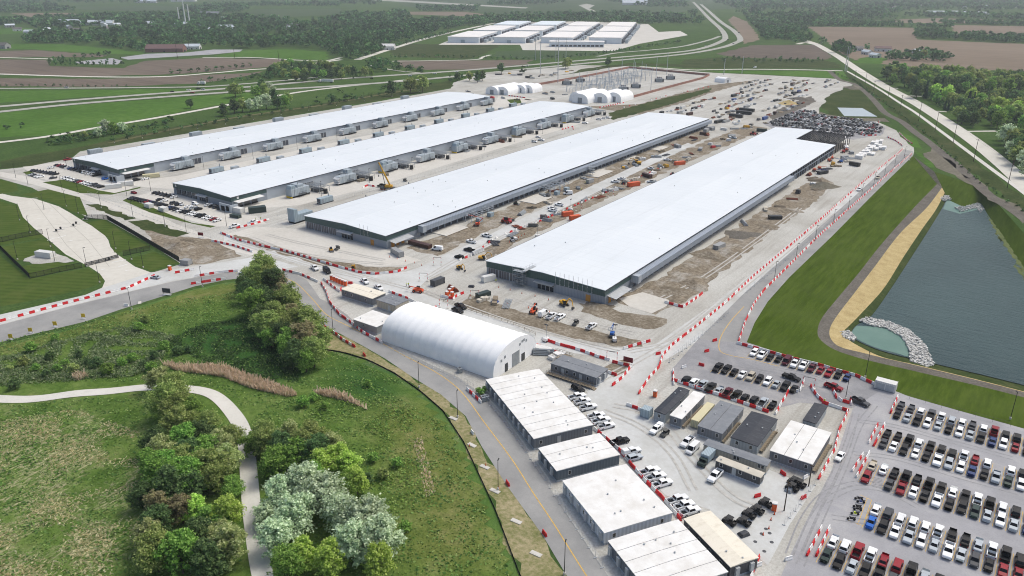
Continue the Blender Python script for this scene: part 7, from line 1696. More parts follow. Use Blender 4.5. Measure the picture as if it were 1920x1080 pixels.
for k, (px, py, h) in enumerate(((1100,162,17),(1118,160,20),(1125,172,15),(1140,158,20),(1142,167,24),(1165,150,26),(1172,166,19),(1187,150,26),(1189,160,27),(1202,152,24),(1210,152,20),(1220,172,22),(1230,146,26),(1250,140,28),(1222,145,12),(1086,164,18),(1074,160,16))): pole(px, py, h, 'steel lightning mast standing in the substation, %s counted from left' % nth(k + 1), 'galvanised', 0.35, 'lightning_mast', 'substation masts', 'mast')
for k, (px, py) in enumerate(((1063,159),(1088,154),(1169,170),(1192,165),(1236,154),(1257,149))):
    q = G(px, py); th = thing('transformer', 'large grey transformer in the substation, %s from the left' % nth(k + 1), 'transformer', (q.x, q.y, 0.1), R(20), 'substation transformers')
    MB().box(-4, 4, -2.5, 2.5, 0.4, 4.5).build('tank', 'steel_grey', th); MB().box(4.05, 5.6, -2.3, 2.3, 0.6, 4.0).build('radiator', 'steel_dark', th); MB().box(-5.6, -4.05, -2.3, 2.3, 0.6, 4.0).build('radiator', 'steel_dark', th)
    for xx in (-2.4, 0, 2.4): MB().bar((xx, 0, 4.5), (xx, 0, 6.6), 0.25, 6, 0.12).build('bushing', 'rust_brown', th)
    MB().bar((-3.5, 1.8, 5.4), (2.5, 1.8, 5.4), 0.6, 8).build('conservator', 'steel_light', th)
# ================================================================== PLANT AND MACHINES
simple('machine_yellow', S(206,156,40), 0.55, 0.3, 0.2); simple('machine_orange', S(208,84,44), 0.55, 0.3, 0.2); simple('machine_red', S(176,44,48), 0.55, 0.3, 0.2); simple('machine_blue', S(48,96,168), 0.55, 0.3, 0.2); simple('toilet_orange', S(220,98,46), 0.6)
def excavator(px, py, rz, s, mt, label):
    q = G(px, py); th = thing('excavator', label, 'excavator', (q.x, q.y, 0.07), rz); th.scale = (s, s, s)
    for sx in (-1, 1): MB().prism([(-1.7, 0.25), (-1.4, 0), (1.4, 0), (1.7, 0.25), (1.7, 0.6), (1.4, 0.85), (-1.4, 0.85), (-1.7, 0.6)], 'x', sx * 1.05 - 0.28, sx * 1.05 + 0.28).build('track', 'steel_dark', th)
    MB().box(-1.2, 1.2, -0.6, 1.9, 0.95, 1.9).box(-0.7, 0.7, -0.7, 0.7, 0.6, 0.95).build('house', mt, th, bevel=0.08)
    MB().box(-1.15, -0.25, -1.5, -0.1, 1.0, 2.7).build('cab', 'car_glass', th); MB().box(-1.2, -0.2, -1.55, -0.05, 2.7, 2.8).build('cab_roof', mt, th)
    MB().bar((0.2, -0.6, 1.4), (0.2, -2.8, 3.9), 0.28, 4, 0.25).bar((0.2, -2.8, 3.9), (0.2, -4.6, 3.5), 0.25, 4, 0.2).build('boom', mt, th)
    MB().bar((0.2, -4.5, 3.7), (0.2, -5.3, 1.1), 0.2, 4, 0.15).build('stick', mt, th)
    MB().prism([(-5.6, 1.1), (-4.9, 1.1), (-4.7, 0.4), (-5.2, 0.1), (-5.7, 0.5)], 'x', -0.3, 0.7).build('bucket', 'steel_dark', th)
excavator(1058, 573, R(70), 1.0, 'machine_yellow', 'yellow excavator on the strip before the nearest hall')
excavator(1196, 309, R(-60), 1.2, 'machine_yellow', 'yellow excavator digging beside the third hall'); excavator(663, 503, R(60), 0.6, 'machine_yellow', 'small yellow excavator behind the long barrier arc')
excavator(904, 487, R(120), 0.9, 'machine_yellow', 'yellow-brown excavator at the left corner of the nearest hall'); excavator(862, 505, R(70), 0.8, 'machine_yellow', 'yellow excavator by the road junction near the black container')
WHL = MB().bar((-0.25, 0, 0.6), (0.25, 0, 0.6), 0.6, 12).bar((-0.27, 0, 0.6), (0.27, 0, 0.6), 0.3, 8, mi=1).mesh('wheel', ['black_rubber', 'machine_orange'])
def telehandler(px, py, rz, s, mt, label, up=0.6):
    q = G(px, py); th = thing('telehandler', label, 'telehandler', (q.x, q.y, 0.07), rz); th.scale = (s, s, s)
    for sx in (-1, 1):
        for yy in (-1.5, 1.5): ob('wheel', WHL, th, (sx, yy, 0))
    MB().box(-0.8, 0.8, -2.2, 2.3, 0.6, 1.3).box(0.1, 0.85, -1.0, 1.6, 1.3, 1.7).build('chassis', mt, th, bevel=0.06); MB().box(-0.9, -0.1, -0.7, 0.6, 1.3, 2.5).build('cab', 'car_glass', th)
    MB().bar((0.1, 2.1, 1.7), (0.1, -3.6, 1.7 + up), 0.24, 4, 0.2).build('boom', mt, th); MB().box(-0.6, 0.8, -3.8, -3.7, 0.9 + up, 1.9 + up).box(-0.5, -0.35, -4.9, -3.8, 0.9 + up, 1.0 + up).box(0.5, 0.65, -4.9, -3.8, 0.9 + up, 1.0 + up).build('fork', 'steel_dark', th)
telehandler(784, 548, R(-70), 1.0, 'machine_orange', 'orange telehandler crossing the road junction'); telehandler(1000, 586, R(-160), 1.0, 'machine_orange', 'orange telehandler parked left of the white pickups')
telehandler(950, 418, R(80), 1.3, 'machine_red', 'red telehandler on the dirt beside the third hall'); telehandler(1262, 330, R(60), 1.0, 'machine_red', 'red and white lift truck beside the haul road')
telehandler(1412, 253, R(60), 1.2, 'machine_red', 'dark red long trailer machine at the far end of the third hall', 0.1)
def boomlift(px, py, rz, s, mt, label, el=0.7, low=False):
    q = G(px, py); th = thing('boom_lift', label, 'boom lift', (q.x, q.y, 0.07), rz); th.scale = (s, s, s)
    for sx in (-1, 1):
        for yy in (-1.1, 1.1): ob('wheel', WHL, th, (sx * 0.9, yy, 0), 0, 0.75)
    MB().box(-0.9, 0.9, -1.4, 1.4, 0.5, 0.95).build('chassis', 'steel_dark', th); MB().box(-0.8, 0.8, -0.4, 1.9, 0.97, 1.9).build('turret', mt, th, bevel=0.06)
    e = Vector((0, 1.2 + 2.5 * (0.2 if low else 1) , 1.8 + (0.6 if low else 2.6))); f_ = Vector((0, -4.2, 2.0 + 5 * el))
    MB().bar((0, 1.0, 1.8), tuple(e), 0.2).bar(tuple(e), tuple(f_), 0.18, 4, 0.12).build('boom', mt, th)
    b = MB().box(-0.9, 0.9, f_.y - 0.9, f_.y, f_.z - 0.5, f_.z - 0.42)
    for x_ in (-0.9, 0.9):
        for y_ in (-0.9, 0): b.bar((x_, f_.y + y_, f_.z - 0.5), (x_, f_.y + y_, f_.z + 0.6), 0.04)
    b.bar((-0.9, f_.y - 0.9, f_.z + 0.6), (0.9, f_.y - 0.9, f_.z + 0.6), 0.04).bar((-0.9, f_.y, f_.z + 0.6), (0.9, f_.y, f_.z + 0.6), 0.04); b.build('basket', 'steel_grey', th)
boomlift(1147, 632, R(20), 0.9, 'machine_blue', 'blue boom lift at the end of the strip before the nearest hall'); boomlift(893, 424, R(-60), 1.0, 'machine_orange', 'orange boom lift raised beside the third hall pipe frame', 0.8)
for k, (px, py, c_) in enumerate(((1527,322,'machine_orange'),(1538,318,'machine_orange'),(1556,303,'machine_orange'),(1560,298,'machine_orange'),(1575,305,'machine_blue'),(1545,325,'machine_blue'),(1580,287,'machine_red'),(1587,284,'machine_orange'))):
    boomlift(px, py, R(40 + 50 * k), 0.95, c_, '%s lift parked right of the nearest hall far end, %s from left' % (c_.split('_')[1], nth(k + 1)), 0.1, True)
def skid(px, py, rz, mt, label):
    q = G(px, py); th = thing('skid_loader', label, 'loader', (q.x, q.y, 0.07), rz)
    for sx in (-1, 1):
        for yy in (-0.6, 0.6): ob('wheel', WHL, th, (sx * 0.75, yy, 0), 0, 0.6)
    MB().box(-0.6, 0.6, -1.0, 1.3, 0.4, 1.2).build('body', mt, th, bevel=0.05); MB().box(-0.5, 0.5, -0.7, 0.6, 1.2, 2.0).build('cab', 'car_glass', th)
    for sx in (-0.75, 0.75): MB().bar((sx, 1.2, 1.5), (sx, -1.6, 0.4), 0.09).build('arm', mt, th)
    MB().prism([(-2.3, 0.1), (-1.5, 0.1), (-1.4, 0.7), (-1.6, 0.7)], 'x', -0.9, 0.9).build('bucket', 'steel_dark', th)
skid(621, 471, R(60), 'machine_yellow', 'tiny yellow loader on the concrete apron'); skid(960, 452, R(60), 'white_plain', 'white loader in the dirt between the third and nearest halls'); skid(967, 384, R(100), 'container_green', 'dark green loader on the dirt by the third hall')
# crawler crane with yellow lattice-free boom by the second hall
q = G(727, 356); th = thing('mobile_crane', 'mobile crane with raised yellow boom between second and third halls', 'crane', (q.x, q.y, 0.06), R(-60))
MB().box(-1.4, 1.4, -4.5, 4.5, 0.9, 1.7).build('carrier', 'steel_dark', th); MB().box(-1.3, 1.3, -1.5, 3.0, 1.75, 3.1).build('superstructure', 'machine_yellow', th, bevel=0.1); MB().box(-1.5, -0.5, -2.6, -1.2, 1.8, 3.3).build('cab', 'car_glass', th)
MB().bar((0.3, 1.8, 2.8), (0.3, -4.5, 17), 0.6, 4, 0.45).build('boom', 'machine_yellow', th); MB().bar((0.3, -1.2, 2.4), (0.3, -2.6, 10), 0.22).build('boom_ram', 'steel_dark', th); MB().bar((0.3, -4.7, 17), (0.3, -5.0, 9), 0.06).box(0.0, 0.6, -5.3, -4.7, 8.2, 9.0).build('hook_block', 'steel_dark', th)
for sx in (-1.2, 1.2):
    for yy in (-3.6, -1.8, 1.8, 3.6): ob('wheel', WHL, th, (sx, yy, 0))
q = G(1586, 280); th = thing('mobile_crane', 'white crane with long low boom at the open steel corner', 'crane', (q.x, q.y, 0.06), R(200))
MB().box(-1.3, 1.3, -4, 4, 0.9, 2.6).build('carrier', 'white_plain', th); MB().bar((0, 2, 2.8), (0, -13, 7.5), 0.4, 4, 0.25).build('boom', 'white_plain', th)
for sx in (-1.2, 1.2):
    for yy in (-3, 0, 3): ob('wheel', WHL, th, (sx, yy, 0))
# portable toilets
TOI = [MB().box(-0.55, 0.55, -0.55, 0.55, 0.05, 2.05).mesh('cabin', 'toilet_orange'), MB().box(-0.6, 0.6, -0.6, 0.6, 2.05, 2.3).mesh('roof', 'white_plain'), MB().box(-0.35, 0.35, -0.6, -0.56, 0.1, 1.95).mesh('door', 'toilet_orange')]
def toilet(px, py, rz, label, group=None):
    q = G(px, py); th = thing('portable_toilet', label, 'toilet', (q.x, q.y, 0.07), rz, group)
    for me in TOI: ob(me.name.split('.')[0], me, th)
for k in range(6): toilet(622 + k * 5.2, 525 + k * 2.2, R(20), 'orange portable toilet above the pale-roofed trailer, %s from left' % nth(k + 1), 'toilets at the road bend')
for k, (px, py) in enumerate(((838,556),(843,551),(848,547),(848,557))): toilet(px, py, 0, 'orange portable toilet in the barrier compound behind the tent, %s from left' % nth(k + 1), 'toilets behind the tent')
toilet(1228, 744, R(10), 'orange portable toilet with white roof left of the black-roofed trailer'); toilet(1451, 957, R(10), 'orange portable toilet beside the leaning pole')
toilet(319, 507, R(10), 'orange portable toilet at the lawn corner by the gate road')
def obox(px, py, rz, L_, W_, H_, mt, label, name='shipping_container', cat='container', group=None): q = G(px, py); return cbox(name, q.x, q.y, rz, L_, W_, H_, mt, label, cat, group)
for px, py, rz, L_, W_, H_, mt, lb in ((745,478,-20,8.5,2.6,2.6,'container_grey','pale grey container lying before the third hall corner'), (778,459,0,6.5,2.6,1.9,'container_brown','dark brown dumpster by the third hall corner, farther of two'), (797,464,0,6.5,2.6,1.9,'container_brown','dark brown dumpster by the third hall corner, nearer of two'), (1064,405,60,6,2.4,2.5,'container_orange','orange container between haul road and nearest hall, front one'), (1078,412,60,6,2.4,2.5,'container_orange','orange container with white lids just behind the front one'), (1188,349,60,8,2.4,2.6,'container_orange','orange container farther along the haul road'), (1274,309,60,8,2.4,2.4,'container_orange','orange and white container at the far haul road'), (906,556,75,6,2.4,1.9,'container_green','dark green dumpster by the barrier compound'), (916,527,70,6,2.4,2.6,'container_white','white box trailer before the nearest hall left bays'), (442,408,10,6,2.4,1.8,'container_green','green dumpster at the second hall corner'), (446,398,5,8,3,2.8,'container_white','white box standing by the second hall portal'), (483,398,60,9,4,3.2,'container_green','dark green compactors at the second hall dock'), (213,353,62,9,3,2.6,'container_white','white storage box at the leftmost hall lot, left of two'), (236,348,62,9,3,2.6,'container_white','white storage box at the leftmost hall lot, right of two'), (280,389,0,5,3,2.4,'container_white','white box on the second hall lawn island, left of two'), (307,396,0,5,3,2.4,'container_white','white box on the second hall lawn island, right of two'), (284,333,62,10,3,2.5,'container_cream','beige trailer at the leftmost hall dock'), (86,482,18,9,3,2.8,'container_white','white site cabin on the gravel pad by the lower left fence'), (1602,311,-20,7,2.5,2.6,'container_black','black open container right of the nearest hall'), (1470,250,65,18,2.6,2.4,'container_cream','long pale trailer by the far left corner of the nearest hall'), (1428,247,0,8,2.5,2.6,'container_green','dark container behind the nearest hall'), (1332,243,60,7,3,2.6,'container_grey','grey container at the third hall far end'), (1348,230,80,12,3,2.4,'container_black','black tank container in the far yard'), (1380,220,0,12,4,3,'container_black','black container stack in the far yard, left'), (1395,214,0,14,4,3,'container_black','black container stack in the far yard, middle'), (1400,209,0,14,4,3,'container_black','black container stack in the far yard, right'), (350,496,20,4,3,2.4,'container_grey','small grey cabin at the end of the black fence')):
    obox(px, py, R(rz), L_, W_, H_, mt, lb)
# white wrapped roof bundles
for k, (px, py) in enumerate(((1617,292),(1623,287),(1629,282),(1634,277),(1640,281),(1646,275),(1640,270),(1648,268),(1611,297),(1633,290),(1654,280))):
    q = G(px, py); th = thing('material_bundle', 'white wrapped bundle right of the open steel corner, %s from left' % nth(k + 1), 'bundle', (q.x, q.y, 0.05), R(3), 'white wrapped bundles')
    for j in range(2): MB().box(-2.6 + j * 2.7, -0.1 + j * 2.7, -3.5, 3.5, 0.15, RND.uniform(1.4, 2.6)).build('pack', 'white_plain', th)
    MB().box(-2.5, 2.5, -3.0, -2.8, 0, 0.14).box(-2.5, 2.5, 2.8, 3.0, 0, 0.14).build('bearer', 'timber', th)
# dirt and stone piles
def pile(px, py, r, h, mt, label):
    q = G(px, py); m = MB(); n, k = 18, 5; vs = []; fs = []
    for i in range(k + 1):
        t_ = i / k
        for j in range(n):
            a = 2 * PI * j / n; rr = r * t_ * (1 + 0.22 * math.sin(3 * a + px) + 0.1 * math.sin(7 * a)); vs.append((rr * math.cos(a), rr * math.sin(a) * 0.75, h * (1 - t_) ** 1.15 + RND.uniform(-0.06, 0.12) * h * (0 < i < k)))
    for i in range(k):
        for j in range(n): fs.append((i * n + j, i * n + (j + 1) % n, (i + 1) * n + (j + 1) % n, (i + 1) * n + j))
    m.add(vs, fs); o = m.build('earth_pile', mt, None, (q.x, q.y, 0.03), RND.uniform(0, 3), smooth=True); tag(o, label, 'pile')
for px, py, r, h, mt, lb in ((1543,350,10,3.2,'muddy','dark conical earth pile right of the nearest hall'), (845,449,6,1.4,'dirt_dark','small dark earth pile beside the third hall'), (1330,478,9,1.8,'dirt_dark','earth pile in the dirt right of the nearest hall, front'), (1390,440,9,1.6,'gravel_track','grey stone pile in the dirt right of the nearest hall'), (1300,530,9,1.4,'dirt','low earth mound right of the nearest hall corner'), (1365,470,7,1.2,'dirt','earth mound midway right of the nearest hall'), (1260,545,8,1.2,'dirt_dark','dark earth mound beside the barrier corner'), (340,462,11,2.2,'dirt','brown earth pile behind the black fence'), (365,455,9,1.6,'dirt_dark','darker earth pile behind the black fence'), (1478,194,13,3.5,'straw','tan sand pile in the far yard'), (1500,186,12,2.5,'gravel_track','grey stone pile in the far yard'), (1120,575,6,1.2,'dirt_dark','earth spoil by the nearest hall corner'), (1480,395,7,1.2,'dirt','low mound far along the dirt right of the nearest hall'), (1440,425,6,1.0,'dirt_dark','dark mound along the dirt right of the nearest hall'), (1600,165,14,3,'muddy','grassy spoil heap above the drainage basin'), (930,470,6,0.9,'dirt','low mound left of the nearest hall'), (1200,330,6,1.0,'dirt','sand heap by the digging excavator')):
    pile(px, py, r, h, mt, lb)
# slabs and formwork pads along the third hall
for k, (px, py, a, b) in enumerate(((1005,374,9,6),(1122,325,11,6),(845,432,9,5),(1180,296,8,5),(1235,278,8,5))):
    q = G(px, py); th = thing('concrete_pad', 'new concrete equipment pad beside the third hall, %s from the front' % nth(k + 1), 'pad', (q.x, q.y, 0.04), 0, 'equipment pads'); MB().box(-b, b, -a, a, 0, 0.3).build('slab', 'concrete', th); MB().box(-b - 0.12, -b - 0.01, -a, a, 0, 0.38).box(b + 0.01, b + 0.12, -a, a, 0, 0.38).build('form_board', 'timber', th)
for k, (px, py) in enumerate(((884,412),(905,402),(1030,362),(1048,355))):
    q = G(px, py); th = thing('pipe_gantry', 'open steel pipe frame beside the third hall, %s from the front' % nth(k + 1), 'frame', (q.x, q.y, 0.05), 0, 'pipe frames at the third hall')
    m = MB()
    for xx in (-4, 0, 4):
        for yy in (-5, 0, 5): m.bar((xx, yy, 0), (xx, yy, 4.2), 0.13)
        m.bar((xx, -5, 4.2), (xx, 5, 4.2), 0.14); m.bar((xx, -5, 3.2), (xx, 5, 3.2), 0.1)
    for yy in (-5, 0, 5): m.bar((-4, yy, 4.2), (4, yy, 4.2), 0.14)
    m.build('frame', 'galvanised', th); MB().box(4.5, 7, -2, 1, 0, 2.2).build('pump_cabinet', 'unit_blue_grey', th); MB().bar((-6, -2, 4.5), (4, -2, 4.5), 0.25, 6).bar((-6, 0, 4.5), (4, 0, 4.5), 0.25, 6).build('pipe', 'steel_light', th)
# signs, verge pads, light towers
def sign(px, py, w_, h_, z0, mt, rz, label, name='sign_board'):
    q = G(px, py); th = thing(name, label, 'sign', (q.x, q.y, 0.06), rz); MB().box(-w_ / 2, w_ / 2, -0.04, 0.04, z0, z0 + h_).build('panel', mt, th)
    for sx in (-0.4, 0.4): MB().bar((sx * w_, 0.06, 0), (sx * w_, 0.06, z0 + h_), 0.05).build('post', 'steel_dark', th)
    MB().box(-w_ / 2 - 0.1, w_ / 2 + 0.1, -0.4, 0.4, 0, 0.1).build('foot', 'steel_light', th)
sign(1177, 686, 3.4, 1.8, 1.4, 'sign_dark_red', R(5), 'dark red sign board above the red barriers right of the tent'); sign(377, 446, 3.0, 1.6, 1.2, 'sign_dark_red', R(20), 'dark red sign board at the earthworks by the black fence')
for k, (px, py) in enumerate(((21, 637), (58, 625), (104, 613), (157, 598))): sign(px, py, 1.5, 1.5, 0.7, 'yellow_safety', R(35), 'yellow warning sign on the left road verge, %s from left' % nth(k + 1))
sign(313, 553, 3.6, 2.0, 0.9, 'steel_dark', R(25), 'dark message board on the verge by the left road')
for k, (px, py, a) in enumerate(((885,835,55),(909,876,60),(928,921,60),(968,978,62),(1005,1039,62),(262,568,30),(850,785,60))):
    q = G(px, py); o = MB().box(-1.4, 1.4, -0.6, 0.6, 0, 0.14).box(-1.2, 1.2, -0.4, 0.4, 0.14, 0.17).build('concrete_slab', 'concrete', None, (q.x, q.y, 0.05), R(a) - PI / 3); tag(o, 'concrete slab lying on the verge, %s of the line' % nth(k + 1), 'slab', 'slabs on the verge')
def frame_gate(px, py, rz, w_, h_, label):
    q = G(px, py); th = thing('height_gate', label, 'gate', (q.x, q.y, 0.07), rz, 'red and white height gates')
    for sx in (-1, 1):
        for k in range(4): MB().bar((sx * w_ / 2, 0, h_ * k / 4), (sx * w_ / 2, 0, h_ * (k + 1) / 4), 0.1, 6).build('post_section', 'barrier_red' if k % 2 else 'barrier_white', th)
        MB().box(sx * w_ / 2 - 0.5, sx * w_ / 2 + 0.5, -0.5, 0.5, 0, 0.15).build('foot', 'concrete', th)
    MB().bar((-w_ / 2, 0, h_), (w_ / 2, 0, h_), 0.09, 6).build('crossbar', 'steel_dark', th)
for k, (px, py, rz) in enumerate(((794,527,30),(832,577,20),(1147,677,20),(890,560,30),(1515,727,10),(1018,415,60),(1145,368,60),(1085,395,60),(820,497,40),(1700,300,10))): frame_gate(px, py, R(rz), 3.5, 3.6, 'red and white height warning gate on the site roads, %s of ten' % nth(k + 1))
for k, (px, py) in enumerate(((1024,640),(1152,640),(966,450),(1070,395),(1350,330),(1008,445))):
    q = G(px, py); th = thing('light_tower', 'mobile light tower standing by the haul roads, %s counted' % nth(k + 1), 'light tower', (q.x, q.y, 0.06), R(30 * k), 'mobile light towers')
    MB().box(-0.7, 0.7, -1.1, 1.1, 0.4, 1.4).build('generator_box', 'white_plain', th); MB().bar((0, 0, 1.4), (0, 0, 6.5), 0.08, 6).build('mast', 'steel_grey', th); MB().box(-0.8, 0.8, -0.1, 0.1, 6.3, 6.7).build('lamp_bar', 'steel_dark', th)
    for yy in (-0.8, 0.8): ob('wheel', UW, th, (0.7, yy, 0)); ob('wheel', UW, th, (-0.7, yy, 0))
# ================================================================== WORKERS
def person_mesh():
    me = bpy.data.meshes.new('person'); J = [(0,0,0.95),(0,0,1.2),(0,0,1.45),(0,0.01,1.55),(0,0,1.7),(-0.2,0,1.42),(-0.28,0.03,1.15),(-0.27,-0.1,0.93),(0.2,0,1.42),(0.28,0.03,1.15),(0.27,-0.1,0.93),(-0.1,0,0.88),(-0.12,-0.05,0.48),(-0.13,0.02,0.08),(-0.13,-0.14,0.05),(0.1,0,0.88),(0.13,0.06,0.48),(0.14,0.12,0.08),(0.14,-0.04,0.05)]
    Ed = [(0,1),(1,2),(2,3),(3,4),(2,5),(5,6),(6,7),(2,8),(8,9),(9,10),(0,11),(11,12),(12,13),(13,14),(0,15),(15,16),(16,17),(17,18)]
    rad = [.15,.16,.17,.07,.115,.08,.06,.045,.08,.06,.045,.1,.075,.05,.05,.1,.075,.05,.05]
    me.from_pydata(J, Ed, []); o = bpy.data.objects.new('person_tmp', me); COL.objects.link(o)
    md = o.modifiers.new('skin', 'SKIN'); sk = o.data.skin_vertices[0].data
    for i, r in enumerate(rad): sk[i].radius = (r, r); sk[i].use_root = (i == 0)
    ss = o.modifiers.new('sub', 'SUBSURF'); ss.levels = 1
    dg = bpy.context.evaluated_depsgraph_get(); em = bpy.data.meshes.new_from_object(o.evaluated_get(dg)); bpy.data.objects.remove(o)
    for q in ('hi_vis', 'trouser_blue', 'skin_tone'): em.materials.append(MATS[q])
    for pl in em.polygons:
        z = pl.center.z; pl.material_index = 2 if (z > 1.52 or (z < 1.0 and abs(pl.center.x) > 0.22)) else (0 if z > 0.95 else 1)
    em.name = 'body'; return em
simple('trouser_blue', S(52,60,80), 0.9); simple('skin_tone', S(176,130,104), 0.7); simple('boots', S(50,42,36), 0.8)
PM = person_mesh(); HELM = MB().bar((0, 0, 1.72), (0, 0, 1.86), 0.15, 10, 0.07).box(-0.1, 0.1, -0.22, -0.1, 1.72, 1.75).mesh('hard_hat', 'white_plain')
for k, (px, py) in enumerate(((762,537),(766,537),(819,535),(825,533),(1545,757),(480,414),(489,412),(930,530),(1090,358),(1097,345))):
    q = G(px, py); th = thing('person', 'worker in lime vest, blue trousers and white hard hat, %s across the site' % nth(k + 1), 'person', (q.x, q.y, 0.06), RND.uniform(0, 6), 'site workers'); ob('body', PM, th); ob('hard_hat', HELM, th)
# ================================================================== LAYDOWN YARD STOCK
def stk_mesh(kind_):
    m = MB()
    if kind_ == 0:
        for j in range(4):
            for i in range(5 - j): m.bar((-3, -1 + i * 0.5 + j * 0.25, 0.3 + j * 0.44), (3, -1 + i * 0.5 + j * 0.25, 0.3 + j * 0.44), 0.24, 6)
    elif kind_ == 1:
        for i in range(3): m.box(-2.6 + i * 1.8, -1.0 + i * 1.8 - 0.1, -1.1, 1.1, 0.12, 1.2 + 0.4 * (i % 2))
        m.box(-2.6, 2.6, -0.9, -0.7, 0, 0.11); m.box(-2.6, 2.6, 0.7, 0.9, 0, 0.11)
    elif kind_ == 2:
        m.box(-3, 3, -1.2, 1.2, 0.15, 2.5)
    elif kind_ == 3:
        for i in range(6): m.box(-3.2, 3.2, -1.4 + i * 0.5, -1.1 + i * 0.5, 0.1 + 0.12 * (i % 3), 0.45 + 0.12 * (i % 3))
    else:
        m.hexa([(-2, -1.1, 0.3), (2, -1.1, 0.3), (2, 1.1, 0.3), (-2, 1.1, 0.3)], [(-1.7, -0.9, 1.9), (1.5, -0.9, 1.6), (1.5, 0.9, 1.6), (-1.7, 0.9, 1.9)]); m.bar((-1, -1.2, 0.3), (-1, 1.2, 0.3), 0.3, 8); m.bar((1, -1.2, 0.3), (1, 1.2, 0.3), 0.3, 8)
    return m
KIN = [('pipe_stack', 'stack of pipes', 'pipes', ['steel_grey', 'steel_light', 'rust_brown', 'steel_dark']), ('pallet_row', 'row of wrapped pallets', 'pallets', ['white_plain', 'timber', 'steel_grey', 'tan_roof']), ('storage_container', 'storage container', 'container', ['container_grey', 'container_white', 'container_black', 'container_grey', 'container_blue', 'container_brown']), ('steel_stack', 'stack of steel sections', 'steel', ['steel_grey', 'rust_brown', 'steel_dark', 'timber']), ('parked_machine', 'parked machine', 'machine', ['machine_yellow', 'white_plain', 'utv_grey', 'steel_dark', 'utv_black', 'utv_black', 'machine_red', 'utv_grey'])]
SM = {}
cn = {}
def stock(x, y, rz, zone, kk=None):
    kk = RND.choices(range(5), [3, 4, 1.6, 4, 2.6])[0] if kk is None else kk
    nm, ds, ct, ms = KIN[kk]; mt = RND.choice(ms)
    if (kk, mt) not in SM: SM[(kk, mt)] = stk_mesh(kk).mesh(nm, mt)
    cw = mt.replace('container_', '').replace('machine_', '').replace('_', ' ').replace(' plain', '').replace('utv ', '').replace(' roof', '')
    k = (cw, ds, zone); cn[k] = cn.get(k, 0) + 1
    o = ob(nm, SM[(kk, mt)], None, (x, y, 0.04), rz, (RND.uniform(0.8, 1.5), RND.uniform(0.8, 1.3), RND.uniform(0.7, 1.2))); tag(o, '%s %s, %s, %s from front' % (cw, ds, zone, nth(cn[k])), ct, 'stock in the ' + zone)
LAY = [G(*p) for p in ((1225,215),(1300,196),(1400,150),(1560,150),(1575,156),(1540,175),(1470,212),(1420,232),(1370,235),(1340,222),(1280,215))]
x_ = min(p.x for p in LAY); ri = 0
while x_ < max(p.x for p in LAY):
    y_ = min(p.y for p in LAY)
    while y_ < max(p.y for p in LAY):
        if inside(LAY, x_, y_) and (math.sin(y_ * 0.031 + ri * 1.7) > -0.5) and RND.random() < 0.92: stock(x_ + RND.uniform(-3, 3), y_ + RND.uniform(-2, 2), R(90) + RND.uniform(-0.2, 0.2), 'far storage yard')
        y_ += RND.uniform(5.5, 8.5)
    x_ += 12.5; ri += 1
def strow(pts, step, zone, off=3):
    for p, d in resample(GL(pts), step):
        if RND.random() < 0.75: stock(p.x + RND.uniform(-off, off), p.y + RND.uniform(-off, off), RND.uniform(0, 3), zone)
strow([(905,142),(950,140),(1000,146),(1040,140),(1085,132)], 7, 'yard left of the substation', 9)
strow([(1010,176),(1040,172),(1070,178)], 5, 'yard between the tents', 7); strow([(870,172),(910,182),(980,188),(1050,186),(1075,188)], 9, 'yard before the tents', 5)
strow([(1330,245),(1300,262),(1250,285),(1200,302),(1150,318),(1090,345),(1000,385),(930,415)], 9, 'dirt strip beside the third hall', 6)
strow([(900,470),(960,440),(1040,405),(1120,370),(1200,335),(1290,295),(1380,255)], 8, 'dirt strip left of the nearest hall', 4)
strow([(1340,470),(1400,430),(1470,385),(1530,345)], 14, 'dirt right of the nearest hall', 6); strow([(1520,335),(1570,310),(1590,290)], 6, 'lift park right of the nearest hall', 5)
strow([(1340,240),(1370,245),(1400,240),(1440,228)], 7, 'ground behind the third hall', 5); strow([(940,575),(985,583),(890,560)], 6, 'strip before the nearest hall', 2); strow([(838,537),(858,545),(870,547)], 5, 'yard by the black container', 2)
strow([(620,352),(700,335),(800,305),(900,277),(1000,250),(1090,225)], 22, 'road between second and third halls', 2)
strow([(1010,660),(1030,665),(1045,672)], 2.6, 'timber yard by the tent', 1.0)
print('STOCK', sum(cn.values()))
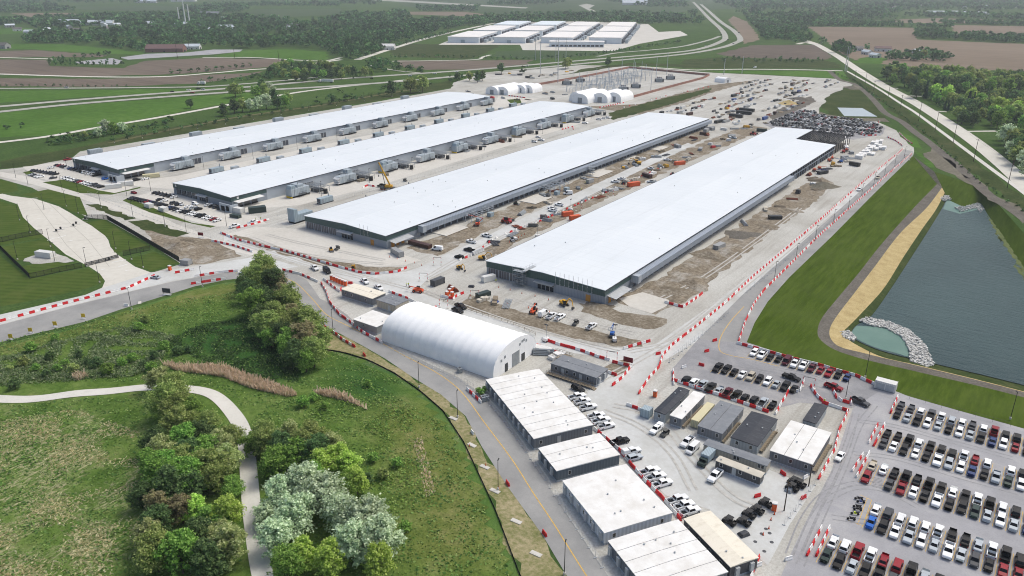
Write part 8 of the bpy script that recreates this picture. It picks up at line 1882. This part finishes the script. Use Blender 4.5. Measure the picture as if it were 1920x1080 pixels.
# ================================================================== SMALL GROUND DETAIL
simple('joint_grey', S(166,163,154), 0.95, 0.0, 0.1, 0.8, False); simple('tyre_mark', S(150,150,151), 0.95, 0.0, 0.2, 0.8, False); simple('tyre_mark_yard', S(180,178,172), 0.95, 0.0, 0.2, 0.8, False); simple('tyre_mark_pale', S(186,184,180), 0.95, 0.0, 0.15, 0.8, False)
MK = [0]
def marks(parent, px, z, m, gauge=1.7, w_=0.4):
    P = smoothline(GL(px), 6)
    for s in (-1, 1):
        MK[0] += 1; Q = []
        for i, p in enumerate(P):
            d = (P[min(i + 1, len(P) - 1)] - P[max(i - 1, 0)]).normalized(); Q.append(p + Vector((-d.y, d.x, 0)) * s * gauge / 2)
        strip('tyre_mark', Q, w_, z + 0.0012 * (MK[0] % 30), m, parent=parent, sm=1)
SY = bpy.data.objects['site_yard']
for px in ([(1480,1040),(1510,970),(1550,925),(1620,905),(1680,925)], [(1490,1050),(1530,960),(1565,890),(1590,830),(1605,775)], [(1500,1060),(1545,955),(1580,880),(1610,800),(1640,760)], [(1545,940),(1600,915),(1660,920),(1720,950)], [(1610,790),(1680,800),(1790,830),(1900,860)], [(1600,850),(1680,860),(1800,895),(1910,925)], [(1560,970),(1650,985),(1780,1030)], [(1450,690),(1520,705),(1590,735),(1620,765)], [(1330,690),(1400,690),(1470,705),(1540,730)]):
    marks(LOT if px[0][1] > 740 else ULOT, px, 0.076, 'tyre_mark')
for px in ([(1130,770),(1200,800),(1260,850),(1300,920)], [(1150,760),(1230,780),(1290,850),(1370,930),(1440,960)], [(1110,720),(1170,690),(1240,650),(1320,590),(1400,520)], [(1180,660),(1260,640),(1340,580),(1440,500),(1560,400)], [(780,540),(860,570),(960,605),(1080,640),(1160,660)], [(800,520),(860,485),(940,445),(1040,400),(1150,350)], [(430,450),(520,478),(620,508),(720,530),(800,550)], [(460,455),(560,480),(660,512),(760,540)], [(1240,560),(1320,520),(1420,450),(1500,390)], [(960,560),(1040,585),(1120,610),(1190,625)], [(500,440),(560,455),(640,472),(720,488)], [(470,445),(540,470),(640,488),(720,495)]):
    marks(SY, px, 0.078, 'tyre_mark_yard', 2.0, 0.7)
# gate road: stop bars, arrows, slab joints
GR = bpy.data.objects['gate_road']
for k, px in enumerate(([(210,492),(236,487)], [(222,500),(240,495)], [(85,452),(104,446)], [(108,446),(124,441)], [(60,372),(72,371)], [(130,452),(137,450)], [(70,410),(75,409)], [(95,395),(100,394)], [(190,506),(197,504)], [(235,508),(241,506)])): strip('road_marking', GL(px), 0.7, 0.041 + 0.0006 * k, 'white_paint', parent=GR, sm=1)
for k, px in enumerate(([(40,396),(110,389)], [(70,425),(165,415)], [(110,455),(205,445)], [(150,485),(222,472)], [(60,372),(125,460),(165,498)], [(90,380),(165,450),(205,500)])): strip('slab_joint', GL(px), 0.22, 0.0345 + 0.0007 * k, 'joint_grey', parent=GR, sm=1)
for k, (px, py, a) in enumerate(((106,434,30),(114,430,30),(138,424,30),(143,420,30),(160,411,30),(205,488,20))):
    q = G(px, py); th = thing('gate_arm', 'gate control post with white arm on the gate road, %s from left' % nth(k + 1), 'gate', (q.x, q.y, 0.04), R(a), 'gate control posts')
    MB().box(-0.35, 0.35, -0.3, 0.3, 0, 1.3).build('cabinet', 'fence_black', th); MB().bar((0, 0, 1.1), (4.2, 0, 1.2), 0.09).build('arm', 'white_plain', th); MB().box(-1.6, 1.6, -0.6, 0.6, 0, 0.14).build('island', 'concrete', th)
# yellow outline of the motorcycle bay
for px in ([(1612,928),(1634,938)], [(1634,938),(1618,986)], [(1618,986),(1590,976)], [(1626,934),(1608,984)]): strip('stall_line', GL(px), 0.15, 0.0712 + 0.0009 * (px[0][0] % 4), 'yellow_paint', parent=LOT, sm=1)
# cones and slim delineator posts
simple('cone_orange', S(226,92,40), 0.6)
CONE = [MB().box(-0.2, 0.2, -0.2, 0.2, 0, 0.05).mesh('base', 'black_rubber'), MB().bar((0, 0, 0.05), (0, 0, 0.9), 0.17, 8, 0.05).mesh('cone_body', 'cone_orange')]
def cones(px, step, zone):
    for k, (p, d) in enumerate(resample(GL(px), step)):
        th = thing('traffic_cone', 'orange traffic cone %s, %s along' % (zone, nth(k + 1)), 'cone', (p.x + RND.uniform(-0.5, 0.5), p.y + RND.uniform(-0.5, 0.5), 0.06), 0, 'cones ' + zone)
        for me in CONE: ob(me.name.split('.')[0], me, th)
cones([(935,540),(990,553),(1040,566)], 6, 'on the strip before the nearest hall'); cones([(950,572),(1000,580),(1060,592)], 9, 'along the parked vehicles by the nearest hall'); cones([(730,482),(770,492),(800,500)], 5, 'at the third hall corner'); cones([(1455,965),(1440,985),(1430,1010)], 3, 'by the yard manholes'); cones([(880,835),(905,870),(960,960)], 11, 'on the verge beside the slabs'); cones([(955,455),(985,440)], 3, 'in the dirt left of the nearest hall')
# manholes in the yard corner and inlet grates
MAN = MB().bar((0, 0, 0), (0, 0, 0.03), 0.45, 14).mesh('manhole', 'steel_dark')
for k, (px, py) in enumerate(((1436,992),(1428,1001),(1416,1016),(1447,1017),(1433,1034),(1443,1000))):
    q = G(px, py); o = ob('manhole_cover', MAN, None, (q.x, q.y, 0.056)); tag(o, 'dark round manhole cover in the yard corner, %s from left' % nth(k + 1), 'manhole', 'manholes in the yard corner')
for k, (px, py, mt) in enumerate(((929,566,'container_blue'), (884,538,'steel_dark'), (1332,985,'steel_grey'), (1394,1003,'steel_dark'), (1480,920,'steel_grey'))):
    q = G(px, py); o = MB().hexa([(-1.4, -1, 0), (1.4, -1, 0), (1.3, 1, 0), (-1.3, 1, 0)], [(-1.0, -0.7, 0.9), (0.9, -0.7, 1.0), (0.9, 0.6, 0.8), (-0.9, 0.6, 0.7)]).build('covered_load', mt, None, (q.x, q.y, 0.06), R(20 * k), bevel=0.1); tag(o, '%s load left on the site ground, %s from left' % (('blue tarpaulin covered' if k == 0 else 'grey strapped'), nth(k + 1)), 'load')
# planter bush and air units at the near end of the ten-module office
for k, (px, py) in enumerate(((897,738),(903,741),(908,736))):
    q = G(px, py); tree(q.x, q.y, 2.2, 'green', 'green bush in the planter by the ten-module office, %s from left' % nth(k + 1), 'planter bushes', 1, 0.05, 1.3, 'shrub')
for k, (px, py) in enumerate(((862,698),(906,752),(913,750))):
    q = G(px, py); th = thing('air_conditioner', 'grey outdoor air unit by the road fence, %s from left' % nth(k + 1), 'air unit', (q.x, q.y, 0.05), R(-31), 'outdoor air units'); MB().box(-0.9, 0.9, -0.6, 0.6, 0.1, 1.6).build('casing', 'steel_grey', th); MB().bar((0, 0, 1.6), (0, 0, 1.66), 0.45, 10).build('fan_guard', 'steel_dark', th)
# ================================================================== HAZE
mh = bpy.data.materials.new('haze'); mh.use_nodes = True; th = mh.node_tree; th.nodes.clear()
vo = th.nodes.new('ShaderNodeVolumePrincipled'); oo = th.nodes.new('ShaderNodeOutputMaterial')
vo.inputs['Color'].default_value = (0.86, 0.93, 1.0, 1); vo.inputs['Density'].default_value = 0.0001; vo.inputs['Anisotropy'].default_value = 0.2
th.links.new(vo.outputs[0], oo.inputs['Volume'])
hz = MB().box(-6600, 2700, -800, 7300, -7.0, 132.0).build('haze', mh); kind(hz, 'stuff')
